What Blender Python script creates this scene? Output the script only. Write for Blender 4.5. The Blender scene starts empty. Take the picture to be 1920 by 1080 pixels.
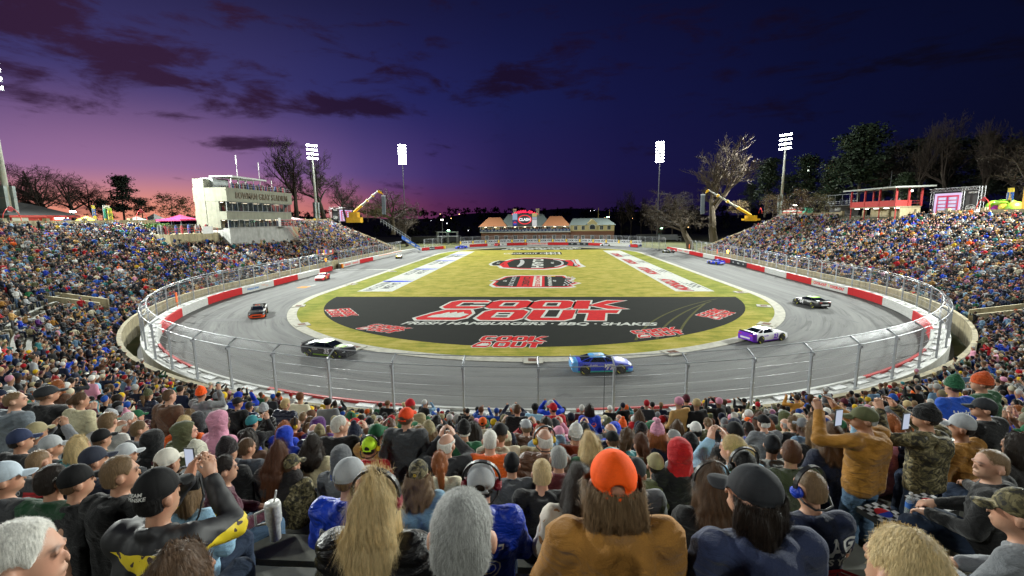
import bpy, math, random
import numpy as np
from mathutils import Matrix, Vector
from mathutils.bvhtree import BVHTree
from math import sin, cos, pi, radians as rad
sc = bpy.context.scene
COL = sc.collection
random.seed(11)
rng = np.random.default_rng(11)

# ------------------------------------------------------------------ camera
FPX, CAMH, ROLL = 853.0, 12.5, 0.012
_p = math.atan(131 / FPX); _y = math.atan(62 / (FPX / cos(_p)))
FW = np.array([-sin(_y) * cos(_p), cos(_y) * cos(_p), -sin(_p)])
_r0 = np.array([cos(_y), sin(_y), 0.0]); _u0 = np.cross(_r0, FW)
RT = cos(ROLL) * _r0 - sin(ROLL) * _u0
UP = cos(ROLL) * _u0 + sin(ROLL) * _r0
EYE = np.array([0, 0, CAMH])
cam = bpy.data.cameras.new('camera'); camo = bpy.data.objects.new('camera', cam); COL.objects.link(camo)
cam.sensor_width = 36; cam.lens = 36 * FPX / 1920; cam.clip_start = 0.05; cam.clip_end = 6000
camo.matrix_world = Matrix(((RT[0], UP[0], -FW[0], 0), (RT[1], UP[1], -FW[1], 0), (RT[2], UP[2], -FW[2], CAMH), (0, 0, 0, 1)))
sc.camera = camo
sc.view_settings.view_transform = 'Standard'; sc.view_settings.look = 'None'
sc.view_settings.gamma = 1; sc.view_settings.exposure = 0.0
try:
    sc.cycles.use_denoising = True
    sc.cycles.max_bounces = 5; sc.cycles.diffuse_bounces = 2; sc.cycles.glossy_bounces = 2
    sc.cycles.transparent_max_bounces = 12; sc.cycles.sample_clamp_indirect = 4
    sc.cycles.caustics_reflective = False; sc.cycles.caustics_refractive = False
except Exception:
    pass

def ray(px, py): return FW + (px - 960) / FPX * RT + (540 - py) / FPX * UP
def at(px, py, X=None, Y=None, Z=None):
    """the real point seen at a pixel of the photograph, at a given depth"""
    d = ray(px, py)
    t = X / d[0] if X is not None else (Y / d[1] if Y is not None else (Z - CAMH) / d[2])
    return EYE + t * d
def proj(p):
    v = np.asarray(p, float) - EYE
    return 960 + FPX * (v @ RT) / (v @ FW), 540 - FPX * (v @ UP) / (v @ FW)

# ------------------------------------------------------------------ materials
def lin(c):
    if isinstance(c, str):
        c = c.lstrip('#'); c = tuple(int(c[i:i + 2], 16) / 255 for i in (0, 2, 4))
    return tuple(x / 12.92 if x <= 0.04045 else ((x + 0.055) / 1.055) ** 2.4 for x in c)
class NT:
    def __init__(s, tree): s.t = tree
    def n(s, kind, out=0, props=None, **inp):
        nd = s.t.nodes.new(kind)
        for k, v in (props or {}).items(): setattr(nd, k, v)
        for k, v in inp.items():
            key = k.replace('_', ' ')
            if key[0] == 'i' and key[1:].isdigit(): key = int(key[1:])
            s.set(nd.inputs[key], v)
        return nd.outputs[out]
    def set(s, sock, v):
        if isinstance(v, bpy.types.NodeSocket): s.t.links.new(v, sock)
        else:
            if isinstance(v, (tuple, list)) and len(v) == 3 and sock.type == 'RGBA': v = (*v, 1)
            sock.default_value = v
    def math(s, op, a, b=0.0, c=None, clamp=False):
        nd = s.t.nodes.new('ShaderNodeMath'); nd.operation = op; nd.use_clamp = clamp
        s.set(nd.inputs[0], a); s.set(nd.inputs[1], b)
        if c is not None: s.set(nd.inputs[2], c)
        return nd.outputs[0]
    def mix(s, f, a, b, mode='MIX'):
        nd = s.t.nodes.new('ShaderNodeMix'); nd.data_type = 'RGBA'; nd.blend_type = mode
        s.set(nd.inputs[0], f); s.set(nd.inputs[6], a); s.set(nd.inputs[7], b)
        return nd.outputs[2]
    def ramp(s, f, stops, interp='LINEAR'):
        nd = s.t.nodes.new('ShaderNodeValToRGB'); cr = nd.color_ramp; cr.interpolation = interp
        while len(cr.elements) < len(stops): cr.elements.new(0.5)
        for e, (p, c) in zip(cr.elements, stops):
            e.position = p; e.color = (*c, 1) if len(c) == 3 else c
        s.set(nd.inputs[0], f)
        return nd.outputs[0]
def g(x): return (x, x, x)
MATS = {}
def new_mat(name):
    m = bpy.data.materials.new(name); m.use_nodes = True
    nt = NT(m.node_tree); b = m.node_tree.nodes['Principled BSDF']
    return m, nt, b
def M(name, col=(.5, .5, .5), rough=.7, var=.18, scale=3.0, bump=0.0, bscale=None, metal=0.0, emit=None, es=1.0, objcol=False, coat=0.0, spec=None, alpha=None, stain=0.0):
    if name in MATS: return MATS[name]
    m, nt, b = new_mat(name)
    tc = nt.n('ShaderNodeTexCoord', 3)
    nz = nt.n('ShaderNodeTexNoise', 0, Vector=tc, Scale=scale, Detail=5.0, Roughness=.6)
    base = nt.n('ShaderNodeObjectInfo', 1) if objcol else tuple(col)
    v = nt.n('ShaderNodeMapRange', 0, Value=nz, i1=.25, i2=.75, i3=1 - var, i4=1 + var)
    cc = nt.n('ShaderNodeCombineColor', 0, Red=v, Green=v, Blue=v)
    c = nt.mix(1.0, base, cc, 'MULTIPLY')
    if stain:
        tg = nt.n('ShaderNodeTexCoord', 3)
        mp = nt.n('ShaderNodeMapping', 0, Vector=tg, Scale=(1.2, 1.2, .12))
        n2 = nt.n('ShaderNodeTexNoise', 0, Vector=mp, Scale=1.5, Detail=6.0, Roughness=.65)
        f = nt.n('ShaderNodeMapRange', 0, Value=n2, i1=.45, i2=.75, i3=0.0, i4=stain)
        c = nt.mix(f, c, (.03, .028, .022))
    nt.set(b.inputs['Base Color'], c)
    b.inputs['Roughness'].default_value = rough; b.inputs['Metallic'].default_value = metal
    if spec is not None: b.inputs['Specular IOR Level'].default_value = spec
    if coat: b.inputs['Coat Weight'].default_value = coat; b.inputs['Coat Roughness'].default_value = .08
    if bump:
        n3 = nt.n('ShaderNodeTexNoise', 0, Vector=tc, Scale=bscale or scale * 6, Detail=4.0)
        bm = nt.n('ShaderNodeBump', 0, Height=n3, Strength=bump, Distance=.05); nt.set(b.inputs['Normal'], bm)
    if emit is not None:
        b.inputs['Emission Color'].default_value = (*emit, 1); b.inputs['Emission Strength'].default_value = es
    if alpha is not None: b.inputs['Alpha'].default_value = alpha
    MATS[name] = m
    return m
def E_(name, col, es):
    return M(name, tuple(.02 + .06 * x for x in col), .35, emit=col, es=es, var=.02)
def OC(o, c):
    o.color = (*lin(c), 1) if isinstance(c, str) else (*c, 1)
    return o

# ------------------------------------------------------------------ world: dusk sky
wd = bpy.data.worlds.new('World'); sc.world = wd; wd.use_nodes = True
w = NT(wd.node_tree); bg = wd.node_tree.nodes['Background']
gen = w.n('ShaderNodeTexCoord', 0)
sep = wd.node_tree.nodes.new('ShaderNodeSeparateXYZ'); w.set(sep.inputs[0], gen)
sx, sy, sz = sep.outputs
hl = w.math('SQRT', w.math('ADD', w.math('MULTIPLY', sx, sx), w.math('MULTIPLY', sy, sy)))
dotp = w.math('DIVIDE', w.math('ADD', w.math('MULTIPLY', sx, -.695), w.math('MULTIPLY', sy, .719)), w.math('MAXIMUM', hl, .001))
af = w.math('MULTIPLY_ADD', dotp, .5, .5)        # 1 towards the sunset, 0 away from it
def L(h): return lin(h)
r_h = w.ramp(af, [(0, L('#05060f')), (.5, L('#07071c')), (.66, L('#0b0b2c')), (.80, L('#1c1138')), (.885, L('#351643')), (.93, L('#55254c')), (.955, L('#7a3a58')), (.978, L('#b96a68')), (1, L('#e08a6e'))])
r_l = w.ramp(af, [(0, L('#060818')), (.5, L('#070920')), (.66, L('#0b0e33')), (.80, L('#171340')), (.885, L('#241a4c')), (.93, L('#3a2a64')), (.962, L('#544079')), (.985, L('#7a5a8e')), (1, L('#946a94'))])
r_m = w.ramp(af, [(0, L('#05081e')), (.5, L('#060922')), (.66, L('#090d30')), (.80, L('#10123e')), (.885, L('#161a4c')), (.94, L('#1f2058')), (.972, L('#2b2a62')), (1, L('#3a3468'))])
r_t = w.ramp(af, [(0, L('#04061a')), (.5, L('#05081c')), (.66, L('#070a24')), (.80, L('#0a0d2e')), (.885, L('#0e1034')), (.95, L('#141436')), (1, L('#191838'))])
t1 = w.n('ShaderNodeMapRange', 0, {'interpolation_type': 'SMOOTHSTEP'}, Value=sz, i1=.01, i2=.10, i3=0., i4=1.)
t2 = w.n('ShaderNodeMapRange', 0, {'interpolation_type': 'SMOOTHSTEP'}, Value=sz, i1=.07, i2=.25, i3=0., i4=1.)
t3 = w.n('ShaderNodeMapRange', 0, {'interpolation_type': 'SMOOTHSTEP'}, Value=sz, i1=.20, i2=.46, i3=0., i4=1.)
sky = w.mix(t3, w.mix(t2, w.mix(t1, r_h, r_l), r_m), r_t)
# clouds: dark violet bands at the places they hang in the evening sky
az = w.math('ARCTAN2', sx, sy); el = w.math('ARCSINE', sz)
mp = w.n('ShaderNodeMapping', 0, Vector=w.n('ShaderNodeCombineXYZ', 0, X=az, Y=w.math('MULTIPLY', el, 3.2), Z=0.0), Scale=(1, 1, 1))
nzc = w.n('ShaderNodeTexNoise', 0, Vector=mp, Scale=7.5, Detail=9.0, Roughness=.62, Distortion=.35)
mask = None
for (px, py, wa, we, amp) in [(90, 60, .24, .085, .62), (200, 120, .12, .04, .5), (255, 145, .16, .022, .85), (420, 143, .07, .012, .5), (500, 178, .07, .028, .85), (590, 192, .11, .022, .95), (700, 202, .10, .020, .95), (780, 208, .05, .012, .6), (450, 205, .12, .02, .5), (330, 218, .06, .010, .5), (480, 268, .10, .010, .5), (960, 155, .18, .04, .6), (760, 130, .10, .03, .42), (1150, 130, .22, .05, .35), (600, 60, .2, .05, .28), (1300, 60, .3, .07, .3), (1600, 120, .3, .08, .3), (890, 363, .04, .004, .5)]:
    d = ray(px, py); d = d / np.linalg.norm(d)
    a0, e0 = math.atan2(d[0], d[1]), math.asin(d[2])
    qa = w.math('DIVIDE', w.math('SUBTRACT', az, a0), wa); qe = w.math('DIVIDE', w.math('SUBTRACT', el, e0), we)
    gq = w.math('EXPONENT', w.math('MULTIPLY', w.math('ADD', w.math('MULTIPLY', qa, qa), w.math('MULTIPLY', qe, qe)), -1.0))
    gq = w.math('MULTIPLY', gq, amp)
    mask = gq if mask is None else w.math('MAXIMUM', mask, gq)
cl = w.math('ADD', w.math('MULTIPLY', mask, 1.05), w.math('MULTIPLY_ADD', nzc, 3.0, -1.66))
cl = w.n('ShaderNodeMapRange', 0, {'interpolation_type': 'SMOOTHSTEP'}, Value=cl, i1=.05, i2=.62, i3=0., i4=.93)
ccol = w.ramp(af, [(0, L('#05050f')), (.6, L('#0a0818')), (.80, L('#160c26')), (.9, L('#180d24')), (.97, L('#22122a')), (1, L('#301a32'))])
sky = w.mix(cl, sky, ccol)
w.set(bg.inputs[0], w.n('ShaderNodeHueSaturation', 0, Saturation=.97, Value=1.12, Color=sky)); bg.inputs[1].default_value = 1.0

# ------------------------------------------------------------------ object helpers
def tag(o, label=None, cat=None, group=None, kind=None):
    if label: o['label'] = label
    if cat: o['category'] = cat
    if group: o['group'] = group
    if kind: o['kind'] = kind
    return o
def empty(name, loc=(0, 0, 0), rz=0.0, label=None, cat=None, group=None, kind=None):
    o = bpy.data.objects.new(name, None); COL.objects.link(o)
    o.location = tuple(float(x) for x in loc); o.rotation_euler = (0, 0, rz); o.empty_display_size = .2
    return tag(o, label, cat, group, kind)
def mesh_obj(name, me, mat, parent=None, smooth=False):
    o = bpy.data.objects.new(name, me); COL.objects.link(o)
    if mat is not None and not me.materials:
        for mm in (mat if isinstance(mat, (list, tuple)) else [mat]): me.materials.append(mm)
    if smooth: me.shade_smooth()
    if parent is not None: o.parent = parent
    return o
def np_mesh(name, V, F):
    """mesh from numpy arrays; F is an (n,3) or (n,4) int array"""
    me = bpy.data.meshes.new(name); V = np.asarray(V, np.float32); F = np.asarray(F, np.int32)
    k = F.shape[1]
    me.vertices.add(len(V)); me.vertices.foreach_set('co', V.ravel())
    me.loops.add(F.size); me.loops.foreach_set('vertex_index', F.ravel())
    me.polygons.add(len(F)); me.polygons.foreach_set('loop_start', np.arange(0, F.size, k, dtype=np.int32))
    me.update(calc_edges=True); me.validate()
    return me
class MB:
    def __init__(s): s.V = []; s.F = []; s.mi = []; s.m = 0
    def add(s, V, F, mi=None):
        o = len(s.V); s.V.extend([tuple(map(float, v)) for v in V])
        for f in F: s.F.append(tuple(i + o for i in f)); s.mi.append(s.m if mi is None else mi)
    def box(s, c, d, rz=0.0, ry=0.0, rx=0.0, mi=None, taper=1.0):
        hx, hy, hz = d[0] / 2, d[1] / 2, d[2] / 2
        P = [(-hx, -hy, -hz), (hx, -hy, -hz), (hx, hy, -hz), (-hx, hy, -hz), (-hx * taper, -hy * taper, hz), (hx * taper, -hy * taper, hz), (hx * taper, hy * taper, hz), (-hx * taper, hy * taper, hz)]
        R = Matrix.Rotation(rz, 3, 'Z') @ Matrix.Rotation(ry, 3, 'Y') @ Matrix.Rotation(rx, 3, 'X')
        s.add([R @ Vector(p) + Vector(c) for p in P], [(0, 3, 2, 1), (4, 5, 6, 7), (0, 1, 5, 4), (1, 2, 6, 5), (2, 3, 7, 6), (3, 0, 4, 7)], mi)
        return s
    def hexa(s, P, mi=None):
        s.add(P, [(0, 3, 2, 1), (4, 5, 6, 7), (0, 1, 5, 4), (1, 2, 6, 5), (2, 3, 7, 6), (3, 0, 4, 7)], mi); return s
    def poly(s, P, mi=None): s.add(P, [tuple(range(len(P)))], mi); return s
    def prism(s, P2, z0, z1, mi=None):
        """extrude a ccw 2-D outline from z0 to z1"""
        n = len(P2); V = [(p[0], p[1], z0) for p in P2] + [(p[0], p[1], z1) for p in P2]
        F = [tuple(range(n - 1, -1, -1)), tuple(range(n, 2 * n))] + [(i, (i + 1) % n, n + (i + 1) % n, n + i) for i in range(n)]
        s.add(V, F, mi); return s
    def tube(s, pts, r, n=6, caps=True, mi=None):
        pts = [Vector(p) for p in pts]; k = len(pts)
        rs = r if isinstance(r, (list, tuple)) else [r] * k
        V = []; F = []
        prev = None
        for i, p in enumerate(pts):
            t = (pts[min(i + 1, k - 1)] - pts[max(i - 1, 0)])
            t = t.normalized() if t.length > 1e-9 else Vector((0, 0, 1))
            if prev is None:
                a = t.orthogonal().normalized()
            else:
                a = prev - t * prev.dot(t); a = a.normalized() if a.length > 1e-6 else t.orthogonal().normalized()
            prev = a; b = t.cross(a)
            for j in range(n):
                q = 2 * pi * j / n; V.append(p + (a * cos(q) + b * sin(q)) * rs[i])
        for i in range(k - 1):
            for j in range(n):
                j2 = (j + 1) % n
                F.append((i * n + j, i * n + j2, (i + 1) * n + j2, (i + 1) * n + j))
        if caps: F.append(tuple(range(n - 1, -1, -1))); F.append(tuple(range((k - 1) * n, k * n)))
        s.add(V, F, mi); return s
    def lathe(s, c, prof, n=12, mi=None, axis='Z', sx=1.0, sy=1.0):
        V = []; F = []; k = len(prof)
        for (r, h) in prof:
            for j in range(n):
                q = 2 * pi * j / n; x, y = r * cos(q) * sx, r * sin(q) * sy
                p = (x, y, h) if axis == 'Z' else ((h, x, y) if axis == 'X' else (x, h, y))
                V.append((c[0] + p[0], c[1] + p[1], c[2] + p[2]))
        for i in range(k - 1):
            for j in range(n):
                j2 = (j + 1) % n; F.append((i * n + j, i * n + j2, (i + 1) * n + j2, (i + 1) * n + j))
        F.append(tuple(range(n - 1, -1, -1))); F.append(tuple(range((k - 1) * n, k * n)))
        s.add(V, F, mi); return s
    def ell(s, c, r, n=10, k=7, mi=None):
        prof = [(max(.02, sin(pi * i / k)), -cos(pi * i / k)) for i in range(k + 1)]
        V = []; F = []
        for (a, h) in prof:
            for j in range(n):
                q = 2 * pi * j / n; V.append((c[0] + r[0] * a * cos(q), c[1] + r[1] * a * sin(q), c[2] + r[2] * h))
        for i in range(k):
            for j in range(n):
                j2 = (j + 1) % n; F.append((i * n + j, i * n + j2, (i + 1) * n + j2, (i + 1) * n + j))
        F.append(tuple(range(n - 1, -1, -1))); F.append(tuple(range(k * n, (k + 1) * n)))
        s.add(V, F, mi); return s
    def sweep(s, rows, closed=False, mi=None, capends=True, loop=True):
        """rows: list of cross-sections (each a list of k points)"""
        n = len(rows); k = len(rows[0]); V = [p for r in rows for p in r]; F = []
        for i in range(n if closed else n - 1):
            i2 = (i + 1) % n
            for j in range(k if loop else k - 1):
                j2 = (j + 1) % k; F.append((i * k + j, i2 * k + j, i2 * k + j2, i * k + j2))
        if not closed and capends and loop:
            F.append(tuple(range(k))); F.append(tuple(range(n * k - 1, (n - 1) * k - 1, -1)))
        s.add(V, F, mi); return s
    def xf(s, f): s.V = [tuple(f(Vector(v))) for v in s.V]; return s
    def mesh(s, name):
        me = bpy.data.meshes.new(name); me.from_pydata(s.V, [], s.F); me.update()
        if any(s.mi): me.polygons.foreach_set('material_index', s.mi)
        return me
    def build(s, name, mat, parent=None, smooth=False, label=None):
        o = mesh_obj(name, s.mesh(name), mat, parent, smooth)
        if label: o['label'] = label
        return o
def text_arrays(txt, size=1.0, bold=0.0, align='CENTER', shear=0.0, xs=1.0, spacing=1.0):
    cu = bpy.data.curves.new('lettering', 'FONT'); cu.body = txt; cu.size = size; cu.offset = bold * size
    cu.align_x = align; cu.align_y = 'CENTER'; cu.shear = shear; cu.resolution_u = 3; cu.space_character = spacing
    o = bpy.data.objects.new('lettering', cu); me = bpy.data.meshes.new_from_object(o)
    V = [(v.co.x * xs, v.co.y) for v in me.vertices]; w_ = size * (len(txt) * .62 + 1) * max(spacing, 1) * abs(xs); F = [tuple(p.vertices) for p in me.polygons if all(abs(V[i][1]) < size * .8 and abs(V[i][0]) < w_ for i in p.vertices)]
    bpy.data.objects.remove(o); bpy.data.curves.remove(cu); bpy.data.meshes.remove(me)
    return V, F
def text_on(mb, txt, org, ux, uy, size, bold=0.02, shear=0.0, xs=1.0, mi=None, lift=(0, 0, 0), align='CENTER', spacing=1.0):
    """flat lettering laid on the plane through org spanned by ux (reading) and uy (up)"""
    V, F = text_arrays(txt, size, bold, align, shear, xs, spacing)
    o = np.array(org, float) + np.array(lift, float); ux = np.array(ux, float); uy = np.array(uy, float)
    mb.add([o + ux * a + uy * b for a, b in V], F, mi)
def copy_tree(o, parent=None):
    c = o.copy(); COL.objects.link(c)
    if parent is not None: c.parent = parent
    for ch in list(o.children): copy_tree(ch, c)
    return c

# ------------------------------------------------------------------ plan of the stadium (metres; field axis is x = CX)
CX, CY = -2.3, 75.0
def bulge(y): return 1.0 * sin(pi * min(max((y - 75) / 92, 0), 1)) ** 2
def oval(r, far_c=160, far_b=52, n=72, bul=1.0):
    """closed oval: near half circle of radius r about (CX,CY), straights, flatter far end"""
    P = []
    for i in range(n + 1):
        a = pi + pi * i / n; P.append((CX + r * cos(a), CY + r * sin(a)))
    for i in range(1, 24):
        y = CY + (far_c - CY) * i / 24; P.append((CX + r + bul * bulge(y), y))
    for i in range(n // 2 + 1):
        a = pi * i / (n // 2); P.append((CX + r * cos(a), far_c + far_b * sin(a)))
    for i in range(23, 0, -1):
        y = CY + (far_c - CY) * i / 24; P.append((CX - r - bul * bulge(y), y))
    return P
def arm(r, y0=167.0, y1=152.0, n=110):
    """open horseshoe of radius r: left far end, round the near end, to the right far end -> (x, y, nx, ny)"""
    P = []
    kl = 30
    for i in range(kl):
        y = y0 + (CY - y0) * i / kl; P.append((CX - r - bulge(y), y))
    for i in range(n + 1):
        a = pi + pi * i / n; P.append((CX + r * cos(a), CY + r * sin(a)))
    for i in range(1, kl + 1):
        y = CY + (y1 - CY) * i / kl; P.append((CX + r + bulge(y), y))
    out = []
    for i, p in enumerate(P):
        a, b = P[max(i - 1, 0)], P[min(i + 1, len(P) - 1)]
        tx, ty = b[0] - a[0], b[1] - a[1]; l = math.hypot(tx, ty)
        out.append((p[0], p[1], ty / l, -tx / l))
    return out
def s_of(x, y, r=52.0):
    """distance outwards from the tan wall"""
    if y <= CY: return math.hypot(x - CX, y - CY) - r
    return abs(x - CX) - bulge(y) - r
ROW0, ROWD, ROWH, NROW = 0.53, 0.75, 0.3345, 33
def row_z(k): return 1.016 + ROWH * k
def tread_z(s): return row_z(min(max(int((s - ROW0) // ROWD), 0), NROW - 1))
def ramp_z(s): return 0.592 + 0.446 * s
# ------------------------------------------------------------------ setting: ground, hills, track, infield
def heightfield():
    xs = np.arange(-330, 331, 4.0); ys = np.arange(-120, 431, 4.0)
    X, Y = np.meshgrid(xs, ys)
    def f(x, y):
        s = s_of(x, min(y, 166.0))
        top = min(max(.446 * s - 1.0, -.25), 11.7)
        e0, e1 = (167.0, 196.0) if x < CX else (152.0, 178.0)
        k = min(max((y - e0) / (e1 - e0), 0), 1); k = k * k * (3 - 2 * k)
        return top * (1 - k) - .25 * k
    Z = np.vectorize(f)(X, Y)
    V = np.stack([X.ravel(), Y.ravel(), Z.ravel()], 1)
    ny, nx = X.shape; i = np.arange(ny * nx).reshape(ny, nx)
    F = np.stack([i[:-1, :-1].ravel(), i[:-1, 1:].ravel(), i[1:, 1:].ravel(), i[1:, :-1].ravel()], 1)
    return np_mesh('terrain', V, F)
m, nt, b = new_mat('bank_grass'); MATS['bank_grass'] = m
tcg = nt.n('ShaderNodeTexCoord', 3)
n1 = nt.n('ShaderNodeTexNoise', 0, Vector=tcg, Scale=.25, Detail=8.0, Roughness=.7)
nt.set(b.inputs['Base Color'], nt.ramp(n1, [(.3, (.035, .05, .015)), (.5, (.08, .085, .025)), (.7, (.13, .10, .045))])); b.inputs['Roughness'].default_value = .95
tag(mesh_obj('terrain', heightfield(), m, smooth=True), kind='structure')
mb = MB(); mb.poly([(-2600, -800, -.4), (2600, -800, -.4), (2600, 2600, -.4), (-2600, 2600, -.4)])
tag(mb.build('ground', M('far_ground', (.03, .032, .02), .95, scale=.02)), kind='structure')

# track
m, nt, b = new_mat('asphalt'); MATS['asphalt'] = m
tcg = nt.n('ShaderNodeTexCoord', 3)
spx = m.node_tree.nodes.new('ShaderNodeSeparateXYZ'); nt.set(spx.inputs[0], tcg)
dx = nt.math('SUBTRACT', spx.outputs[0], CX); dy = nt.math('MINIMUM', nt.math('SUBTRACT', spx.outputs[1], CY), 0.0)
rr = nt.math('SQRT', nt.math('ADD', nt.math('MULTIPLY', dx, dx), nt.math('MULTIPLY', dy, dy)))
an = nt.math('ARCTAN2', dx, nt.math('SUBTRACT', 0.0, dy))
pol = nt.n('ShaderNodeCombineXYZ', 0, X=nt.math('MULTIPLY', rr, 1.1), Y=nt.math('MULTIPLY', an, 2.4), Z=nt.math('MULTIPLY', spx.outputs[1], .045))
st = nt.n('ShaderNodeTexNoise', 0, Vector=pol, Scale=1.0, Detail=7.0, Roughness=.62, Distortion=.5)
st2 = nt.n('ShaderNodeTexNoise', 0, Vector=tcg, Scale=.22, Detail=6.0, Roughness=.6)
fine = nt.n('ShaderNodeTexNoise', 0, Vector=tcg, Scale=38.0, Detail=2.0)
base = nt.ramp(st, [(.28, g(.042)), (.42, g(.088)), (.55, (.125, .127, .123)), (.72, (.17, .172, .165))])
base = nt.mix(nt.n('ShaderNodeMapRange', 0, Value=st2, i1=.35, i2=.7, i3=.0, i4=.45), base, (.11, .112, .115))
# the rubbered groove that hugs the outside of the turns, grey marbles beside it
gro = nt.n('ShaderNodeMapRange', 0, {'interpolation_type': 'SMOOTHSTEP'}, Value=rr, i1=46.6, i2=49.4, i3=0.0, i4=.8)
turn = nt.n('ShaderNodeMapRange', 0, Value=spx.outputs[1], i1=52., i2=85., i3=1.0, i4=.25)
base = nt.mix(nt.math('MULTIPLY', gro, turn), base, (.05, .043, .038))
pol2 = nt.n('ShaderNodeCombineXYZ', 0, X=nt.math('MULTIPLY', rr, 2.6), Y=nt.math('MULTIPLY', an, 6.0), Z=nt.math('MULTIPLY', spx.outputs[1], .02))
sk = nt.n('ShaderNodeTexNoise', 0, Vector=pol2, Scale=.8, Detail=3.0, Distortion=1.2)
base = nt.mix(nt.n('ShaderNodeMapRange', 0, Value=sk, i1=.57, i2=.68, i3=0., i4=.8), base, g(.045))
base = nt.mix(nt.math('MULTIPLY', fine, .25), base, g(.24))
nt.set(b.inputs['Base Color'], base); b.inputs['Roughness'].default_value = .85; b.inputs['Specular IOR Level'].default_value = .22
nt.set(b.inputs['Normal'], nt.n('ShaderNodeBump', 0, Height=fine, Strength=.3, Distance=.02))
mb = MB(); mb.poly([(x, y, 0.0) for x, y in oval(51.0, 160, 53.0)])
tag(mb.build('track', m), kind='structure')

# infield with its concrete kerb
KERB = oval(36.6, 160, 38, bul=0); KIN = oval(35.4, 160, 36.8, bul=0)
m, nt, b = new_mat('turf'); MATS['turf'] = m
tcg = nt.n('ShaderNodeTexCoord', 3)
n1 = nt.n('ShaderNodeTexNoise', 0, Vector=tcg, Scale=.35, Detail=8.0, Roughness=.72)
n2 = nt.n('ShaderNodeTexNoise', 0, Vector=nt.n('ShaderNodeMapping', 0, Vector=tcg, Scale=(.12, 1.0, 1.0)), Scale=1.6, Detail=5.0, Roughness=.65)
n3 = nt.n('ShaderNodeTexNoise', 0, Vector=tcg, Scale=9.0, Detail=3.0, Roughness=.8)
spx = m.node_tree.nodes.new('ShaderNodeSeparateXYZ'); nt.set(spx.inputs[0], tcg)
edge = nt.n('ShaderNodeMapRange', 0, Value=nt.math('ABSOLUTE', nt.math('SUBTRACT', spx.outputs[0], CX)), i1=27., i2=31., i3=0., i4=.75)
mixv = nt.math('MULTIPLY_ADD', nt.math('ADD', nt.math('MULTIPLY', n1, .55), nt.math('MULTIPLY', n2, .45)), 1.7, -.36)
dry = nt.ramp(mixv, [(.34, (.20, .205, .022)), (.46, (.325, .28, .04)), (.56, (.41, .335, .068)), (.72, (.50, .39, .12))])
grn = nt.ramp(mixv, [(.36, (.11, .16, .018)), (.50, (.20, .235, .03)), (.68, (.38, .34, .09))])
c = nt.mix(edge, dry, grn)
c = nt.mix(nt.n('ShaderNodeMapRange', 0, Value=n3, i1=.3, i2=.75, i3=.45, i4=0.), c, (.12, .14, .02))
nt.set(b.inputs['Base Color'], c); b.inputs['Roughness'].default_value = .95; b.inputs['Specular IOR Level'].default_value = .05
nt.set(b.inputs['Normal'], nt.n('ShaderNodeBump', 0, Height=n3, Strength=.5, Distance=.06))
mb = MB(); mb.poly([(x, y, .05) for x, y in KIN])
infield = tag(mb.build('infield_lawn', m), kind='structure')
mb = MB()
rows = []
for (a, c) in zip(KERB, KIN): rows.append([(a[0], a[1], -.01), (a[0], a[1], .045), (c[0], c[1], .075), (c[0], c[1], .0)])
mb.sweep(rows, closed=True, loop=False)
kerb = tag(mb.build('kerb', M('kerb_concrete', (.40, .385, .33), .85, spec=.1, var=.3, scale=1.4, bump=.2)), kind='structure')

def painted(name, col, rough=.9): return M('paint_' + name, col, rough, var=.28, scale=2.2, bump=.25, bscale=20, spec=.06)
PW, PR, PK, PB = painted('white', (.46, .465, .43)), painted('red', (.44, .006, .009)), None, painted('blue', (.02, .06, .5))
m, nt, b = new_mat('paint_black'); MATS['paint_black'] = PK = m
tcg = nt.n('ShaderNodeTexCoord', 3)
nk = nt.n('ShaderNodeTexNoise', 0, Vector=tcg, Scale=14.0, Detail=2.0, Roughness=.9)
nk2 = nt.n('ShaderNodeTexNoise', 0, Vector=tcg, Scale=.6, Detail=5.0)
c = nt.mix(nt.n('ShaderNodeMapRange', 0, Value=nk, i1=.62, i2=.78, i3=0., i4=.6), (.011, .0125, .0115), (.11, .11, .075))
c = nt.mix(nt.math('MULTIPLY', nk2, .22), c, (.035, .035, .026))
nt.set(b.inputs['Base Color'], c); b.inputs['Roughness'].default_value = .95; b.inputs['Specular IOR Level'].default_value = .04
PGY = painted('grey', (.34, .34, .34)); PY = painted('yellow', (.6, .42, .04))
Z1, Z2, Z3, Z4 = .055, .060, .065, .070
def flat(name, mat, polys, z, parent=infield, label=None):
    mb = MB()
    for P in polys: mb.poly([(p[0], p[1], z) for p in P])
    return mb.build(name, mat, parent, label=label)
# black half moon behind the near turn
P = [(CX + 32 * cos(a), CY + 32 * sin(a)) for a in np.linspace(pi + .105, 2 * pi - .105, 60)]
flat('black_turf_panel', PK, [P], Z1, label='black painted half moon of turf at the near end')
# far black panel with grey and white chequers
P = [(CX + 33.5 * cos(a), 160.0 + 36 * sin(a)) for a in np.linspace(.56, pi - .56, 40)]
flat('black_turf_panel', PK, [P], Z1, label='black painted panel of turf at the far end')
chk = []
for i in range(14):
    for j in range(5):
        if (i + j) % 2 == 0:
            x0, y0 = CX - 15 + i * 2.6 + j * .7, 181 + j * 2.3
            if abs(x0 - CX) < 15.5: chk.append([(x0, y0), (x0 + 2.4, y0), (x0 + 2.9, y0 + 2.2), (x0 + .5, y0 + 2.2)])
flat('chequer_paint', PW, chk, Z2, label='white chequers on the far black panel')

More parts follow.
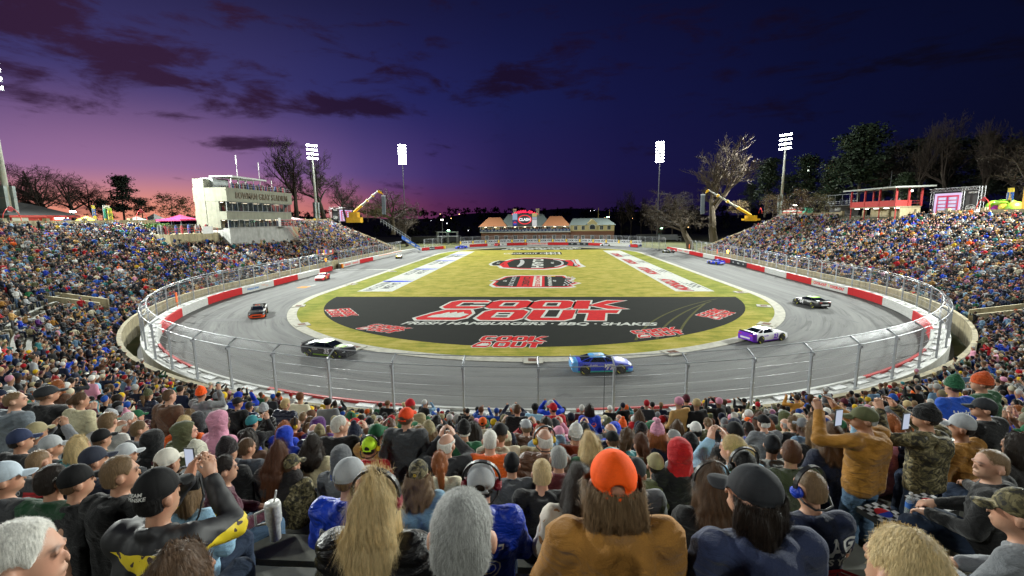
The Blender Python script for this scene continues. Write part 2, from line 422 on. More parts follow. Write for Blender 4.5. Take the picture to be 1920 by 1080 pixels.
# sideline strips
for sgn in (-1, 1):
    xa, xb = CX + sgn * 24.3, CX + sgn * 30.6
    x0, x1 = min(xa, xb), max(xa, xb)
    flat('sideline_strip', PW, [[(x0, 77), (x1, 77), (x1, 173), (x0, 173)]], Z1, label='white painted sideline strip along the %s of the lawn' % ('press box side' if sgn < 0 else 'video wall side'))
for i in range(4):
    yc = 84.5 + i * 22.5
    mb = MB(); text_on(mb, 'WINSTON', (CX - 29.2, yc - .5, Z2), (0, -1, 0), (1, 0, 0), 2.3, .03, xs=1.15); text_on(mb, 'SALEM', (CX - 26.9, yc - .5, Z2), (0, -1, 0), (1, 0, 0), 2.3, .03, xs=1.15)
    mb.build('sideline_lettering', M('paint_dark', (.05, .06, .06), .9), infield)
    A = np.linspace(0, pi, 18)
    P = [(CX - 27.5 + 3.2 * -cos(a), yc + 6.0 + 2.2 * sin(a) * .15 + .2 * cos(a)) for a in A] + [(CX - 27.5 + 3.2 * cos(a), yc + 6.0 - 2.3 * sin(a) * .75) for a in A[1:-1]]
    flat('swoosh_paint', PB, [P], Z2)
    P = [(CX - 27.3 + 3.0 * -cos(a), yc + 7.0 + 1.9 * sin(a)) for a in A] + [(CX - 27.3 + 3.0 * cos(a), yc + 7.0 + 1.2 * sin(a)) for a in A[1:-1]]
    flat('swoosh_paint', PGY, [P], Z2)
    mb = MB(); text_on(mb, 'ATKINSON', (CX + 26.2, yc + 1.0, Z2), (0, -1, 0), (1, 0, 0), 2.9, .09, .35, 1.0)
    mb.build('sideline_lettering', M('paint_dark', (.05, .06, .06), .9), infield)
    mb = MB(); text_on(mb, 'ATKINSON', (CX + 26.2, yc + 1.0, Z3), (0, -1, 0), (1, 0, 0), 2.9, .03, .35, 1.0)
    mb.build('sideline_lettering', PR, infield)
    ch = [[(CX + 28.6 + j * .5, yc + 2 - i2 * .9), (CX + 29.1 + j * .5, yc + 2 - i2 * .9), (CX + 29.1 + j * .5, yc + 1.1 - i2 * .9), (CX + 28.6 + j * .5, yc + 1.1 - i2 * .9)] for i2 in range(6) for j in range(3) if (i2 + j) % 2 == 0]
    ch.append([(CX + 28.2, yc + 5), (CX + 28.35, yc + 5), (CX + 28.35, yc - 4), (CX + 28.2, yc - 4)])
    ch.append([(CX + 30.1, yc + 2), (CX + 30.25, yc + 2), (CX + 30.25, yc - 6), (CX + 30.1, yc - 6)])
    flat('flag_paint', M('paint_dark', (.05, .06, .06), .9), ch, Z2)

# burger-stand logo drawn as block letters: unit design 10.4 wide, 4.3 high
def block_O(x0, y0, w_, h, c=.35):
    o = [(x0 + c, y0), (x0 + w_ - c, y0), (x0 + w_, y0 + c), (x0 + w_, y0 + h - c), (x0 + w_ - c, y0 + h), (x0 + c, y0 + h), (x0, y0 + h - c), (x0, y0 + c)]
    return o
def logo(mbw, mbr, mbk, f):
    """three layers: white outline, red letters, dark counters. f maps design (x,y) to the ground (x,y)"""
    sh = .38
    def S(P): return [(x + sh * (y - 2) * .55, y) for x, y in P]
    def grow(P, d):
        c = np.mean(P, 0); P = np.array(P); out = []
        n = len(P)
        for i in range(n):
            a, b2, c2 = P[i - 1], P[i], P[(i + 1) % n]
            e1 = b2 - a; e2 = c2 - b2
            n1 = np.array([e1[1], -e1[0]]) / (np.linalg.norm(e1) + 1e-9); n2 = np.array([e2[1], -e2[0]]) / (np.linalg.norm(e2) + 1e-9)
            q = n1 + n2; q = q / max(np.linalg.norm(q), .5) ; out.append(tuple(b2 + q * d * 1.25))
        return out
    def put(mb_, P, z): mb_.poly([(*f(*p), z) for p in P])
    red, dark, white_in = [], [], []
    # COOK, upper row y 2.15..4.2
    for i, x in enumerate((0.0, 2.55, 5.1)):
        red.append(block_O(x, 2.2, 2.4, 1.95))
    red.append([(7.65, 2.2), (8.5, 2.2), (8.5, 4.15), (7.65, 4.15)])
    red.append([(8.5, 2.98), (9.6, 2.2), (10.7, 2.2), (9.35, 3.15), (10.6, 4.15), (9.5, 4.15)])
    for x in (2.55, 5.1): white_in.append([(x + .72, 2.72), (x + 1.68, 2.72), (x + 1.68, 3.65), (x + .72, 3.65)]); dark.append([(x + .88, 2.86), (x + 1.52, 2.86), (x + 1.52, 3.5), (x + .88, 3.5)])
    white_in.append([(.72, 2.72), (2.44, 2.72), (2.44, 3.65), (.72, 3.65)]); dark.append([(.88, 2.86), (1.5, 2.86), (1.5, 3.0), (2.5, 3.0), (2.5, 3.36), (1.5, 3.36), (1.5, 3.5), (.88, 3.5)])
    # OUT, lower row with the grill burger
    bun = [(-.3, .35), (0, 0), (2.0, 0), (2.35, .35), (2.35, 1.2), (1.95, 1.95), (.55, 1.95), (.1, 1.3)]
    red.append(bun)
    white_in.append([(.25, .45), (2.0, .45), (2.25, 1.05), (1.9, 1.2), (1.75, 1.5), (1.5, 1.25), (1.35, 1.55), (1.1, 1.25), (.95, 1.5), (.7, 1.1), (.35, .85)])
    red.append(block_O(2.9, 0, 2.4, 1.95)); white_in.append([(3.62, .45), (4.58, .45), (4.58, 1.45), (3.62, 1.45)]); dark.append([(3.78, .6), (4.42, .6), (4.42, .85), (3.78, .85)]); dark.append([(3.78, 1.05), (4.42, 1.05), (4.42, 1.3), (3.78, 1.3)])
    red.append([(5.5, .35), (5.85, 0), (7.5, 0), (7.85, .35), (7.85, 1.95), (5.5, 1.95)])
    white_in.append([(6.2, .45), (7.15, .45), (7.15, 1.97), (6.2, 1.97)]); dark.append([(6.36, .62), (6.99, .62), (6.99, 1.93), (6.36, 1.93)])
    red.append([(8.0, 1.35), (8.6, 1.35), (8.6, 0), (9.5, 0), (9.5, 1.35), (10.1, 1.35), (10.25, 1.95), (8.0, 1.95)])
    for P in red: put(mbw, S(grow(P, .13)), Z2)
    for P in red: put(mbr, S(P), Z3)
    for P in white_in: put(mbw, S(P), Z4)
    for P in dark: put(mbk, S(P), Z4 + .005)
def place_logo(px0, px1, pya, pyb, label, ang=0.0, cpx=None, width=None):
    """logo centred on the ground point at the middle of its pixel box, turned by ang"""
    a, c = at(px0, pyb, Z=0.05), at(px1, pyb, Z=0.05); e = at((px0 + px1) / 2, pya, Z=.05); f0 = at((px0 + px1) / 2, pyb, Z=.05)
    W = width or np.linalg.norm(c - a); H = np.linalg.norm(e - f0) if not ang else W * .52; mid = (e + f0) / 2
    def f(x, y):
        u, v = (x - 5.2) / 11.0 * W, (y - 2.07) / 4.3 * H
        u *= 1.05 if not ang else 1.0
        return mid[0] + u * cos(ang) - v * sin(ang), mid[1] + u * sin(ang) + v * cos(ang)
    a_, b_, c_ = MB(), MB(), MB(); logo(a_, b_, c_, f)
    a_.build('logo_outline', PW, infield, label=label); b_.build('logo_letters', PR, infield, label=label); c_.build('logo_counters', PK, infield)
place_logo(795, 1187, 563, 601.5, 'large red and white two line logo on the black half moon')
place_logo(893, 1024, 630, 652, 'small red and white logo nearest the middle of the kerb')
place_logo(672, 768, 605, 628, 'small tilted red logo left of the tagline', rad(-22))
place_logo(1178, 1290, 610, 638, 'small tilted red logo crossed by tyre tracks', rad(20))
place_logo(612, 668, 578, 595, 'small steep red logo at the press box tip of the half moon', rad(-55), width=6.2)
place_logo(1308, 1378, 578, 600, 'small steep red logo at the other tip of the half moon', rad(48), width=6.2)
mb = MB(); a, c = at(757, 607, Z=.05), at(1222, 607, Z=.05)
text_on(mb, 'FRESH HAMBURGERS \u00b7 BBQ \u00b7 SHAKES', ((a[0] + c[0]) / 2, (a[1] + c[1]) / 2, Z2), (1, 0, 0), (0, 1, 0), 2.0, .03, .35, .92)
mb.build('tagline_lettering', PW, infield)
# tyre tracks across the black turf
for k in range(3):
    mb = MB(); rows = []
    for tt in np.linspace(0, 1, 24):
        a, bq, c = np.array([[1345 - k * 12, 560 + k * 5], [1215 + k * 32, 585 + k * 8], [1192 + k * 40, 638 - k * 3]], float)
        q = (1 - tt) ** 2 * a + 2 * tt * (1 - tt) * bq + tt * tt * c
        p = at(q[0], q[1], Z=Z1); rows.append([(p[0] - .15, p[1], Z1 + .0005 + k * .0005), (p[0] + .15, p[1], Z1 + .0005 + k * .0005)])
    mb.sweep(rows, loop=False); mb.build('tyre_track', M('worn_turf', (.07, .068, .022), .95, spec=.05, var=.4, scale=4), infield)
# two event shields further up the lawn, lettered to be read from the press box
def shield(px0, px1, pya, pyb, second):
    a, c = at(px0, (pya + pyb) / 2, Z=.05), at(px1, (pya + pyb) / 2, Z=.05)
    e, f0 = at((px0 + px1) / 2, pya, Z=.05), at((px0 + px1) / 2, pyb, Z=.05)
    W, H, mx, my = c[0] - a[0], e[1] - f0[1], (a[0] + c[0]) / 2, (e[1] + f0[1]) / 2
    def F(P): return [(mx + (x - .5) * W, my + (y - .5) * H) for x, y in P]
    def tx(s, x, size, mat, col_y=.5, z=Z4, xs=1.0):
        mb = MB(); text_on(mb, s, (mx + (x - .5) * W, my + (col_y - .5) * H, z), (0, -1, 0), (1, 0, 0), size, .03, xs=xs); mb.build('shield_lettering', mat, infield)
    if not second:
        body = [(.10, .35), (.17, .12), (.35, .02), (.6, .0), (.75, .10), (.83, .28), (.93, .15), (.99, .2), (.96, .45), (.97, .8), (.84, .75), (.75, .9), (.6, 1), (.35, 1), (.2, .88), (.13, .68)]
        tab = [(.0, .42), (.04, .3), (.13, .28), (.16, .72), (.06, .74), (.02, .62)]
    else:
        body = [(.0, .52), (.06, .48), (.04, .2), (.10, .04), (.3, .0), (.85, .0), (.93, .06), (.90, .18), (1.0, .32), (.9, .5), (.97, .7), (.88, .82), (.86, .98), (.3, 1), (.14, .9), (.08, .62)]
        tab = None
    def sc_(P, k): return [(.5 + (x - .5) * (1 + k * H / W * .6), .5 + (y - .5) * (1 + k)) for x, y in P]
    if tab: flat('shield_paint', PW, [F(sc_(tab, .08))], Z1); flat('shield_paint', PK, [F(tab)], Z2)
    flat('shield_paint', PW, [F(sc_(body, .12))], Z1 + .002); flat('shield_paint', PR, [F(sc_(body, .0))], Z2 + .002); flat('shield_paint', PK, [F(sc_(body, -.10))], Z3)
    if not second:
        flat('shield_paint', PR, [F([(.15, .2), (.19, .12), (.24, .1), (.17, .5), (.24, .9), (.19, .88), (.14, .55)])], Z3 + .002)
        tx('CLASH', .52, W * .17, PW, xs=H * .84 / (W * .17 * 3.0)); tx('CLUB', .07, W * .05, PW)
        tx('STADIUM', .69, W * .045, PW, xs=1.0)
        A = np.linspace(-1.2, 1.2, 16)
        flat('shield_paint', PGY, [F([(.29 + .08 * cos(q), .5 + .36 * sin(q)) for q in A] + [(.29 + .03 * cos(q), .5 + .28 * sin(q)) for q in A[::-1]])], Z4)
        B = np.linspace(-1.35, 1.35, 20)
        flat('shield_paint', PGY, [F([(.68 + .14 * cos(q), .5 + .36 * sin(q)) for q in B] + [(.68 + .115 * cos(q), .5 + .30 * sin(q)) for q in B[::-1]])], Z4)
        flat('shield_paint', PR, [F([(.84, .3), (.90, .2), (.93, .5), (.90, .78), (.84, .72), (.88, .5)])], Z4)
        flat('shield_paint', PGY, [F([(.925, .24), (.965, .26), (.95, .5), (.955, .74), (.92, .74), (.935, .5)])], Z4)
    else:
        flat('shield_paint', PR, [F([(.32, .03), (.62, .03), (.62, .97), (.32, .97)])], Z3 + .002)
        flat('shield_paint', PW, [F([(.49, .06), (.59, .06), (.59, .94), (.49, .94)])], Z4 - .002)
        tx('CLASSIC', .405, W * .11, PK, xs=H * .82 / (W * .11 * 3.9)); tx('MADHOUSE', .54, W * .075, PR, xs=H * .84 / (W * .075 * 5.3), z=Z4 + .002)
        tx('COOK OUT', .245, W * .07, PGY, xs=H * .8 / (W * .07 * 4.9))
        tx('BOWMAN', .68, W * .06, PW, xs=H * .8 / (W * .06 * 4.3)); tx('GRAY', .735, W * .05, PW)
        flat('shield_paint', PY, [F([(.655, .9), (.755, .9), (.755, .95), (.655, .95)])], Z4)
        tx('1937', .155, W * .06, PW)
        ch = [F([(.82 + .022 * i + .03 * j * .3, .12 + .1 * j), (.838 + .022 * i + .03 * j * .3, .12 + .1 * j), (.838 + .022 * i + .03 * (j + 1) * .3, .20 + .1 * j), (.82 + .022 * i + .03 * (j + 1) * .3, .20 + .1 * j)]) for i in range(5) for j in range(8) if (i + j) % 2 == 0]
        flat('shield_paint', PGY, ch, Z4)
shield(922, 1088, 484, 504.5, False)
shield(921, 1083, 517, 538.5, True)
# small lettered bar near the far end
a, c = at(959, 477, Z=.05), at(1054, 477, Z=.05); e, f0 = at(1000, 473, Z=.05), at(1000, 477.5, Z=.05)
flat('bar_paint', PK, [[(a[0], f0[1]), (c[0], f0[1]), (c[0], e[1]), (a[0], e[1])]], Z1)
mb = MB(); text_on(mb, 'COOK OUT CLASH', ((a[0] + c[0]) / 2 - 2, (e[1] + f0[1]) / 2, Z2), (1, 0, 0), (0, 1, 0), (e[1] - f0[1]) * .6, .02, xs=.34)
for i in range(4):
    x = c[0] - 5.5 + i * 1.5; mb.poly([(x, f0[1] + .8, Z2), (x + .5, f0[1] + .8, Z2), (x + .5, e[1] - .8, Z2), (x, e[1] - .8, Z2)])
mb.build('bar_lettering', PW, infield)
# white start line and pale marks across the track
trackmarks = []
p, q = at(628, 506, Z=0), at(742, 509, Z=0)
mb = MB(); mb.poly([(p[0], p[1], .006), (q[0], p[1] + .0, .006), (q[0], p[1] + .9, .006), (p[0], p[1] + .9, .006)])
q1, q2 = at(560, 540, Z=0), at(590, 534, Z=0); mb.poly([(q1[0], q1[1], .006), (q1[0] + .35, q1[1], .006), (q2[0] + .35, q2[1], .006), (q2[0], q2[1], .006)])
for (px, py) in [(1250, 480), (1262, 484)]:
    q = at(px, py, Z=0); mb.poly([(q[0] - 2.2, q[1], .006), (q[0] + 2.2, q[1], .006), (q[0] + 2.2, q[1] + .8, .006), (q[0] - 2.2, q[1] + .8, .006)])
tag(mb.build('track_line', PW), kind='structure')
mb = MB(); q1, q2 = at(563, 540, Z=0), at(575, 537, Z=0); mb.poly([(q1[0] - .9, q1[1], .007), (q1[0] + .9, q1[1], .007), (q2[0] + .9, q2[1], .007), (q2[0] - .9, q2[1], .007)])
tag(mb.build('track_mark', painted('orange', (.55, .22, .06))), kind='structure')
# dark grey oval patches laid flat on the asphalt
mb = MB()
for (px, py, w_, d_, an_) in [(430, 600, 7.0, 1.6, .1), (540, 592, 6.5, 1.6, -.1), (1290, 738, 2.6, 1.1, 0), (1060, 742, 1.2, .8, 0), (560, 557, 4, .5, .5), (1640, 560, 3, .4, -.5), (1480, 565, 2.5, .4, .3), (1475, 595, 2.6, .6, .3), (1590, 600, .5, 3, 0.2)]:
    q = at(px, py, Z=0)
    P = [(w_ / 2 * cos(t) * (1 + .12 * sin(3 * t + px)), d_ / 2 * sin(t) * (1 + .15 * cos(4 * t))) for t in np.linspace(0, 2 * pi, 20, endpoint=False)]
    mb.poly([(q[0] + x * cos(an_) - y * sin(an_), q[1] + x * sin(an_) + y * cos(an_), .004) for x, y in P])
tag(mb.build('asphalt_patch', M('patch_grey', (.075, .075, .077), .8, var=.35, scale=3)), kind='structure')
# drains let into the kerb
for i, (px, py) in enumerate([(560, 574), (566, 609), (665, 652), (1000, 676), (1262, 661), (1437, 608), (1432, 574), (1388, 548), (660, 533), (735, 509)]):
    q = at(px, py, Z=.06); a = math.atan2(q[1] - CY, q[0] - CX)
    t = empty('drain', (q[0], q[1], .05), a, label='square concrete drain with a rusty grate let into the infield kerb', cat='drain', group='drains along the infield kerb')
    MB().box((0, 0, .03), (1.7, 1.7, .09)).build('pad', MATS['kerb_concrete'], t)
    gm = MB()
    for k in range(7): gm.box((-.36 + k * .12, 0, .085), (.06, .8, .03))
    gm.box((0, .42, .085), (.84, .06, .032)).box((0, -.42, .085), (.84, .06, .032))
    gm.box((0, 0, .077), (.8, .8, .006)); gm.build('grate', M('rust', (.16, .07, .04), .8), t)
# ------------------------------------------------------------------ walls, catch fence, grandstand
_half = [((49 + (t * 2 / pi) ** 2) * sin(t), CY - (49 + (t * 2 / pi) ** 2) * cos(t)) for t in np.linspace(0, pi / 2, 120)]
_half += [(50 + bulge(y), y) for y in np.linspace(75.5, 160, 100)]
_half += [(50 * cos(t), 160 + 52 * sin(t)) for t in np.linspace(.01, pi / 2, 140)]
_half = np.array(_half); _cum = np.concatenate([[0], np.cumsum(np.linalg.norm(np.diff(_half, axis=0), axis=1))]); PMAX = _cum[-1]
def WP(p, off=0.0):
    """point of the track wall at signed arc length p from the middle of the near turn, moved outwards by off; and the outward normal"""
    a = min(abs(p), PMAX); sg = 1 if p >= 0 else -1
    x, y = np.interp(a, _cum, _half[:, 0]), np.interp(a, _cum, _half[:, 1])
    x2, y2 = np.interp(min(a + .3, PMAX), _cum, _half[:, 0]), np.interp(min(a + .3, PMAX), _cum, _half[:, 1])
    x1, y1 = np.interp(max(a - .3, 0), _cum, _half[:, 0]), np.interp(max(a - .3, 0), _cum, _half[:, 1])
    tx, ty = x2 - x1, y2 - y1; l = math.hypot(tx, ty) or 1; nx, ny = ty / l, -tx / l
    return np.array([CX + sg * (x + nx * off), y + ny * off]), np.array([sg * nx, ny])
def p_at(px, sign, lo=150.0):
    best = None
    for a in np.arange(lo, PMAX, .25):
        q, _ = WP(sign * a); X = proj((q[0], q[1], .5))[0]
        if best is None or abs(X - px) < best[0]: best = (abs(X - px), a)
    return sign * best[1]
m, nt, b = new_mat('barrier'); 
def barrier_mat(name, col):
    m, nt, b = new_mat('barrier_' + name)
    tc = nt.n('ShaderNodeTexCoord', 3)
    sp_ = m.node_tree.nodes.new('ShaderNodeSeparateXYZ'); nt.set(sp_.inputs[0], tc)
    # five stacked steel tubes: dark seams along the height
    saw = nt.math('FRACT', nt.math('MULTIPLY', sp_.outputs[2], 4.6))
    seam = nt.math('LESS_THAN', saw, .07)
    nz = nt.n('ShaderNodeTexNoise', 0, Vector=tc, Scale=2.5, Detail=6.0, Roughness=.7)
    scr = nt.n('ShaderNodeTexNoise', 0, Vector=nt.n('ShaderNodeMapping', 0, Vector=tc, Scale=(.4, .4, 9.0)), Scale=1.6, Detail=5.0)
    v = nt.n('ShaderNodeMapRange', 0, Value=nz, i1=.3, i2=.7, i3=.82, i4=1.08)
    c = nt.mix(1.0, col, nt.n('ShaderNodeCombineColor', 0, Red=v, Green=v, Blue=v), 'MULTIPLY')
    c = nt.mix(nt.n('ShaderNodeMapRange', 0, Value=scr, i1=.62, i2=.75, i3=0., i4=.5), c, (.06, .055, .05))
    c = nt.mix(nt.math('MULTIPLY', seam, .45), c, tuple(x * .35 for x in col))
    nt.set(b.inputs['Base Color'], c); b.inputs['Roughness'].default_value = .6; b.inputs['Specular IOR Level'].default_value = .2
    nt.set(b.inputs['Normal'], nt.n('ShaderNodeBump', 0, Height=nt.math('SINE', nt.math('MULTIPLY', saw, pi)), Strength=.35, Distance=.03))
    MATS['barrier_' + name] = m
    return m
bpy.data.materials.remove(m)
BR, BW, BK = barrier_mat('red', (.48, .012, .016)), barrier_mat('white', (.52, .52, .50)), barrier_mat('black', (.022, .025, .03))
BO = barrier_mat('orange', (.75, .17, .02))
CONC = M('tan_concrete', (.34, .29, .175), .9, var=.3, scale=1.2, bump=.25, bscale=12, stain=.65)
CONC2 = M('grey_concrete', (.30, .30, .285), .9, var=.25, scale=.9, bump=.2, stain=.35)
WCAP = M('barrier_cap', (.46, .46, .44), .75, var=.25, scale=1.2)
def wall_seg(p0, p1, prof, step=1.2):
    """sweep a profile of (offset outwards, height) pairs along the wall between two arc lengths"""
    n = max(2, int(abs(p1 - p0) / step) + 1)
    return [[(*WP(p, o)[0], z) for o, z in prof] for p in np.linspace(p0, p1, n)]
WH = 1.15
def wall_run(thing, segs):
    for (p0, p1, col) in segs:
        mt = {'r': BR, 'w': BW, 'k': BK, 'o': BW}[col[0]]
        mb = MB(); mb.sweep(wall_seg(p0 + .02, p1 - .02, [(0, .03), (0, WH), (.22, WH), (.22, .03)]))
        o = mb.build('barrier_panel', mt, thing, label={'r': 'red barrier panel', 'w': 'white barrier panel', 'k': 'black barrier panel', 'o': 'white barrier panel with an orange top line'}[col[0]])
        pm = (p0 + p1) / 2; L_ = abs(p1 - p0)
        def letter(txt, size, pc, mat, xs=1.0, z=.58, bold=.04):
            c, nn = WP(pc, -.006); t = np.array([-nn[1], nn[0]])  # along the wall, reading left to right as seen from inside
            V, F = text_arrays(txt, size, bold, xs=xs)
            mbt = MB(); VV = []
            for a, b_ in V:
                c2, n2 = WP(pc - a, -.006); VV.append((c2[0], c2[1], z + b_))
            mbt.add(VV, F); mbt.build('lettering', mat, o)
        RD = M('letter_red', (.6, .02, .02), .6); DK = M('letter_dark', (.03, .03, .035), .6)
        YL = M('letter_yellow', (.75, .5, .03), .6); WT = M('letter_white', (.8, .8, .8), .6); BL = M('letter_blue', (.02, .14, .4), .6)
        if col.endswith('C'):
            for d in (-L_ * .24, L_ * .24):
                letter('COOK-OUT', .62, pm + d, RD, 1.15, bold=.06)
                letter('F', .62, pm + d + 2.35, YL, 1.0)
        if col.endswith('W'):
            letter('Winston-Salem', .55, pm + L_ * .18, BL, 1.0); letter('Y', .9, pm + L_ * .18 + 2.35, BL, .7)
            letter('Twin', .42, pm - L_ * .14, M('letter_orange', (.7, .2, .05), .6), 1.3, .75, .01); letter('City', .42, pm - L_ * .26, MATS['letter_orange'], 1.3, .5, .01)
        if col.endswith('N'):
            for k, s_ in enumerate(('OUT', 'CLASH', 'OUT')): letter(s_, .4, pm + (1 - k) * L_ * .3, WT)
        if col.endswith('T'): letter('MADHOUSE', .55, pm + 1.5, DK); letter('CLASH', .5, pm - 2.5, DK)
        if col[0] == 'o':
            mbo = MB(); mbo.sweep(wall_seg(p0 + .1, p1 - .1, [(-.012, WH - .16), (-.012, WH + .01), (.0, WH + .01), (.0, WH - .16)])); mbo.build('orange_line', BO, o)
    a, b_ = segs[0][0], segs[-1][1]
    mb = MB(); mb.sweep(wall_seg(a, b_, [(.24, .0), (.24, 1.0), (.86, 1.0), (.98, 1.10), (1.38, 1.10), (1.38, -.02)], 1.5))
    mb.build('backing_wall', WCAP, thing)
    # bracing plates between the panels and the concrete, seen from above on the near turn
    mb = MB()
    for p in np.arange(a + 1, b_ - 1, 2.4):
        c, nn = WP(p, .5); mb.box((c[0], c[1], 1.05), (.55, 1.2, .08), rz=math.atan2(nn[1], nn[0]))
    mb.build('brace_plate', M('brace_white', (.6, .6, .6), .6), thing)
tw = empty('track_wall', (0, 0, 0), label='red and white padded barrier ringing the near turn and both straights', cat='barrier')
B_ = [-113, -106, -95.7, -86.5, -77, -67, -58.3, -48, -37.5, -27, -17, -6.5, 4.2, 14, 26, 38, 47.2, 57.8, 67.5, 76.8, 86.9, 96, 105.7, 115.3, 125.4, 136, 144.8, 157, 169, 177]
C_ = ['r', 'w', 'r', 'wW', 'r', 'w', 'r', 'w', 'r', 'w', 'r', 'w', 'r', 'w', 'r', 'w', 'r', 'w', 'r', 'wC', 'r', 'w', 'r', 'kN', 'r', 'w', 'r', 'wC', 'r']
wall_run(tw, list(zip(B_[:-1], B_[1:], C_)))
tw2 = empty('track_wall', (0, 0, 0), label='red and white barrier with an orange topped stretch between the scissor lift and the pit gap', cat='barrier')
bb = [-(y + 3.5) for y in (116, 126.8, 136.7, 141, 163)] + [p_at(791, -1), p_at(805, -1), p_at(815, -1), p_at(832, -1)]
wall_run(tw2, [(b2, a2, c) for a2, b2, c in zip(bb[:-1], bb[1:], ['wC', 'r', 'w', 'o', 'w', 'r', 'kN', 'r'])][::-1])
q, nn = WP(bb[-1] - .35, .2); MB().box((q[0], q[1], .58), (.9, .9, 1.15)).build('yellow_end_block', M('end_yellow', (.8, .5, .02), .6), tw2)
q, nn = WP(bb[0] + .5, .1); MB().lathe((q[0], q[1], 0), [(.34, 0), (.36, .4), (.34, .45), (.36, .8), (.33, 1.1)], 14).build('orange_drum', M('drum_orange', (.9, .28, .01), .5), tw2)
tw3 = empty('track_wall', (0, 0, 0), label='red and white barrier across the far turn below the field house', cat='barrier')
fx = [1195, 1181, 1129, 1103, 1065, 1027, 988, 950, 914, 880, 868]
fp = []
for x in fx:
    sg = 1 if x > 1010 else -1
    fp.append(p_at(x, sg, 180))
segs = []
for a2, b2, c in zip(fp[:-1], fp[1:], ['r', 'w', 'r', 'kN', 'r', 'wC', 'r', 'wT', 'r', 'w']):
    if a2 > 0 and b2 < 0: segs.append((a2, PMAX - .02, c)); segs.append((-(PMAX - .02), b2, c))
    else: segs.append((a2, b2, c))
run1 = [s for s in segs if s[0] > 0]; run2 = [s for s in segs if s[0] < 0]
wall_run(tw3, run1)
if run2: wall_run(tw3, run2)

# ---- chain-link catch fence
m, nt, b = new_mat('chain_link'); MATS['chain_link'] = CL = m
tr = nt.t.nodes.new('ShaderNodeBsdfTransparent'); mx = nt.t.nodes.new('ShaderNodeMixShader')
uvn = nt.n('ShaderNodeUVMap', 0)
sp_ = m.node_tree.nodes.new('ShaderNodeSeparateXYZ'); nt.set(sp_.inputs[0], uvn)
d1 = nt.math('FRACT', nt.math('MULTIPLY', nt.math('ADD', sp_.outputs[0], sp_.outputs[1]), 11.0))
d2 = nt.math('FRACT', nt.math('MULTIPLY', nt.math('SUBTRACT', sp_.outputs[0], sp_.outputs[1]), 11.0))
wire = nt.math('MAXIMUM', nt.math('LESS_THAN', d1, .06), nt.math('LESS_THAN', d2, .06))
b.inputs['Base Color'].default_value = (.30, .31, .33, 1); b.inputs['Metallic'].default_value = .4; b.inputs['Roughness'].default_value = .45
nt.set(mx.inputs[0], wire); nt.t.links.new(tr.outputs[0], mx.inputs[1]); nt.t.links.new(b.outputs[0], mx.inputs[2])
nt.t.links.new(mx.outputs[0], nt.t.nodes['Material Output'].inputs[0])
GALV = M('galvanised', (.36, .38, .41), .4, var=.15, scale=6, metal=.35)
CAB = M('steel_cable', (.55, .56, .6), .4, metal=.5)
FO = 1.2
def post_mesh():
    mb = MB()   # local +x points outwards; the arm at the top leans in over the track
    mb.box((0, 0, 2.15), (.14, .11, 4.05)); mb.tube([(0, 0, 4.05), (-.1, 0, 4.25), (-.62, 0, 4.56)], .058, 6)
    mb.box((.10, 0, 1.2), (.16, .24, .05)); mb.box((0.04, 0, 4.0), (.24, .16, .18)); mb.box((.02, 0, 2.6), (.2, .14, .06))
    return mb.mesh('post')
PM = post_mesh(); PM.materials.append(GALV)
def fence(name, label, p0, p1, spacing, main=True):
    t = empty(name, (0, 0, 0), label=label, cat='fence')
    n = max(2, int(round(abs(p1 - p0) / spacing)) + 1)
    for p in np.linspace(p0, p1, n):
        c, nn = WP(p, FO); o = bpy.data.objects.new('post', PM); COL.objects.link(o); o.parent = t
        o.location = (c[0], c[1], 0); o.rotation_euler = (0, 0, math.atan2(nn[1], nn[0]))
    prof = [(FO - .08, 1.12), (FO - .08, 4.1), (FO - .2, 4.27), (FO - .68, 4.57)]
    k = max(3, int(abs(p1 - p0) / .8)); P = np.linspace(p0, p1, k)
    V, F, UV = [], [], []
    vv = [0]
    for a_, b_ in zip(prof[:-1], prof[1:]): vv.append(vv[-1] + math.hypot(a_[0] - b_[0], a_[1] - b_[1]))
    for p in P:
        for (o_, z), v in zip(prof, vv): V.append((*WP(p, o_)[0], z)); UV.append((p * 1.0, v))
    for i in range(k - 1):
        for j in range(3): F.append((i * 4 + j, (i + 1) * 4 + j, (i + 1) * 4 + j + 1, i * 4 + j + 1))
    me = np_mesh('chain_link_mesh', V, np.array(F)); uvl = me.uv_layers.new(name='UVMap')
    vi = np.zeros(len(me.loops), np.int32); me.loops.foreach_get('vertex_index', vi)
    uvl.data.foreach_set('uv', np.array(UV, np.float32)[vi].ravel())
    mesh_obj('chain_link_mesh', me, CL, t)
    for (o_, z, r) in [(FO - .62, 4.56, .03), (FO - .02, 4.12, .03)]:
        MB().tube([(*WP(p, o_)[0], z) for p in P], r, 6).build('top_rail', GALV, t, True)
    for z in (1.6, 2.25, 2.9, 3.5):
        MB().tube([(*WP(p, FO - .1)[0], z) for p in P], .010, 4).build('cable', CAB, t)
    return t
fence('catch_fence', 'tall galvanised chain link fence curving round the near turn', -112, 158, 4.25)
fence('catch_fence', 'chain link fence above the orange lined barrier past the scissor lift', -168, -119.5, 4.2)
fence('catch_fence', 'chain link fence standing before the pit yard', p_at(832, -1), p_at(800, -1), 4.2)
fence('catch_fence', 'chain link fence beside the end of the far stand', 180, 212, 4.2)
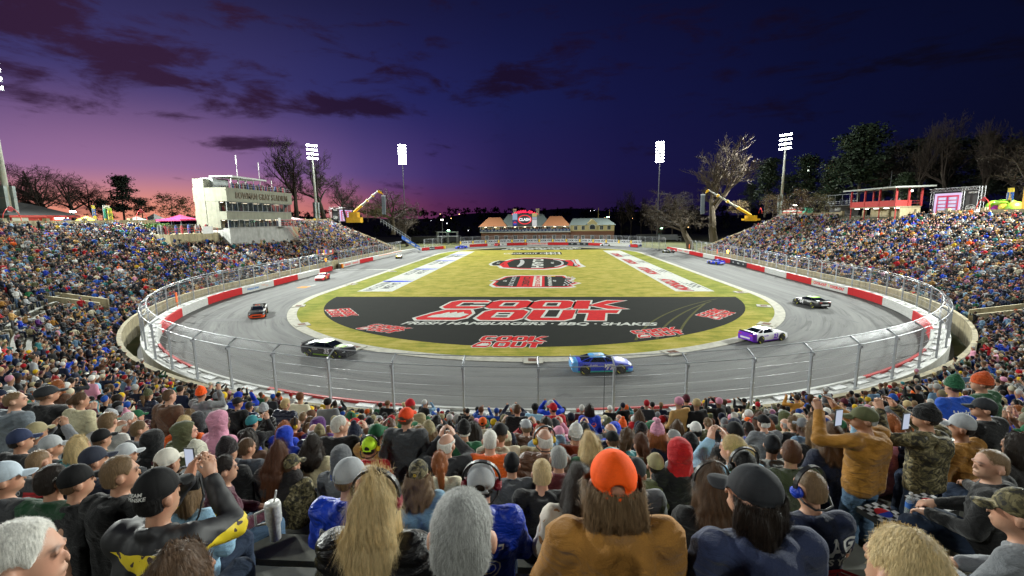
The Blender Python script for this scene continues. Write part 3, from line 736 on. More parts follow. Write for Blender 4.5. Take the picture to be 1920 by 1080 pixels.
# far fence with banner row
tf = fence('catch_fence', 'fence along the far turn hung with white lettered banners', p_at(1195, 1, 180), PMAX - .1, 6.0)
tf2 = fence('catch_fence', 'far fence west half hung with white lettered banners', -(PMAX - .1), p_at(866, -1, 180), 6.0)
WT = MATS['letter_white']; BAN = M('banner_white', (.5, .51, .53), .7, var=.3, scale=2)
for tt, rng_ in ((tf, np.arange(PMAX - 3, p_at(1195, 1, 180), -6.2)), (tf2, np.arange(-(PMAX - 3.2), p_at(866, -1, 180), 6.2))):
    for p in rng_:
        mb = MB(); mb.sweep(wall_seg(p - 2.6, p + 2.6, [(FO - .14, 1.3), (FO - .14, 2.75), (FO - .12, 2.75), (FO - .12, 1.3)]))
        o = mb.build('banner', BAN, tt)
        V, F = text_arrays('COOK OUT', 1.05, .06); mbt = MB(); mbt.add([(*WP(p - a, FO - .16)[0], 2.02 + b_) for a, b_ in V], F); mbt.build('lettering', M('letter_dark', (.03, .03, .035)), o)
        q, nn = WP(p + 3.1, FO - .2); MB().box((q[0], q[1], 2.0), (.05, .7, 1.2), rz=math.atan2(nn[1], nn[0])).build('yellow_panel', M('letter_yellow', (.75, .5, .03)), o)

# ---- tan retaining wall in front of the seats
rt = empty('retaining_wall', (0, 0, 0), label='weathered tan concrete wall below the first row of seats', cat='wall')
RW = 2.02
rows = [[(x + nx * o_, y + ny * o_, z) for o_, z in [(0, -.2), (0, RW - .25), (-.05, RW - .25), (-.05, RW), (.30, RW), (.30, .5)]] for x, y, nx, ny in arm(52.0, 167, 152)]
mb = MB(); mb.sweep(rows, loop=False); mb.build('wall_face', CONC, rt)
for (xe, ye, sg, top) in ((CX - 52.4, 167, -1, 3.6), (CX + 52.4, 152, 1, 3.6)):   # rising end walls of the straights
    mb = MB(); P = [(0, -.2), (0, RW), (25.4, 12.4), (25.4, -.2)]
    mb.hexa([(xe, ye, -.3), (xe + sg * 26, ye, -.3), (xe + sg * 26, ye + .35, -.3), (xe, ye + .35, -.3), (xe, ye, RW), (xe + sg * 26, ye, 12.6), (xe + sg * 26, ye + .35, 12.6), (xe, ye + .35, RW)])
    mb.build('end_wall', CONC, rt)
# ---- grandstand
gs = empty('grandstand', (0, 0, 0), label='concrete horseshoe grandstand stepping up all round the track', cat='grandstand')
prof = [(.30, 1.2), (.30, row_z(0))]
for k in range(NROW):
    prof += [(ROW0 + ROWD * k, row_z(k)), (ROW0 + ROWD * (k + 1), row_z(k))]
ZT = 11.85
prof += [(ROW0 + ROWD * NROW, ZT), (ROW0 + ROWD * NROW + 9, ZT)]
mb = MB(); mb.sweep([[(x + nx * o_, y + ny * o_, z) for o_, z in prof] for x, y, nx, ny in arm(52.0)], loop=False)
STEP = M('step_concrete', (.125, .115, .075), .92, var=.5, scale=2.2, bump=.4, bscale=25, stain=.5)
mb.build('seating_tier', STEP, gs)
AIS = [4.75 + 12.4 * i for i in range(-8, 8)]          # aisle angles in degrees from straight behind the turn
ALU = M('aluminium_plank', (.19, .19, .165), .8, var=.25, scale=2.5, spec=.12, bump=.1, bscale=9, stain=.45)
def in_aisle(x, y, half=.62):
    if y < CY:
        th = math.degrees(math.atan2(x - CX, CY - y)); R_ = math.hypot(x - CX, y - CY)
        return any(abs(th - a) < math.degrees(half / R_) for a in AIS)
    yy = (y - CY) % 12.0
    return abs(yy - 6) < half
arm_f = arm(52.0, 166.4, 151.4, 460)
for k in range(NROW):
    mb = MB(); s0 = ROW0 + ROWD * k + .42; z = row_z(k) + .42; run = []
    for item in arm_f + [None]:
        if item is not None and not in_aisle(item[0] + item[2] * s0, item[1] + item[3] * s0):
            x, y, nx, ny = item
            run.append([(x + nx * o_, y + ny * o_, zz) for o_, zz in [(s0 - .15, z - .055), (s0 - .15, z), (s0 + .15, z), (s0 + .15, z - .055)]])
        else:
            if len(run) > 2:
                mb.sweep(run)
                for q in range(2, len(run) - 1, 4):
                    a = np.mean(run[q], 0); mb.box((a[0], a[1], z - .24), (.06, .06, .38))
            run = []
    mb.build('bench_row', ALU, gs)
# steps in the aisles
mb = MB()
for a in AIS:
    th = rad(a)
    for k in range(NROW):
        for h in (.5,):
            R_ = 52 + ROW0 + ROWD * k + ROWD * .75; mb.box((CX + R_ * sin(th), CY - R_ * cos(th), row_z(k) + .08), (1.1, ROWD * .5, .159), rz=th)
mb.build('aisle_step', STEP, gs)
# concourse wall round the top
cw = empty('concourse_wall', (0, 0, 0), label='tan concrete parapet along the top of the stands', cat='wall')
SP = ROW0 + ROWD * NROW + .25
ap = [q for q in arm(52.0)]
def top_run(sel):
    rows = [[(x + nx * o_, y + ny * o_, z) for o_, z in [(SP, ZT - .3), (SP, 13.0), (SP + .25, 13.0), (SP + .25, ZT - .3)]] for x, y, nx, ny in ap if sel(x, y)]
    mb = MB(); mb.sweep(rows); mb.build('parapet', CONC, cw)
top_run(lambda x, y: x < CX and 30 < y < 92); top_run(lambda x, y: x > CX and 40 < y < 96); top_run(lambda x, y: x > CX and y > 123); top_run(lambda x, y: x < CX and y > 121.5)
mb = MB()
for x, y, nx, ny in ap[::3]:
    if 30 < y and not (x < CX and 91 < y < 122): mb.box((x + nx * (SP + .12), y + ny * (SP + .12), 12.6), (.6, .6, 1.5), rz=math.atan2(ny, nx))
mb.build('pier', CONC, cw)
# tunnel mouths let into the seats
def tunnel(px, py, label, turn=0.0):
    d = ray(px, py); best = None
    for t in np.arange(20, 140, .2):
        p = EYE + t * d
        if p[2] < ramp_z(max(s_of(p[0], p[1]), 0)): best = p; break
    x, y = best[0], best[1]
    n = np.array([x - CX, min(y - CY, 0)]); n /= np.linalg.norm(n); ang = math.atan2(n[1], n[0]); z = best[2]
    t = empty('stand_tunnel', (x, y, z - .4), ang, label=label, cat='tunnel')
    for sg in (-1, 1): MB().hexa([(-2.2, sg * 1.3 - .15, -1.2), (3.2, sg * 1.3 - .15, -.2), (3.2, sg * 1.3 + .15, -.2), (-2.2, sg * 1.3 + .15, -1.2), (-2.2, sg * 1.3 - .15, .9), (3.2, sg * 1.3 - .15, 2.3), (3.2, sg * 1.3 + .15, 2.3), (-2.2, sg * 1.3 + .15, .9)]).build('side_wall', CONC, t)
    MB().box((3.35, 0, 1.2), (.3, 2.9, 2.2)).build('head_wall', CONC, t)
    MB().box((3.15, 0, .7), (.08, 2.2, 1.3)).build('opening', M('tunnel_shade', (.01, .01, .01), .9), t)  # black slab paints in the shade of the tunnel mouth
tunnel(150, 575, 'tan walled stair tunnel among the seats behind the left turn fence')
tunnel(1880, 598, 'tan walled stair tunnel among the seats behind the right turn fence')
# red stair rails at the foot of two aisles
def rails(a, label, side):
    th = rad(a); t = empty('stair_rail', (CX + 52.9 * sin(th), CY - 52.9 * cos(th), row_z(0)), th, label=label, cat='handrail', group='red rails at the foot of the aisles')
    RP = M('rail_red', (.55, .03, .025), .45)
    for sx_ in (-.75, .75):
        mb = MB(); y1 = -3.2
        pts = [(sx_, 0, .0), (sx_, 0, 1.0), (sx_, -.8, 1.05), (sx_, y1, 1.0 + 1.32), (sx_, y1, 1.3)]
        mb.tube(pts, .028, 6); mb.tube([(sx_, 0, .55), (sx_, -.8, .6), (sx_, y1, 1.85)], .024, 6)
        mb.tube([(sx_, -.9, .2), (sx_, -.9, 1.09)], .024, 6); mb.tube([(sx_, -2, .7), (sx_, -2, 1.62)], .024, 6)
        mb.build('rail', RP, t)
    MB().tube([(-.75, 0, 1.0), (-1.9, 0, 1.0), (-1.9, 0, 0)], .026, 6).build('wing_rail', RP, t)
rails(AIS[7], 'red tubular stair rail by the wall, near the hi-vis vest', 0); rails(AIS[8], 'red tubular stair rail by the wall, near the blue hooded sweatshirt', 0)
# thin black whip antenna standing at the wall
q = at(1132, 770, Y=22.6)
t = empty('antenna_mast', (q[0], q[1], row_z(0)), label='thin black antenna mast with a small pennant standing behind the wall', cat='antenna')
MB().tube([(0, 0, 0), (0, 0, 4.1)], [.022, .012], 6).build('mast', M('black_pole', (.02, .02, .02), .5), t)
MB().poly([(0, 0, 4.1), (.16, 0, 3.98), (0, 0, 3.84)]).build('pennant', M('letter_white', (.8, .8, .8)), t)
# ------------------------------------------------------------------ floodlight towers (they light the whole place)
POLE = M('pole_concrete', (.33, .34, .30), .8, var=.15, scale=2)
POLED = M('pole_dark', (.10, .10, .11), .7)
HOUS = M('lamp_housing', (.35, .36, .38), .5, metal=.5)
LENS = E_('lamp_lens', (.93, .97, 1.0), 60.0)
def lampm():
    a = MB(); a.lathe((0, 0, 0), [(.08, -.35), (.22, -.3), (.30, -.05), (.31, 0)], 10, axis='Y'); me = a.mesh('floodlight'); me.materials.append(HOUS)
    b_ = MB(); b_.lathe((0, 0, 0), [(.29, -.01), (.27, .03), (.05, .05)], 10, axis='Y'); m2 = b_.mesh('lens'); m2.materials.append(LENS)
    return me, m2
LM, LM2 = lampm()
def tower(x, y, zb, zt, aim, label, watts, rowsn=4, cols=6, pole=POLE, boxes=True, thin=False, sp=.72, ls=1.0):
    ang = math.atan2(aim[1] - y, aim[0] - x) - pi / 2          # local +y looks at the aim point
    t = empty('floodlight_tower', (x, y, zb), ang, label=label, cat='floodlight tower', group='floodlight towers round the stadium')
    h = zt - zb
    MB().lathe((0, 0, 0), [(.50 if not thin else .28, 0), (.42 if not thin else .24, h * .4), (.27 if not thin else .18, h + .2)], 12).build('pole', pole, t, True)
    if boxes:
        bm_ = MB()
        for k in range(3): bm_.box((.62, .1, 2.2 + k * 2.05), (.5, 1.5, 2.0)); bm_.box((-.62, .1, 2.2 + k * 2.05), (.5, 1.5, 2.0))
        bm_.build('control_box', M('box_grey', (.22, .26, .27), .5, metal=.3), t)
    for r in range(rowsn):
        z = h - .2 - r * 1.5; wd_ = (cols - 1) * sp / 2
        MB().box((0, .15, z - .3), (wd_ * 2 + .9, .14, .14)).box((0, .1, z - .3), (.7, .5, .3)).build('cross_arm', HOUS, t)
        for c in range(cols):
            o = bpy.data.objects.new('floodlight', LM); COL.objects.link(o); o.parent = t; o.location = (-wd_ + c * sp, .35, z); o.scale = (ls, ls, ls)
            o.rotation_euler = (rad(-20), 0, rad((c - (cols - 1) / 2) * -5))
            o2 = bpy.data.objects.new('lens', LM2); COL.objects.link(o2); o2.parent = o
    ld = bpy.data.lights.new('flood_beam', 'SPOT'); ld.energy = watts; ld.color = (.95, 1.0, .93); ld.spot_size = rad(150); ld.spot_blend = .6; ld.shadow_soft_size = .9
    lo = bpy.data.objects.new('flood_beam', ld); COL.objects.link(lo); lo.parent = t; lo.location = (0, 1.3, h - 2.4); lo.rotation_euler = (rad(90 - 22), 0, 0)
    return t
KW = 385e3
FC = (CX, 110)
tower(-84, 165, 11.8, 39.5, FC, 'tall concrete floodlight mast rising behind the press box end of the stand', KW)
tower(82, 166.5, 11.8, 39.5, FC, 'tall leaning concrete floodlight mast before the pine trees', KW)
tower(-72.5, 236, -.3, 50, FC, 'thin dark mast with a blazing lamp block above the far left hillside', KW, 7, 5, POLED, False, True, .8, 1.35)
tower(56.9, 236, -.3, 48.5, FC, 'thin dark mast with a blazing lamp block beyond the field house roof', KW, 7, 5, POLED, False, True, .8, 1.35)
tower(-94, 74.9, 11.8, 40.5, (CX, 70), 'floodlight mast with grey control boxes beside the red roofed concession hut', KW * 1.15)
tower(89, 66, 11.8, 40.5, (CX, 70), 'floodlight mast standing just past the right hand stand', KW * 1.15)
tower(-46, -24, 11.8, 42, (CX, 60), 'floodlight mast behind the near stand, left of the viewer', KW * .10)
tower(40, -26, 11.8, 42, (CX, 60), 'floodlight mast behind the near stand, right of the viewer', KW * .10)
# ------------------------------------------------------------------ buildings on the rim and beyond the far turn
GLASS = M('dark_glass', (.02, .025, .03), .08, metal=.0, spec=.9)
WHITE = M('white_paint', (.62, .62, .60), .6, var=.1)
RED = M('red_paint', (.42, .025, .022), .55, var=.2)
CONC3 = M('pale_concrete', (.20, .20, .155), .85, var=.18, scale=.7, bump=.15, stain=.3)
WARM = E_('warm_room', (1.0, .72, .38), 1.5)
COOL = E_('tube_light', (1.0, .95, .85), 9.0)
DARK = M('dark_void', (.012, .012, .014), .9)
# ---- press box: local x along the front (away down the straight), y into the building, z up. Front faces the track
def press_box():
    o = at(423, 430, X=-67.5); z0 = at(430, 455, X=-67.5)[2]
    A = at(423, 351, X=-67.5); Bq = at(546, 362, X=-67.5)
    y0, y1 = A[1], Bq[1]; Lx = y1 - y0; zt = A[2]
    t = empty('press_box', (-67.5, y0, 0), pi / 2, label='pale concrete press box building with brown lettering over a band of windows', cat='press box')
    D = 7.5
    def zz(py): return at(423, py, X=-67.5)[2]
    w1t, w1b, w2t, w2b = zz(377), zz(396), zz(412), zz(428)
    # body is built of storeys; the front of each overhangs
    mb = MB(); mb.box((Lx / 2, D / 2, (zt + w1t) / 2), (Lx, D, zt - w1t)); mb.box((Lx / 2, .12, zt - .25), (Lx + .3, .4, .5))
    mb.build('upper_band', CONC3, t)
    mb = MB(); mb.box((Lx / 2, D / 2 + .2, (w1b + w2t) / 2), (Lx - .1, D - .4, w1b - w2t)); mb.build('middle_band', CONC3, t)
    mb = MB(); mb.box((Lx / 2, D / 2 + .3, (w2b + 5.0) / 2), (Lx - .6, D, w2b - 5.0)); mb.build('base', CONC2, t)
    mb = MB(); mb.box((1.17, D - 1.4, (zt + 1.9 + w2b) / 2), (2.4, 2.4, zt + 1.9 - w2b)); mb.box((.29, D / 2 + .9, (w1t + w2b) / 2), (.5, D - 2.2, w1t - w2b - .004)); mb.build('end_wall', CONC3, t)
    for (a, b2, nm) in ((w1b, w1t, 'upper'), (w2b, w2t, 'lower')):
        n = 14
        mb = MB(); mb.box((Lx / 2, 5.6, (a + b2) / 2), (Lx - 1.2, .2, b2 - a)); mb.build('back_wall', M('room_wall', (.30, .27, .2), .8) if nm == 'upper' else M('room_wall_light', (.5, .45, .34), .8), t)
        w_ = (Lx - .3) / n
        for i in range(n):
            f = MB(); x = .15 + w_ * (i + .5)
            f.box((x - w_ / 2 + .05, .38, (a + b2) / 2), (.09, .12, b2 - a)); f.box((x, .38, b2 - .05), (w_ - .1, .1, .1)); f.box((x, .38, a + .05), (w_ - .1, .1, .1))
            fo = f.build('window', M('frame_grey', (.25, .26, .26), .5), t)
            if nm == 'upper' or i < 6:
                MB().box((x, .36, (a + b2) / 2), (w_ - .1, .02, b2 - a - .2)).build('pane', M('tinted_glass', (.03, .04, .045), .06, alpha=.45), fo)
            else: MB().box((x, .36, a + .55), (w_ - .1, .02, 1.0)).build('pane', M('tinted_glass', (.03, .04, .045), .06, alpha=.45), fo)
        for i in range(6):
            MB().box((2 + i * (Lx - 4) / 5, 3.2, b2 - .12), (1.6, .5, .08)).build('ceiling_lamp', E_('room_lamp', (1, .85, .6), 14.0 if nm == 'lower' else 5.0), t)
        # people and chairs behind the glass
        for i in range(26):
            x = 1 + (Lx - 2) * (i + rng.random() * .7) / 26; hgt = 1.1 + .6 * rng.random(); mbp = MB()
            cy_ = 1.0 + rng.random() * 2.2
            mbp.box((x, cy_, a + hgt * .42), (.46, .3, hgt * .8), taper=.8); mbp.ell((x, cy_, a + hgt * .82 + .14), (.11, .12, .15), 8, 6)
            if i % 5 == 4: mbp.box((x, cy_, a + .2), (1.0, .6, .5))
            ob = mbp.build('seated_guest', M('guest_%d' % (i % 5), [(.02, .02, .03), (.05, .08, .25), (.25, .04, .05), (.2, .2, .2), (.10, .06, .04)][i % 5], .8), t)
        MB().box((Lx / 2, 3, a - .03), (Lx - 1, 6, .06)).build('floor', M('room_floor', (.2, .17, .13)), t)
    mb = MB()
    text_on(mb, 'Bowman Gray Stadium'.upper(), (Lx * .51, -.03, zt - (zt - w1t) * .55), (1, 0, 0), (0, 0, 1), 2.0, .012, xs=.80, spacing=1.08)
    lt = mb.build('lettering', M('bronze_letter', (.085, .055, .02), .5), t); md = lt.modifiers.new('s', 'SOLIDIFY'); md.thickness = .12; md.offset = 1
    # roof deck with rail, canopy and spectators
    mb = MB()
    for i in range(5):
        for yy in (.8, 4.6): mb.box((-.2 + 3.2 + i * 2.6, yy, zt + 1.25), (.14, .14, 2.5))
    mb.box((8.6, 2.7, zt + 2.58), (12.4, 5.2, .22)); mb.box((8.6, .05, zt + 2.45), (12.4, .1, .3)); mb.build('canopy', M('canopy_grey', (.42, .43, .42), .6), t)
    MB().box((4.4, 5.6, zt + 1.1), (5, 2.8, 2.2)).build('roof_room', M('siding', (.35, .38, .38), .6), t)
    for i in range(46):
        x = 3 + (Lx - 4) * i / 46 + rng.random() * .3; h = 1.15 + rng.random() * .5; y = .6 + rng.random() * .5; mbp = MB()
        mbp.box((x, y, zt + h * .4), (.45, .3, h * .8), taper=.75); mbp.ell((x, y, zt + h * .8 + .13), (.11, .12, .15), 8, 6)
        mbp.build('roof_guest', M('guest_%d' % (i % 5), (.02, .02, .03)), t)
    mb = MB(); mb.tube([(.2, .25, zt + .55), (Lx, .25, zt + .55)], .03, 5); mb.tube([(.2, .25, zt + 1.0), (Lx, .25, zt + 1.0)], .03, 5); mb.build('roof_rail', GALV, t)
    for x, h in ((11.5, 8.2), (20.0, 7.5), (25, 3.4), (14.4, 2.6)):
        MB().tube([(x, 5, zt), (x, 5, zt + h)], [.07, .03], 5).tube([(x, 5, zt + h * .75), (x + .05, 5, zt + h)], .11, 5).build('aerial', WHITE, t)
    # steps down to the seats at the far end, red rails
    mb = MB(); x0 = Lx * .82
    for k in range(11): mb.box((x0 + k * .42, -.9, w2b - .2 - k * .34), (.44, 1.4, .12))
    mb.box((x0 - 1.4, -.9, w2b - .12), (2.6, 1.5, .16)); mb.build('outside_stair', CONC2, t)
    mb = MB()
    for yy in (-1.55, -.25): mb.tube([(x0 - 2.6, yy, w2b + .95), (x0, yy, w2b + .95), (x0 + 4.6, yy, w2b - 2.8)], .035, 5); mb.tube([(x0 - 2.6, yy, w2b + .5), (x0, yy, w2b + .5), (x0 + 4.6, yy, w2b - 3.2)], .03, 5)
    for k in range(6): mb.tube([(x0 - 2.6 + k * 1.4, -1.55, w2b - (0 if k < 2 else (k - 2) * 1.1)), (x0 - 2.6 + k * 1.4, -1.55, w2b + .95 - (0 if k < 2 else (k - 2) * 1.1))], .03, 5)
    mb.build('stair_rail', M('rail_red', (.55, .03, .025)), t)
    MB().box((x0 - 1.6, .3, w2b + 1.1), (1.1, .1, 2.2)).build('door', WHITE, t)
    return t, y0, y1, w2b
PB, PBY0, PBY1, PBZ = press_box()
def terrace(y0, y1, x, z, label):
    t = empty('terrace', (x, y0, 0), pi / 2, label=label, cat='terrace'); Lx = y1 - y0
    MB().box((Lx / 2, 2.5, (z + 5) / 2), (Lx, 5.0, z - 5)).build('wall', CONC, t)
    mb = MB()
    for h in (.55, 1.05): mb.tube([(0, .15, z + h), (Lx, .15, z + h)], .035, 5)
    n = int(Lx / 1.5)
    for i in range(n + 1): mb.tube([(Lx * i / n, .15, z), (Lx * i / n, .15, z + 1.05)], .03, 5)
    mb.build('railing', M('rail_red', (.55, .03, .025)), t)
    for i in range(int(Lx * 1.6)):
        x2 = rng.random() * Lx; h = 1.6 + rng.random() * .25; y = .6 + rng.random() * 2.5; mbp = MB()
        mbp.box((x2, y, z + h * .62), (.46, .28, h * .5), taper=.85); mbp.box((x2, y, z + h * .2), (.36, .24, h * .4)); mbp.ell((x2, y, z + h * .93), (.1, .12, .14), 8, 6)
        mbp.build('standing_guest', M('guest_%d' % (i % 5), (.02, .02, .03)), t)
    return t
tl = terrace(at(318, 440, X=-70)[1], PBY0 - .3, -70, at(380, 437, X=-70)[2], 'tan walled terrace with red rails below the magenta canopy')
terrace(PBY1 + .2, PBY1 + 6.5, -70, at(560, 425, X=-70)[2], 'small tan terrace with red rails at the far side of the press box')
MB().box((PBY0 - at(318, 440, X=-70)[1] - 3.4, -.05, at(380, 437, X=-70)[2] + .6), (3.0, .06, 1.5)).build('banner', WHITE, tl)
# ---- red hut with black hip roof at the far left
def red_hut():
    X = -93; a, b2 = at(22, 420, X=X), at(136, 420, X=X); z0 = 11.85; ze = at(80, 404, X=X)[2]; zr = at(60, 383, X=X - 4)[2]; L_ = b2[1] - a[1]
    t = empty('concession_hut', (X, a[1], 0), pi / 2, label='low red and white concession hut with a black hipped roof', cat='hut')
    MB().box((L_ / 2, 4, (z0 + ze) / 2), (L_, 8, ze - z0)).build('wall', RED, t)
    MB().box((L_ * .13, -.06, (z0 + ze) / 2), (L_ * .24, .2, ze - z0 - .1)).build('white_front', WHITE, t)
    mb = MB(); e = .9
    mb.add([(-e, -e, ze), (L_ + e, -e, ze), (L_ + e, 8 + e, ze), (-e, 8 + e, ze), (3, 4, zr + .6), (L_ - 3.5, 4, zr)], [(0, 1, 5, 4), (1, 2, 5), (2, 3, 4, 5), (3, 0, 4), (3, 2, 1, 0)])
    mb.build('roof', M('shingle', (.012, .013, .014), .95, var=.4, scale=8), t)
    MB().box((L_ / 2, -e, ze - .18), (L_ + 2 * e, .12, .4)).build('fascia', M('fascia_red', (.5, .03, .025), .5), t)
    for i, x in enumerate((.47, .60)): MB().box((L_ * x, -.03, z0 + 1.1), (1.3, .08, 2.2)).build('door', M('door_red', (.5, .03, .02)), t)
    for x in (.74, .86): MB().box((L_ * x, -.2, ze - .55), (1.0, .25, .22)).build('wall_lamp', E_('wall_lamp', (1, .6, .4), 25.0), t)
red_hut()
# hoops over the concourse wall piers
def hoop(px, X, label):
    q = at(px, 424, X=X); t = empty('gate_arch', (q[0], q[1], 13.0), label=label, cat='arch', group='red hooped arches over the concourse entrances')
    A = np.linspace(0, pi, 14); MB().tube([(0, 1.2 * cos(a), 1.9 * sin(a)) for a in A], .06, 6).build('hoop', M('rail_red', (.5, .03, .03)), t)
    MB().lathe((0, 0, 1.75), [(.32, -.08), (.42, 0), (.32, .08)], 14, axis='X').build('disc', M('disc_red', (.3, .02, .03)), t)
hoop(25, -79.8, 'thin red hoop arch over the concourse entrance by the concession hut'); hoop(268, -79.8, 'thin red hoop arch over the concourse entrance by the grey tents'); hoop(1838, 75.6, 'thin red hoop arch beside the black panel of the video wall'); hoop(1424, 75.6, 'thin red hoop arch left of the fire truck')
# ---- right hand red scoring stand
def booth():
    X = 73.6; a, b2 = at(1593, 412, X=X), at(1676, 412, X=X); zf = at(1640, 388, X=X)[2]; zr = at(1640, 356, X=X)[2]; zb = 9.8
    y0, y1 = b2[1], a[1]; L_ = y1 - y0    # y1 is farther
    t = empty('scoring_stand', (X, y1, 0), -pi / 2, label='red open sided two storey scoring stand with a flat grey roof', cat='stand')
    D = 5.0      # local x runs towards the camera, local y away from the track
    MB().box((L_ / 2, D / 2, zf - .1), (L_ + .3, D, .25)).build('deck', M('deck_tan', (.33, .26, .16), .8), t)
    MB().box((L_ / 2, -.02, zf + .62), (L_, .12, 1.25)).build('front_panel', M('clap_red', (.48, .035, .03), .6, var=.25, scale=6), t)
    MB().box((L_ - .02, 1.6, zf + .62), (.12, 3.0, 1.25)).build('side_panel', M('clap_red', (.48, .035, .03)), t)
    for (x, y) in [(0, 0), (L_ * .33, 0), (L_ * .66, 0), (L_, 0), (L_, D), (0, D), (L_, D * .5)]:
        MB().box((x, y, (zf + zr) / 2), (.3, .3, zr - zf)).build('post', RED, t)
    mb = MB(); mb.hexa([(-1.2, -1.4, zr), (L_ + 1.4, -1.4, zr), (L_ + 1.4, D + 1.6, zr + .15), (-1.2, D + 1.6, zr + .15), (-1.2, -1.4, zr + .3), (L_ + 1.4, -1.4, zr + .3), (L_ + 1.4, D + 1.6, zr + .45), (-1.2, D + 1.6, zr + .45)])
    mb.build('roof', M('roof_grey', (.36, .38, .35), .6), t)
    MB().box((L_ / 2, D - .2, (zf + zb) / 2), (L_, .3, zf - zb - .3)).build('lower_back_wall', M('tan_wall', (.45, .37, .22), .8), t)
    MB().box((L_ - .1, D * .6, (zf + zb) / 2), (.3, D * .8, zf - zb - .3)).build('lower_side_wall', M('tan_wall', (.45, .37, .22), .8), t)
    for i in range(5): MB().box((.8 + i * (L_ - 1.6) / 4, 1.0, zf - .35), (1.3, .25, .12)).build('strip_lamp', COOL, t)
    for i in range(4): MB().box((L_ * i / 3, .1, (zf + zb) / 2), (.16, .16, zf - zb)).build('lower_post', RED, t)
    mb = MB()
    for h in (.6, 1.1): mb.tube([(0, .1, zb + h), (L_, .1, zb + h)], .03, 5); mb.tube([(L_, 3.2, zf + h), (L_, D, zf + h)], .04, 5)
    mb.build('rail', RED, t)
    MB().box((L_ / 2, 3.5, zb - .3), (L_ + .4, D + 1, .6)).build('plinth', CONC, t)
    for sg in (-1, 1): MB().hexa([(L_ / 2 + sg * (L_ / 2 + .3) - .2, -4.5, 7.6), (L_ / 2 + sg * (L_ / 2 + .3) + .2, -4.5, 7.6), (L_ / 2 + sg * (L_ / 2 + .3) + .2, 2.5, 9.8), (L_ / 2 + sg * (L_ / 2 + .3) - .2, 2.5, 9.8), (L_ / 2 + sg * (L_ / 2 + .3) - .2, -4.5, 9.2), (L_ / 2 + sg * (L_ / 2 + .3) + .2, -4.5, 9.2), (L_ / 2 + sg * (L_ / 2 + .3) + .2, 2.5, 11.6), (L_ / 2 + sg * (L_ / 2 + .3) - .2, 2.5, 11.6)]).build('stair_wall', CONC, t)
    for i in range(20):
        up = i < 11; x = .6 + rng.random() * (L_ - 1.2); y = .8 + rng.random() * 2.5; z = zf if up else zb; h = 1.5 + rng.random() * .3; mbp = MB()
        mbp.box((x, y, z + h * .6), (.46, .28, h * .5), taper=.85); mbp.box((x, y, z + h * .2), (.36, .24, h * .4)); mbp.ell((x, y, z + h * .93), (.1, .12, .14), 8, 6)
        mbp.build('official', M('guest_%d' % (3 if up and i % 2 else 0), (.02, .02, .03)), t)
    MB().box((L_ * .6, 4, zf + .5), (4, 1.5, 1.0)).build('table', M('table_dark', (.05, .05, .055)), t)
    MB().ell((L_ * .85, 4.5, zr - .5), (.25, .25, .2), 10, 6).build('hanging_lamp', COOL, t)
    MB().tube([(L_ * .45, D - 1, zr), (L_ * .45, D - 1, zr + 4.2)], [.05, .02], 5).build('whip_aerial', POLED, t)
booth()
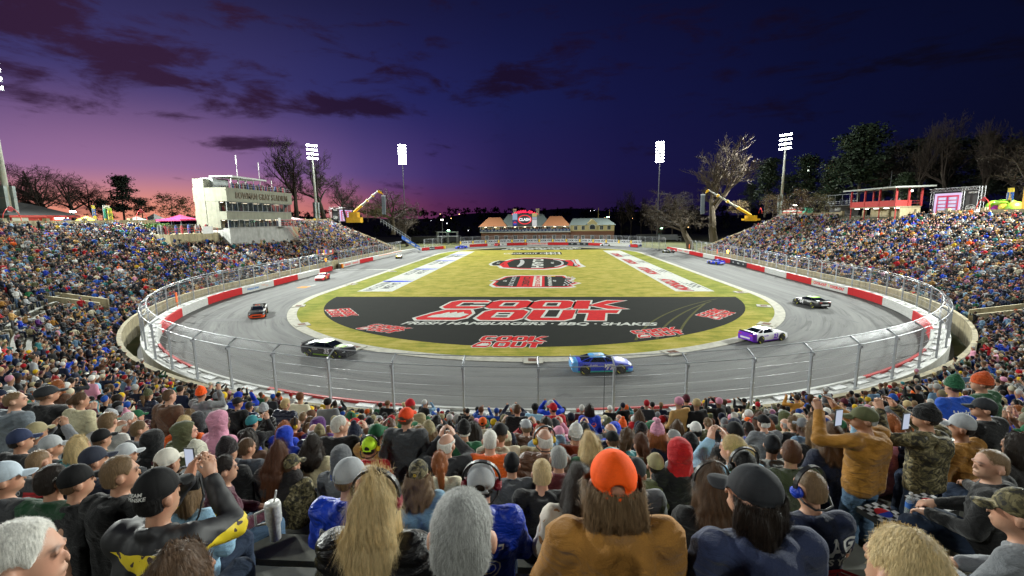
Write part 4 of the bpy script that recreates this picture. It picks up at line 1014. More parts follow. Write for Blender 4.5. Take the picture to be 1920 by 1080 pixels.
# ---- video walls in truss frames
def video_wall(p0, p1, X, py0, py1, label, panel_side, zb):
    a, b2 = at(p0, py1, X=X), at(p1, py1, X=X); zt = at((p0 + p1) / 2, py0, X=X)[2]
    y_near, y_far = min(a[1], b2[1]), max(a[1], b2[1]); W = y_far - y_near; H = zt - zb
    sgn = 1 if X < 0 else -1
    t = empty('video_wall', (X, y_near if X < 0 else y_far, zb), pi / 2 if X < 0 else -pi / 2, label=label, cat='video screen')
    TR = M('truss', (.5, .5, .52), .35, metal=.7)
    def truss(x0, z0, x1, z1, y=0.0):
        mb = MB(); d = np.array([x1 - x0, 0, z1 - z0]); L_ = np.linalg.norm(d); d /= L_; u = np.array([d[2], 0, -d[0]]); k = int(L_ / .55)
        w_ = .30
        for s1 in (-1, 1):
            for s2 in (-1, 1):
                o = np.array([x0, y, z0]) + u * s1 * w_ + np.array([0, s2 * w_, 0]); mb.tube([o, o + d * L_], .05, 5)
        for i in range(k):
            for s2 in (-1, 1):
                p = np.array([x0, y + s2 * w_, z0]) + d * (L_ * i / k); q = p + d * (L_ / k); s = 1 if i % 2 else -1
                mb.tube([p + u * s * w_, q - u * s * w_], .035, 4)
        mb.build('truss', TR, t)
    fr = .60
    dark0, dark1 = (W * .70, W * .93) if panel_side > 0 else (W * .07, W * .3)
    s0, s1 = (W * .07, W * .63) if panel_side > 0 else (W * .37, W * .93)
    for x in (.3, (s1 + dark0) / 2 if panel_side > 0 else (dark1 + s0) / 2, W - .3): truss(x, 0, x, H)
    truss(.3, H - .35, W - .3, H - .35, -.62)
    MB().box(((s0 + s1) / 2, .1, H * .47), (s1 - s0 + .3, .4, H * .92)).build('cabinet', M('screen_cabinet', (.01, .01, .012), .6), t)
    sw, sh_, sx0, sz0 = s1 - s0, H * .80, s0, H * .02
    MB().box(((s0 + s1) / 2, -.13, sz0 + sh_ / 2), (sw, .04, sh_)).build('screen', E_('screen_white', (.8, .62, .95), .95), t)
    mb = MB()
    x0, x1, z0, z1 = sx0 + sw * .10, sx0 + sw * .90, sz0 + sh_ * .03, sz0 + sh_ * .9
    mb.box(((x0 + x1) / 2, -.165, (z0 + z1) / 2), (x1 - x0, .02, z1 - z0)); mb.build('red_bracket', E_('screen_red', (.8, .03, .12), .8), t)
    mb = MB(); mg = MB()
    for c_ in (0, 1):
        for r_ in range(5):
            cx_ = x0 + (x1 - x0) * (.26 + .48 * c_); cz = z0 + (z1 - z0) * (.1 + .185 * r_)
            mb.box((cx_, -.185, cz), ((x1 - x0) * .40, .02, (z1 - z0) * .145))
            for l in range(3): mg.box((cx_, -.2, cz + (l - 1) * (z1 - z0) * .042), ((x1 - x0) * .32, .01, (z1 - z0) * .02))
    mb.build('bracket_row', E_('screen_lilac', (.35, .30, .62), .8), t); mg.build('bracket_line', E_('screen_line', (.9, .88, 1), 1.2), t)
    MB().box(((dark0 + dark1) / 2, -.1, H * .46), (dark1 - dark0, .1, H * .86)).build('black_panel', M('panel_black', (.012, .012, .016), .5), t)
    mb = MB(); text_on(mb, 'CLASH', ((dark0 + dark1) / 2, -.16, H * .28), (1, 0, 0), (0, 0, 1), (dark1 - dark0) * .26, .04); text_on(mb, 'NASCAR', ((dark0 + dark1) / 2 + .1, -.16, H * .80), (1, 0, 0), (0, 0, 1), (dark1 - dark0) * .18, .03, .25)
    A = np.linspace(0, 2 * pi, 24, endpoint=False); cx_ = (dark0 + dark1) / 2
    mb.sweep([[(cx_ + r * cos(q) * (dark1 - dark0) * .42, -.16, H * .28 + r * sin(q) * H * .11) for r in (1, .9)] for q in A], closed=True, loop=False)
    mb.build('lettering', M('letter_white', (.8, .8, .8)), t)
video_wall(1744, 1838, 82, 352, 404, 'large video wall in a silver truss frame glowing with a red lilac chart', 1, 11.85)
video_wall(620, 664, -86, 389, 417, 'smaller distant video wall in a truss frame beside the yellow boom lift', -1, 12.0)
# ---- boom cranes holding hanging speaker columns
def crane(pts, D, base, label, splabel, spk):
    P = [at(px, py, **D) for px, py in pts]
    t = empty('boom_crane', (P[0][0], P[0][1], P[0][2]), label=label, cat='crane')
    YEL = M('crane_yellow', (.75, .42, .01), .45); o = np.array(P[0])
    Q = [p - o for p in P]; d = Q[1] - Q[0]
    for k, (f0, f1, r, mt) in enumerate([(0, .3, .42, YEL), (.28, .55, .32, M('boom_grey', (.42, .40, .33), .5)), (.53, .78, .26, MATS.get('boom_grey')), (.76, 1.0, .2, WHITE)]):
        MB().tube([Q[0] + d * f0, Q[0] + d * f1], r, 8).build('boom_section', mt, t)
    for f in (.3, .55, .78): MB().tube([Q[0] + d * (f - .02), Q[0] + d * (f + .02)], .5, 8).build('boom_collar', YEL, t)
    MB().tube([Q[1] - d * .01, Q[1] + (Q[2] - Q[1]) * .6], .42, 8).tube([Q[1], Q[2]], .2, 6).build('jib', YEL, t)
    MB().box((0, 0, -.9), (3.0, 2.4, 1.8)).box((0, 0, (12 - P[0][2] - 1.8) / 2 - .2), (5, 2.6, max(.6, P[0][2] - 12 - 1.4))).build('turret', YEL, t)
    S = [at(px, py, **D) for px, py in spk]; o2 = S[0]
    ts = empty('speaker_column', tuple(o2), label=splabel, cat='speaker')
    hgt = S[0][2] - S[1][2]
    n = 9
    for k in range(n): MB().box((0, (k / n) ** 2 * -.5, -hgt * (k + .5) / n), (1.1, .9, hgt / n * .94), rx=-.05 * k).build('speaker_box', M('speaker_grey', (.10, .12, .14), .6), ts)
    MB().tube([(0, 0, 0), (0, 0, P[2][2] - o2[2])], .05, 5).box((0, 0, .15), (1.3, .8, .3)).build('hanger', GALV, ts)
crane([(664, 398), (709, 358), (718, 364)], dict(Y=158), 12, 'yellow telescopic boom crane raised beside the left video wall', 'tall grey column of loudspeakers hanging from the left crane', [(719, 368), (723, 402)])
crane([(1408, 404), (1328, 356), (1323, 362)], dict(Y=158), 12, 'yellow telescopic boom crane in front of the big bare tree', 'tall grey column of loudspeakers hanging from the right crane', [(1318, 366), (1318, 401)])
# ---- field house beyond the far turn
def field_house():
    Y = 236.0
    def X_(px): return at(px, 430, Y=Y)[0]
    def Zq(py, px=1000): return at(px, py, Y=Y)[2]
    x0, x1, x2 = X_(902), X_(1068), X_(1151)
    zb = -.3; z1 = Zq(441); z2 = Zq(434); z3 = Zq(424); z4 = Zq(408)
    BRK = M('brick', (.22, .10, .065), .85, var=.3, scale=6); CRM = M('cream', (.62, .52, .28), .8); TER = M('terracotta', (.32, .125, .05), .8, var=.2, scale=4); SLT = M('slate', (.10, .125, .12), .7)
    WIN = M('win_dark', (.03, .04, .05), .15); FRM = M('frame_white', (.6, .6, .58), .6)
    t = empty('field_house', (x0, Y, 0), label='two storey brick and cream clubhouse with terracotta roofs and a long balcony', cat='building'); W = x1 - x0
    MB().box((W / 2, 7, (zb + z2) / 2), (W, 14, z2 - zb)).build('brick_wall', BRK, t)
    MB().box((W * .13, 7.5, (z2 + z3) / 2), (W * .25, 13, z3 - z2)).build('cream_wall', CRM, t); MB().box((W * .86, 7.5, (z2 + z3) / 2), (W * .27, 13, z3 - z2)).build('cream_wall', CRM, t)
    MB().box((W * .49, 7.5, (z2 + z3) / 2), (W * .47, 13, z3 - z2 - .01)).build('centre_wall', BRK, t)
    def hip(xa, xb, ya, yb, za, zc, inset, mt, name='roof'):
        mb = MB(); mb.add([(xa, ya, za), (xb, ya, za), (xb, yb, za), (xa, yb, za), (xa + inset, (ya + yb) / 2, zc), (xb - inset, (ya + yb) / 2, zc)], [(0, 1, 5, 4), (1, 2, 5), (2, 3, 4, 5), (3, 0, 4), (3, 2, 1, 0)]); return mb.build(name, mt, t)
    hip(-1, W * .30, -2.2, 16, z3, z4 + .3, 4.2, TER); hip(W * .69, W * 1.01, -2.2, 16, z3, z4 + .6, 4.2, TER)
    hip(W * .2, W * .8, 0, 17, z3, Zq(401), 4.5, SLT)
    for xx in (W * .375, W * .64):
        MB().box((xx, 8, Zq(402)), (1.6, 1.6, 5.4)).build('chimney', M('chimney_stone', (.35, .28, .2)), t); MB().box((xx, 8, Zq(402) + 2.8), (2.0, 2.0, .4)).build('chimney_cap', CRM, t)
    MB().box((W / 2, -1.2, z2 - .15), (W + .6, 3.4, .5)).build('balcony_slab', FRM, t)
    MB().box((W / 2, -2.85, z2 + .7), (W + .4, .1, 1.1)).build('balcony_banner', M('banner_blue', (.03, .06, .17), .7), t)
    mb = MB()
    for k in range(26): mb.box((W * (k + .5) / 26, -2.92, z2 + .7), (W / 26 * .6, .02, .5))
    mb.build('banner_mark', M('banner_mark', (.4, .43, .5)), t)
    for k in range(8): MB().box((W * k / 7, -2.6, (z2 + z3) / 2), (.28, .28, z3 - z2)).build('balcony_post', FRM, t)
    MB().box((W / 2, -1.1, z3 - .12), (W + .8, 3.6, .3)).build('eave', FRM, t)
    for k in range(9): MB().box((W * (k + .5) / 9, -.9, z3 - .35), (1.0, .3, .12)).build('soffit_lamp', E_('soffit_lamp', (1, .8, .5), 12.0), t)
    def window(x, z, w_, h, y=-.02, tt=None):
        f = MB(); f.box((x, y, z), (w_ + .3, .1, h + .3)); fo = f.build('window', FRM, tt or t); pm_ = MB()
        pm_.box((x - w_ * .26, y - .04, z), (w_ * .46, .06, h)).box((x + w_ * .26, y - .04, z), (w_ * .46, .06, h)); pm_.build('pane', WIN, fo)
    for k in range(11): window(W * (k + .6) / 11.3, (z2 + z3) / 2 + .2, 1.8, 1.8, y=.95)
    for k in range(9): window(W * (k + .6) / 9.2, (zb + z1) / 2 + .9, 1.6, 2.0)
    for i in range(44):
        x = rng.random() * W; h = 1.6 + rng.random() * .2; y = -2.2 + rng.random(); mbp = MB()
        mbp.box((x, y, z2 + .1 + h * .45), (.46, .28, h * .85), taper=.85); mbp.ell((x, y, z2 + .1 + h * .95), (.1, .12, .14), 7, 5)
        mbp.build('balcony_guest', M('guest_%d' % (i % 5), (.02, .02, .03)), t)
    # scoreboard standing on the roof
    sx0, sx1 = X_(962) - x0, X_(1007) - x0; sa, sb = Zq(424), Zq(400)
    s = empty('scoreboard', (x0, Y - 3.2, 0), label='roof top scoreboard with a glowing oval crest and red arched lettering', cat='scoreboard')
    wv = sx1 - sx0
    MB().box(((sx0 + sx1) / 2, .4, (sa + sb) / 2), (wv, .8, sb - sa)).build('screen', E_('board_dark', (.05, .04, .05), .5), s)
    for (xa, xb, za, zc, col, nm) in [(-.0, .20, .0, .49, (.02, .03, .2), 'blue_panel'), (.0, .20, .51, 1.0, (.35, .5, .7), 'pale_panel'), (.8, 1.0, .0, .49, (.75, .75, .75), 'white_panel'), (.8, 1.0, .51, .72, (.4, .45, .55), 'grey_panel'), (.8, 1.0, .74, 1.0, (.6, .5, .2), 'gold_panel')]:
        MB().box((sx0 + wv * (xa + xb) / 2, -.04, sa + (sb - sa) * (za + zc) / 2), (wv * (xb - xa) * .97, .06, (sb - sa) * (zc - za))).build(nm, E_('board_' + nm, col, .7), s)
    A = np.linspace(0, 2 * pi, 32, endpoint=False); cx_, cz = (sx0 + sx1) / 2, sa + (sb - sa) * .52
    mb = MB(); mb.sweep([[(cx_ + r * cos(q) * wv * .28, -.05, cz + r * sin(q) * (sb - sa) * .36) for r in (1, .84)] for q in A], closed=True, loop=False); mb.build('crest_ring', E_('board_red', (1, .03, .05), 1.1), s)
    mb = MB(); text_on(mb, 'CLASH', (cx_, -.07, cz), (1, 0, 0), (0, 0, 1), 1.9, .05); mb.build('crest_lettering', E_('board_white', (1, 1, 1), 1.0), s)
    A2 = np.linspace(0, 2 * pi, 20, endpoint=False)
    for ci, (h0, h1, col) in enumerate([(0, pi, (.6, .02, .03)), (pi, 2 * pi, (.02, .05, .5))]):
        mb = MB(); mb.poly([(sx0 + wv * .1 + .85 * cos(q), -.08, sa + (sb - sa) * .25 + .85 * sin(q)) for q in np.linspace(h0, h1, 12)]); mb.build('round_mark', E_('round_%d' % ci, col, .9), s)
    mb = MB(); txt = 'BOWMAN GRAY'
    for i, ch in enumerate(txt):
        q = (i - 5) * .105; r = 11.5
        text_on(mb, ch, (cx_ + r * sin(q), 0, sb - r + .9 + r * cos(q)), (cos(q), 0, -sin(q)), (sin(q), 0, cos(q)), 1.75, .06)
    text_on(mb, 'STADIUM', (cx_, 0, sb + .55), (1, 0, 0), (0, 0, 1), .75, .05)
    mb.build('arched_lettering', E_('neon_red', (1, .02, .08), 1.6), s)
    mb = MB()
    for xx in (sx0 + .5, sx1 - .5): mb.box((xx, .8, (sb + 3) / 2), (.3, .3, sb - 3))
    mb.build('support_post', POLED, s)
    # right hand wing: a separate cream and brick house
    t2 = empty('brick_house', (x1 + .4, Y - 1, 0), label='cream and brick house with a slate roof and an arched middle window', cat='building'); W2 = x2 - x1 - .4
    zc2 = Zq(434); ze2 = Zq(423); zr2 = Zq(410.5)
    MB().box((W2 / 2, 7, (zb + zc2) / 2), (W2, 14, zc2 - zb)).build('brick_wall', BRK, t2); MB().box((W2 / 2, 7, (zc2 + ze2) / 2), (W2 + .1, 14.1, ze2 - zc2)).build('cream_wall', CRM, t2)
    mb = MB(); xa, xb, ya, yb = -.8, W2 + .8, -1, 15; mb.add([(xa, ya, ze2), (xb, ya, ze2), (xb, yb, ze2), (xa, yb, ze2), (xa + 2.5, 7, zr2), (xb - 3.5, 7, zr2)], [(0, 1, 5, 4), (1, 2, 5), (2, 3, 4, 5), (3, 0, 4), (3, 2, 1, 0)]); mb.build('roof', SLT, t2)
    mb = MB(); gx = W2 * .5; mb.add([(gx - 2.4, -.6, zc2 + 1), (gx + 2.4, -.6, zc2 + 1), (gx + 2.4, -.6, ze2 + 1), (gx, -.6, ze2 + 3), (gx - 2.4, -.6, ze2 + 1), (gx - 2.4, 4, zc2 + 1), (gx + 2.4, 4, zc2 + 1), (gx + 2.4, 4, ze2 + 1), (gx, 6, ze2 + 3), (gx - 2.4, 4, ze2 + 1)], [(0, 1, 2, 3, 4), (1, 6, 7, 2), (2, 7, 8, 3), (3, 8, 9, 4), (4, 9, 5, 0)]); mb.build('gable', CRM, t2)
    A = np.linspace(0, pi, 12); P = [(gx - 1.3, -.66, zc2 + .9), (gx + 1.3, -.66, zc2 + .9)] + [(gx + 1.3 * cos(q), -.66, ze2 - 1.0 + 1.3 * sin(q)) for q in A]
    fo = MB().poly([((p[0] - gx) * 1.18 + gx, -.64, (p[2] - zc2 - 2) * 1.12 + zc2 + 2) for p in P]).build('arched_window', FRM, t2); MB().poly(P).build('pane', WIN, fo)
    for f in (.12, .29, .71, .88): window(W2 * f, (zc2 + ze2) / 2 + .1, 1.5, 1.9, -.1, t2)
    for f in (.12, .29, .5, .71, .88): window(W2 * f, zb + 2.6, 1.5, 2.0, -.1, t2)
field_house()
# small green lamp masts, yellow goal posts behind the far houses
def mast(px, py, Y, label, em, h0=-.3, top=True):
    q = at(px, py, Y=Y); t = empty('lamp_mast', (q[0], q[1], h0), label=label, cat='lamp post')
    MB().tube([(0, 0, 0), (0, 0, q[2] - h0)], [.16, .1], 6).build('pole', POLED, t)
    if top: MB().box((0, -.2, q[2] - h0), (1.2, .3, .35)).build('lamp', em, t)
GRN = E_('green_lamp', (.45, 1.0, .55), 25.0)
mast(1140, 407, 262, 'short mast with bright greenish lamps behind the brick house roof', GRN); mast(841, 432, 225, 'small mast with a green lamp near the pit yard', GRN); mast(1240, 428, 250, 'small mast with a green lamp at the foot of the thin right mast', GRN)
mast(829, 412, 232, 'slim street lamp standing over the pit yard', E_('street_lamp', (1, .95, .85), 18.0)); mast(1490, 385, 170, 'round street lamp among the shrubs beside the fire truck', E_('street_lamp', (1, .95, .85), 18.0), 11.8)
mast(138, 397, 95, 'street lamp on a dark pole beside the red hut', E_('street_lamp', (1, .95, .85), 5.0), 11.8)
q = at(1122, 408, Y=255); t = empty('goal_post', (q[0], q[1], -.3), label='tall yellow goal post uprights behind the brick house', cat='goal post')
MB().tube([(0, 0, 0), (0, 0, 18)], .16, 6).tube([(6, 0, 6), (6, 0, 17)], .12, 6).tube([(0, 0, 6), (6, 0, 6)], .14, 6).build('upright', M('goal_yellow', (.4, .3, .08), .6), t)
# ------------------------------------------------------------------ trees, hills, tents and odds and ends on the rim
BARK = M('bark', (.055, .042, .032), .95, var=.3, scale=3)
BARKL = M('bark_lit', (.075, .058, .04), .95, var=.3, scale=3)  # same bark with the floodlit tan put into its colour
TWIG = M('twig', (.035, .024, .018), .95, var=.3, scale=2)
TWIGL = M('twig_lit', (.055, .04, .027), .95, var=.3, scale=2)  # twigs of the floodlit trees, lighter by painted-in light
def bare_tree_mesh(seed, spread=.9, levels=5, up=.35, trunk=.26, first=5):
    """unit height bare tree: trunk mesh and branch mesh"""
    r = random.Random(seed); tk = MB(); br = MB()
    def grow(p, d, L, rad_, lv):
        n = 4 if lv < 2 else (3 if lv < 4 else 2)
        pts = [p.copy()]; q = p.copy(); dd = d.copy()
        for i in range(n):
            dd = (dd + Vector((r.gauss(0, .14), r.gauss(0, .14), r.gauss(0, .08) + (.05 if lv else 0)))).normalized(); q = q + dd * L / n; pts.append(q.copy())
        rs = [rad_ * (1 - .55 * i / n) for i in range(n + 1)]
        (tk if lv == 0 else br).tube(pts, rs, 7 if lv == 0 else (5 if lv < 2 else 3), caps=False)
        if lv >= levels: return
        k = [first + 1, 5, 5, 4, 4][min(lv, 4)]
        for i in range(k):
            f = (.55 + .45 * (i + 1) / k) if lv == 0 else (.22 + .75 * (i + r.random() * .6) / k)
            j = min(int(f * n), n - 1); base = pts[j].lerp(pts[j + 1], f * n - j)
            a = r.random() * 2 * pi; o = dd.orthogonal().normalized(); o.rotate(Matrix.Rotation(a, 3, dd))
            nd = (dd * (.75 if lv else .55 + .4 * r.random()) + o * spread * (1.0 if lv else .9 + .3 * r.random()) + Vector((0, 0, up * (.5 if lv else 1)))).normalized()
            if lv == 0 and i == k - 1: nd = (dd + o * .25).normalized()
            grow(base, nd, L * (.62 + .25 * r.random()) * (1.15 if lv == 0 else .72), max(rs[j] * (.62 if lv == 0 else .5), .0012), lv + 1)
    grow(Vector((0, 0, 0)), Vector((0, 0, 1)), .36, trunk * .11, 0)
    zmax = max(v[2] for v in br.V); 
    for mb in (tk, br): mb.V = [(v[0] / zmax, v[1] / zmax, v[2] / zmax) for v in mb.V]
    return tk.mesh('trunk'), br.mesh('crown')
BT = [bare_tree_mesh(3, .85, 5, .45), bare_tree_mesh(8, 1.1, 5, .25), bare_tree_mesh(21, .7, 5, .6), bare_tree_mesh(34, 1.25, 5, .1, .3, 6)]
def bare_tree(px, ptop, X=None, Y=None, zb=11.85, kind=0, label='', wide=1.0, pale=False, rz=0.0, name='bare_tree'):
    q = at(px, ptop, X=X, Y=Y); h = q[2] - zb
    t = empty(name, (q[0], q[1], zb - .2), rz, label=label, cat='tree'); t.scale = (h * wide, h * wide, h)
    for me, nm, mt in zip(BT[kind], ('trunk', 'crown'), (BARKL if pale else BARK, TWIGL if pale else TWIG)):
        if not me.materials: me.materials.append(None)
        o = bpy.data.objects.new(nm, me); COL.objects.link(o); o.parent = t; o.material_slots[0].link = 'OBJECT'; o.material_slots[0].material = mt
    return t
bare_tree(36, 312, X=-122, kind=1, label='spreading bare tree against the sunset behind the red hut, nearest the frame edge', wide=1.25)
bare_tree(84, 300, X=-125, kind=3, label='tallest of the bare trees rising behind the red hut', wide=1.15, rz=1)
bare_tree(128, 318, X=-132, kind=0, label='bare tree with a rounded crown between the red hut and the dark pine', wide=1.3, rz=2)
bare_tree(168, 326, X=-135, kind=1, label='lower bare tree right beside the dark pine', wide=1.2, rz=4)
bare_tree(-20, 318, X=-118, kind=0, label='bare tree cut by the picture edge behind the floodlight mast', wide=1.2, rz=3)
bare_tree(542, 250, Y=172, kind=2, label='tall bare tree directly behind the press box end', wide=.95, rz=.6)
bare_tree(600, 283, Y=182, kind=0, label='bare tree behind the left concrete floodlight mast', wide=1.0, rz=2.2)
bare_tree(644, 318, Y=190, kind=1, label='smaller bare tree behind the distant video wall', wide=.9, rz=1.4)
bare_tree(515, 300, Y=185, kind=1, label='bare tree half hidden by the tall one behind the press box', wide=.9, rz=5)
bare_tree(672, 362, Y=200, kind=3, label='low bare tree behind the left boom crane', wide=1.3, rz=.3)
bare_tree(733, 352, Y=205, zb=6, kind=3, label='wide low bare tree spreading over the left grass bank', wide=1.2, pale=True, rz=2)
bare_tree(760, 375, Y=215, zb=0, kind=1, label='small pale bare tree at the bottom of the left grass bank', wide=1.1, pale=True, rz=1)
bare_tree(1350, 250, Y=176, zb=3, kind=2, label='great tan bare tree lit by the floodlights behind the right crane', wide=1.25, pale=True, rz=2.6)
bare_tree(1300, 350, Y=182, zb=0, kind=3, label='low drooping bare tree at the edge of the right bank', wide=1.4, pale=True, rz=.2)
for i, (px, pt, Y, k) in enumerate([(1185, 352, 262, 2), (1168, 368, 268, 0), (1206, 366, 270, 2), (1225, 376, 265, 1), (1262, 372, 262, 0), (1281, 384, 258, 1)]):
    bare_tree(px, pt, Y=Y, zb=-.3, kind=k, label=['tall thin bare tree right of the brick house', 'bare tree close against the brick house roof', 'second thin bare tree right of the brick house', 'bare tree left of the thin right mast', 'bare tree right of the thin right mast', 'bare tree nearest the right grandstand end'][i], wide=.6, rz=i)
bare_tree(1745, 222, Y=135, kind=2, label='very tall bare tree behind the right video wall', wide=.6, rz=2)
bare_tree(1800, 208, Y=128, kind=0, label='tallest grey bare tree above the video wall banner', wide=.7, rz=1)
bare_tree(1860, 214, Y=120, kind=2, label='tall bare tree above the white tent', wide=.65, rz=4)
bare_tree(1690, 262, Y=150, kind=1, label='reddish bare tree between the big pine and the tall bare trees', wide=.9, rz=3)
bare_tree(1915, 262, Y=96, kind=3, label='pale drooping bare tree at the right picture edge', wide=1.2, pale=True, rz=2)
bare_tree(1935, 214, Y=118, kind=0, label='bare tree beyond the right picture edge', wide=.7, rz=2)
def clump_tree(name, px, ptop, X=None, Y=None, zb=11.85, w_=.5, label='', mat=None, kind='pine', seed=1, n=60, rz=0.0):
    q = at(px, ptop, X=X, Y=Y); h = q[2] - zb; R = np.random.default_rng(seed)
    t = empty(name, (q[0], q[1], zb - .2), rz, label=label, cat='tree' if kind != 'shrub' else 'shrub')
    V = []; F = []
    for i in range(n):
        if kind == 'pine':
            f = .30 + .70 * R.random() ** .8; rr_ = w_ * h * (1.12 - f) ** .75 * (.35 + .65 * R.random()) * (.75 + .5 * sin(f * 23 + seed))
        else:
            f = .25 + .75 * R.random(); rr_ = w_ * h * math.sqrt(max(.05, 1 - (f - .55) ** 2 * 4)) * R.random() ** .5
        a = R.random() * 2 * pi; c = np.array([rr_ * cos(a), rr_ * sin(a), f * h])
        cs = h * (.10 if kind == 'pine' else .12) * (.6 + .8 * R.random())
        m_ = 70 if kind == 'pine' else 50
        P = R.normal(size=(m_, 3)) * np.array([cs, cs, cs * (.38 if kind == 'pine' else .7)]) * .6 + c
        dv = R.normal(size=(m_, 3)); dv /= np.linalg.norm(dv, axis=1)[:, None]; dv[:, 2] *= .5
        e = np.cross(dv, R.normal(size=(m_, 3))); e /= np.linalg.norm(e, axis=1)[:, None]
        ln = h * (.022 if kind == 'pine' else .02) * (.6 + R.random((m_, 1))); wd_ = ln * (.4 if kind == 'pine' else .6)
        o = len(V); quad = np.stack([P - dv * ln, P + e * wd_, P + dv * ln, P - e * wd_], 1).reshape(-1, 3)
        V.extend(quad.tolist()); F.extend([(o + 4 * j, o + 4 * j + 1, o + 4 * j + 2, o + 4 * j + 3) for j in range(m_)])
    me = np_mesh('crown', V, np.array(F)); mesh_obj('crown', me, mat, t)
    mb = MB(); mb.tube([(0, 0, 0), (.01 * h, 0, h * .5), (0, .01 * h, h * .93)], [h * .022, h * .015, h * .004], 6)
    for i in range(14 if kind == 'pine' else 8):
        f = .35 + .55 * R.random(); a = R.random() * 2 * pi; L_ = w_ * h * (1.05 - f) * .9; mb.tube([(0, 0, f * h), (L_ * cos(a), L_ * sin(a), f * h + .04 * h)], [h * .007, h * .002], 4)
    mb.build('trunk', BARK, t)
PINE = M('pine_needles', (.016, .030, .013), .9, var=.5, scale=.6); PINED = M('pine_dark', (.012, .018, .010), .9, var=.5, scale=.6)
BRSH = M('brown_shrub', (.11, .075, .035), .95, var=.4, scale=1.5); OLSH = M('olive_shrub', (.12, .105, .05), .95, var=.4, scale=1.5); CED = M('cedar', (.03, .05, .02), .9, var=.5, scale=.8)
clump_tree('pine_tree', 222, 331, X=-118, w_=.42, label='dark pine silhouetted against the sunset left of the press box', mat=PINED, seed=3, n=75)
clump_tree('pine_tree', 188, 372, X=-115, w_=.7, label='low dark pine beside the feather flags', mat=PINED, seed=5)
clump_tree('pine_tree', 262, 368, X=-116, w_=.7, label='low dark pine behind the grey canopies', mat=PINED, seed=6)
clump_tree('round_shrub', 318, 362, X=-112, w_=.6, label='brown round shrub just left of the press box wall', mat=BRSH, kind='shrub', seed=7)
clump_tree('round_shrub', 688, 380, Y=185, w_=.55, label='olive round shrub under the left boom crane', mat=OLSH, kind='shrub', seed=8)
clump_tree('round_shrub', 712, 384, Y=186, w_=.6, label='olive round shrub below the left speaker column', mat=OLSH, kind='shrub', seed=9)
clump_tree('pine_tree', 1442, 298, Y=190, w_=.30, label='dark green pine left of the leaning right mast', mat=PINE, seed=11)
clump_tree('pine_tree', 1516, 290, Y=178, w_=.34, label='dark green pine right of the leaning right mast', mat=PINE, seed=12)
clump_tree('pine_tree', 1622, 234, Y=148, w_=.40, label='biggest dark pine, above the red scoring stand', mat=PINE, seed=13, n=110)
clump_tree('pine_tree', 1560, 320, Y=160, w_=.30, label='smaller pine left of the biggest one', mat=PINE, seed=14)
for i, (px, pt, Y, lb) in enumerate([(1480, 332, 205, 'dark tree in the wood between the two pines by the leaning mast'), (1572, 300, 200, 'dark tree in the wood left of the biggest pine'), (1665, 275, 185, 'dark tree in the wood right of the biggest pine'), (1720, 262, 182, 'dark tree in the wood above the cedar'), (1795, 262, 175, 'dark tree in the wood behind the tallest grey bare tree'), (1850, 255, 168, 'dark tree in the wood left of the pale drooping tree'), (1915, 262, 160, 'dark tree in the wood at the right picture edge'), (1410, 345, 215, 'dark tree in the wood just right of the great tan tree')]):
    clump_tree('wood_tree', px, pt, Y=Y, w_=.42, label=lb, mat=PINED, seed=40 + i, n=64)
clump_tree('cedar_tree', 1700, 325, Y=128, w_=.30, label='olive green cedar behind the video wall corner', mat=CED, seed=15)
clump_tree('pine_tree', 1768, 300, Y=150, w_=.45, label='dark pine mass behind the video wall truss', mat=PINED, seed=16, n=80)
clump_tree('pine_tree', 1860, 300, Y=132, w_=.5, label='dark pine mass behind the white tent', mat=PINED, seed=17, n=80)
for i, (px, pt, mt, lb) in enumerate([(1386, 375, BRSH, 'brown round shrub below the boom of the right crane'), (1452, 365, BRSH, 'brown round shrub left of the right mast foot'), (1497, 357, BRSH, 'largest brown round shrub right of the mast foot'), (1540, 362, OLSH, 'pale olive shrub beside the black trailer')]):
    clump_tree('round_shrub', px, pt, Y=138 if i else 172, w_=.55, label=lb, mat=mt, kind='shrub', seed=20 + i)
# far hillside: one dark mass of wood on a long low hill
xs = np.linspace(-520, 520, 90); ys = np.linspace(330, 900, 24)
X, Y = np.meshgrid(xs, ys); Z = -1 + 20 * np.clip((Y - 330) / 260, 0, 1) ** .8 * (.8 + .2 * np.sin(X * .012 + 1) + .08 * np.sin(X * .05)) + 4 * np.exp(-((X + 20) / 160) ** 2) * np.clip((Y - 400) / 200, 0, 1)
idx = np.arange(X.size).reshape(X.shape); F = np.stack([idx[:-1, :-1].ravel(), idx[:-1, 1:].ravel(), idx[1:, 1:].ravel(), idx[1:, :-1].ravel()], 1)
tag(mesh_obj('hill', np_mesh('hill', np.stack([X.ravel(), Y.ravel(), Z.ravel()], 1), F), M('hill_dark', (.012, .014, .012), .95), smooth=True), kind='structure')
R = np.random.default_rng(4); V = []; F = []
for i in range(620):
    x = R.uniform(-430, 430); y = R.uniform(300, 640); z = -1 + 20 * np.clip((y - 330) / 260, 0, 1) ** .8; hh = R.uniform(5, 9.5); ww = hh * R.uniform(.3, .5)
    P = R.normal(size=(34, 3)) * np.array([ww, ww, hh * .3]) * .55 + np.array([x, y, z + hh * .62])
    dv = R.normal(size=(34, 3)); dv /= np.linalg.norm(dv, axis=1)[:, None]; e = np.cross(dv, R.normal(size=(34, 3))); e /= np.linalg.norm(e, axis=1)[:, None]; s_ = hh * .13 * R.uniform(.5, 1.2, (34, 1))
    o = len(V); V.extend(np.stack([P - dv * s_, P + e * s_, P + dv * s_, P - e * s_], 1).reshape(-1, 3).tolist()); F.extend([(o + 4 * j, o + 4 * j + 1, o + 4 * j + 2, o + 4 * j + 3) for j in range(34)])
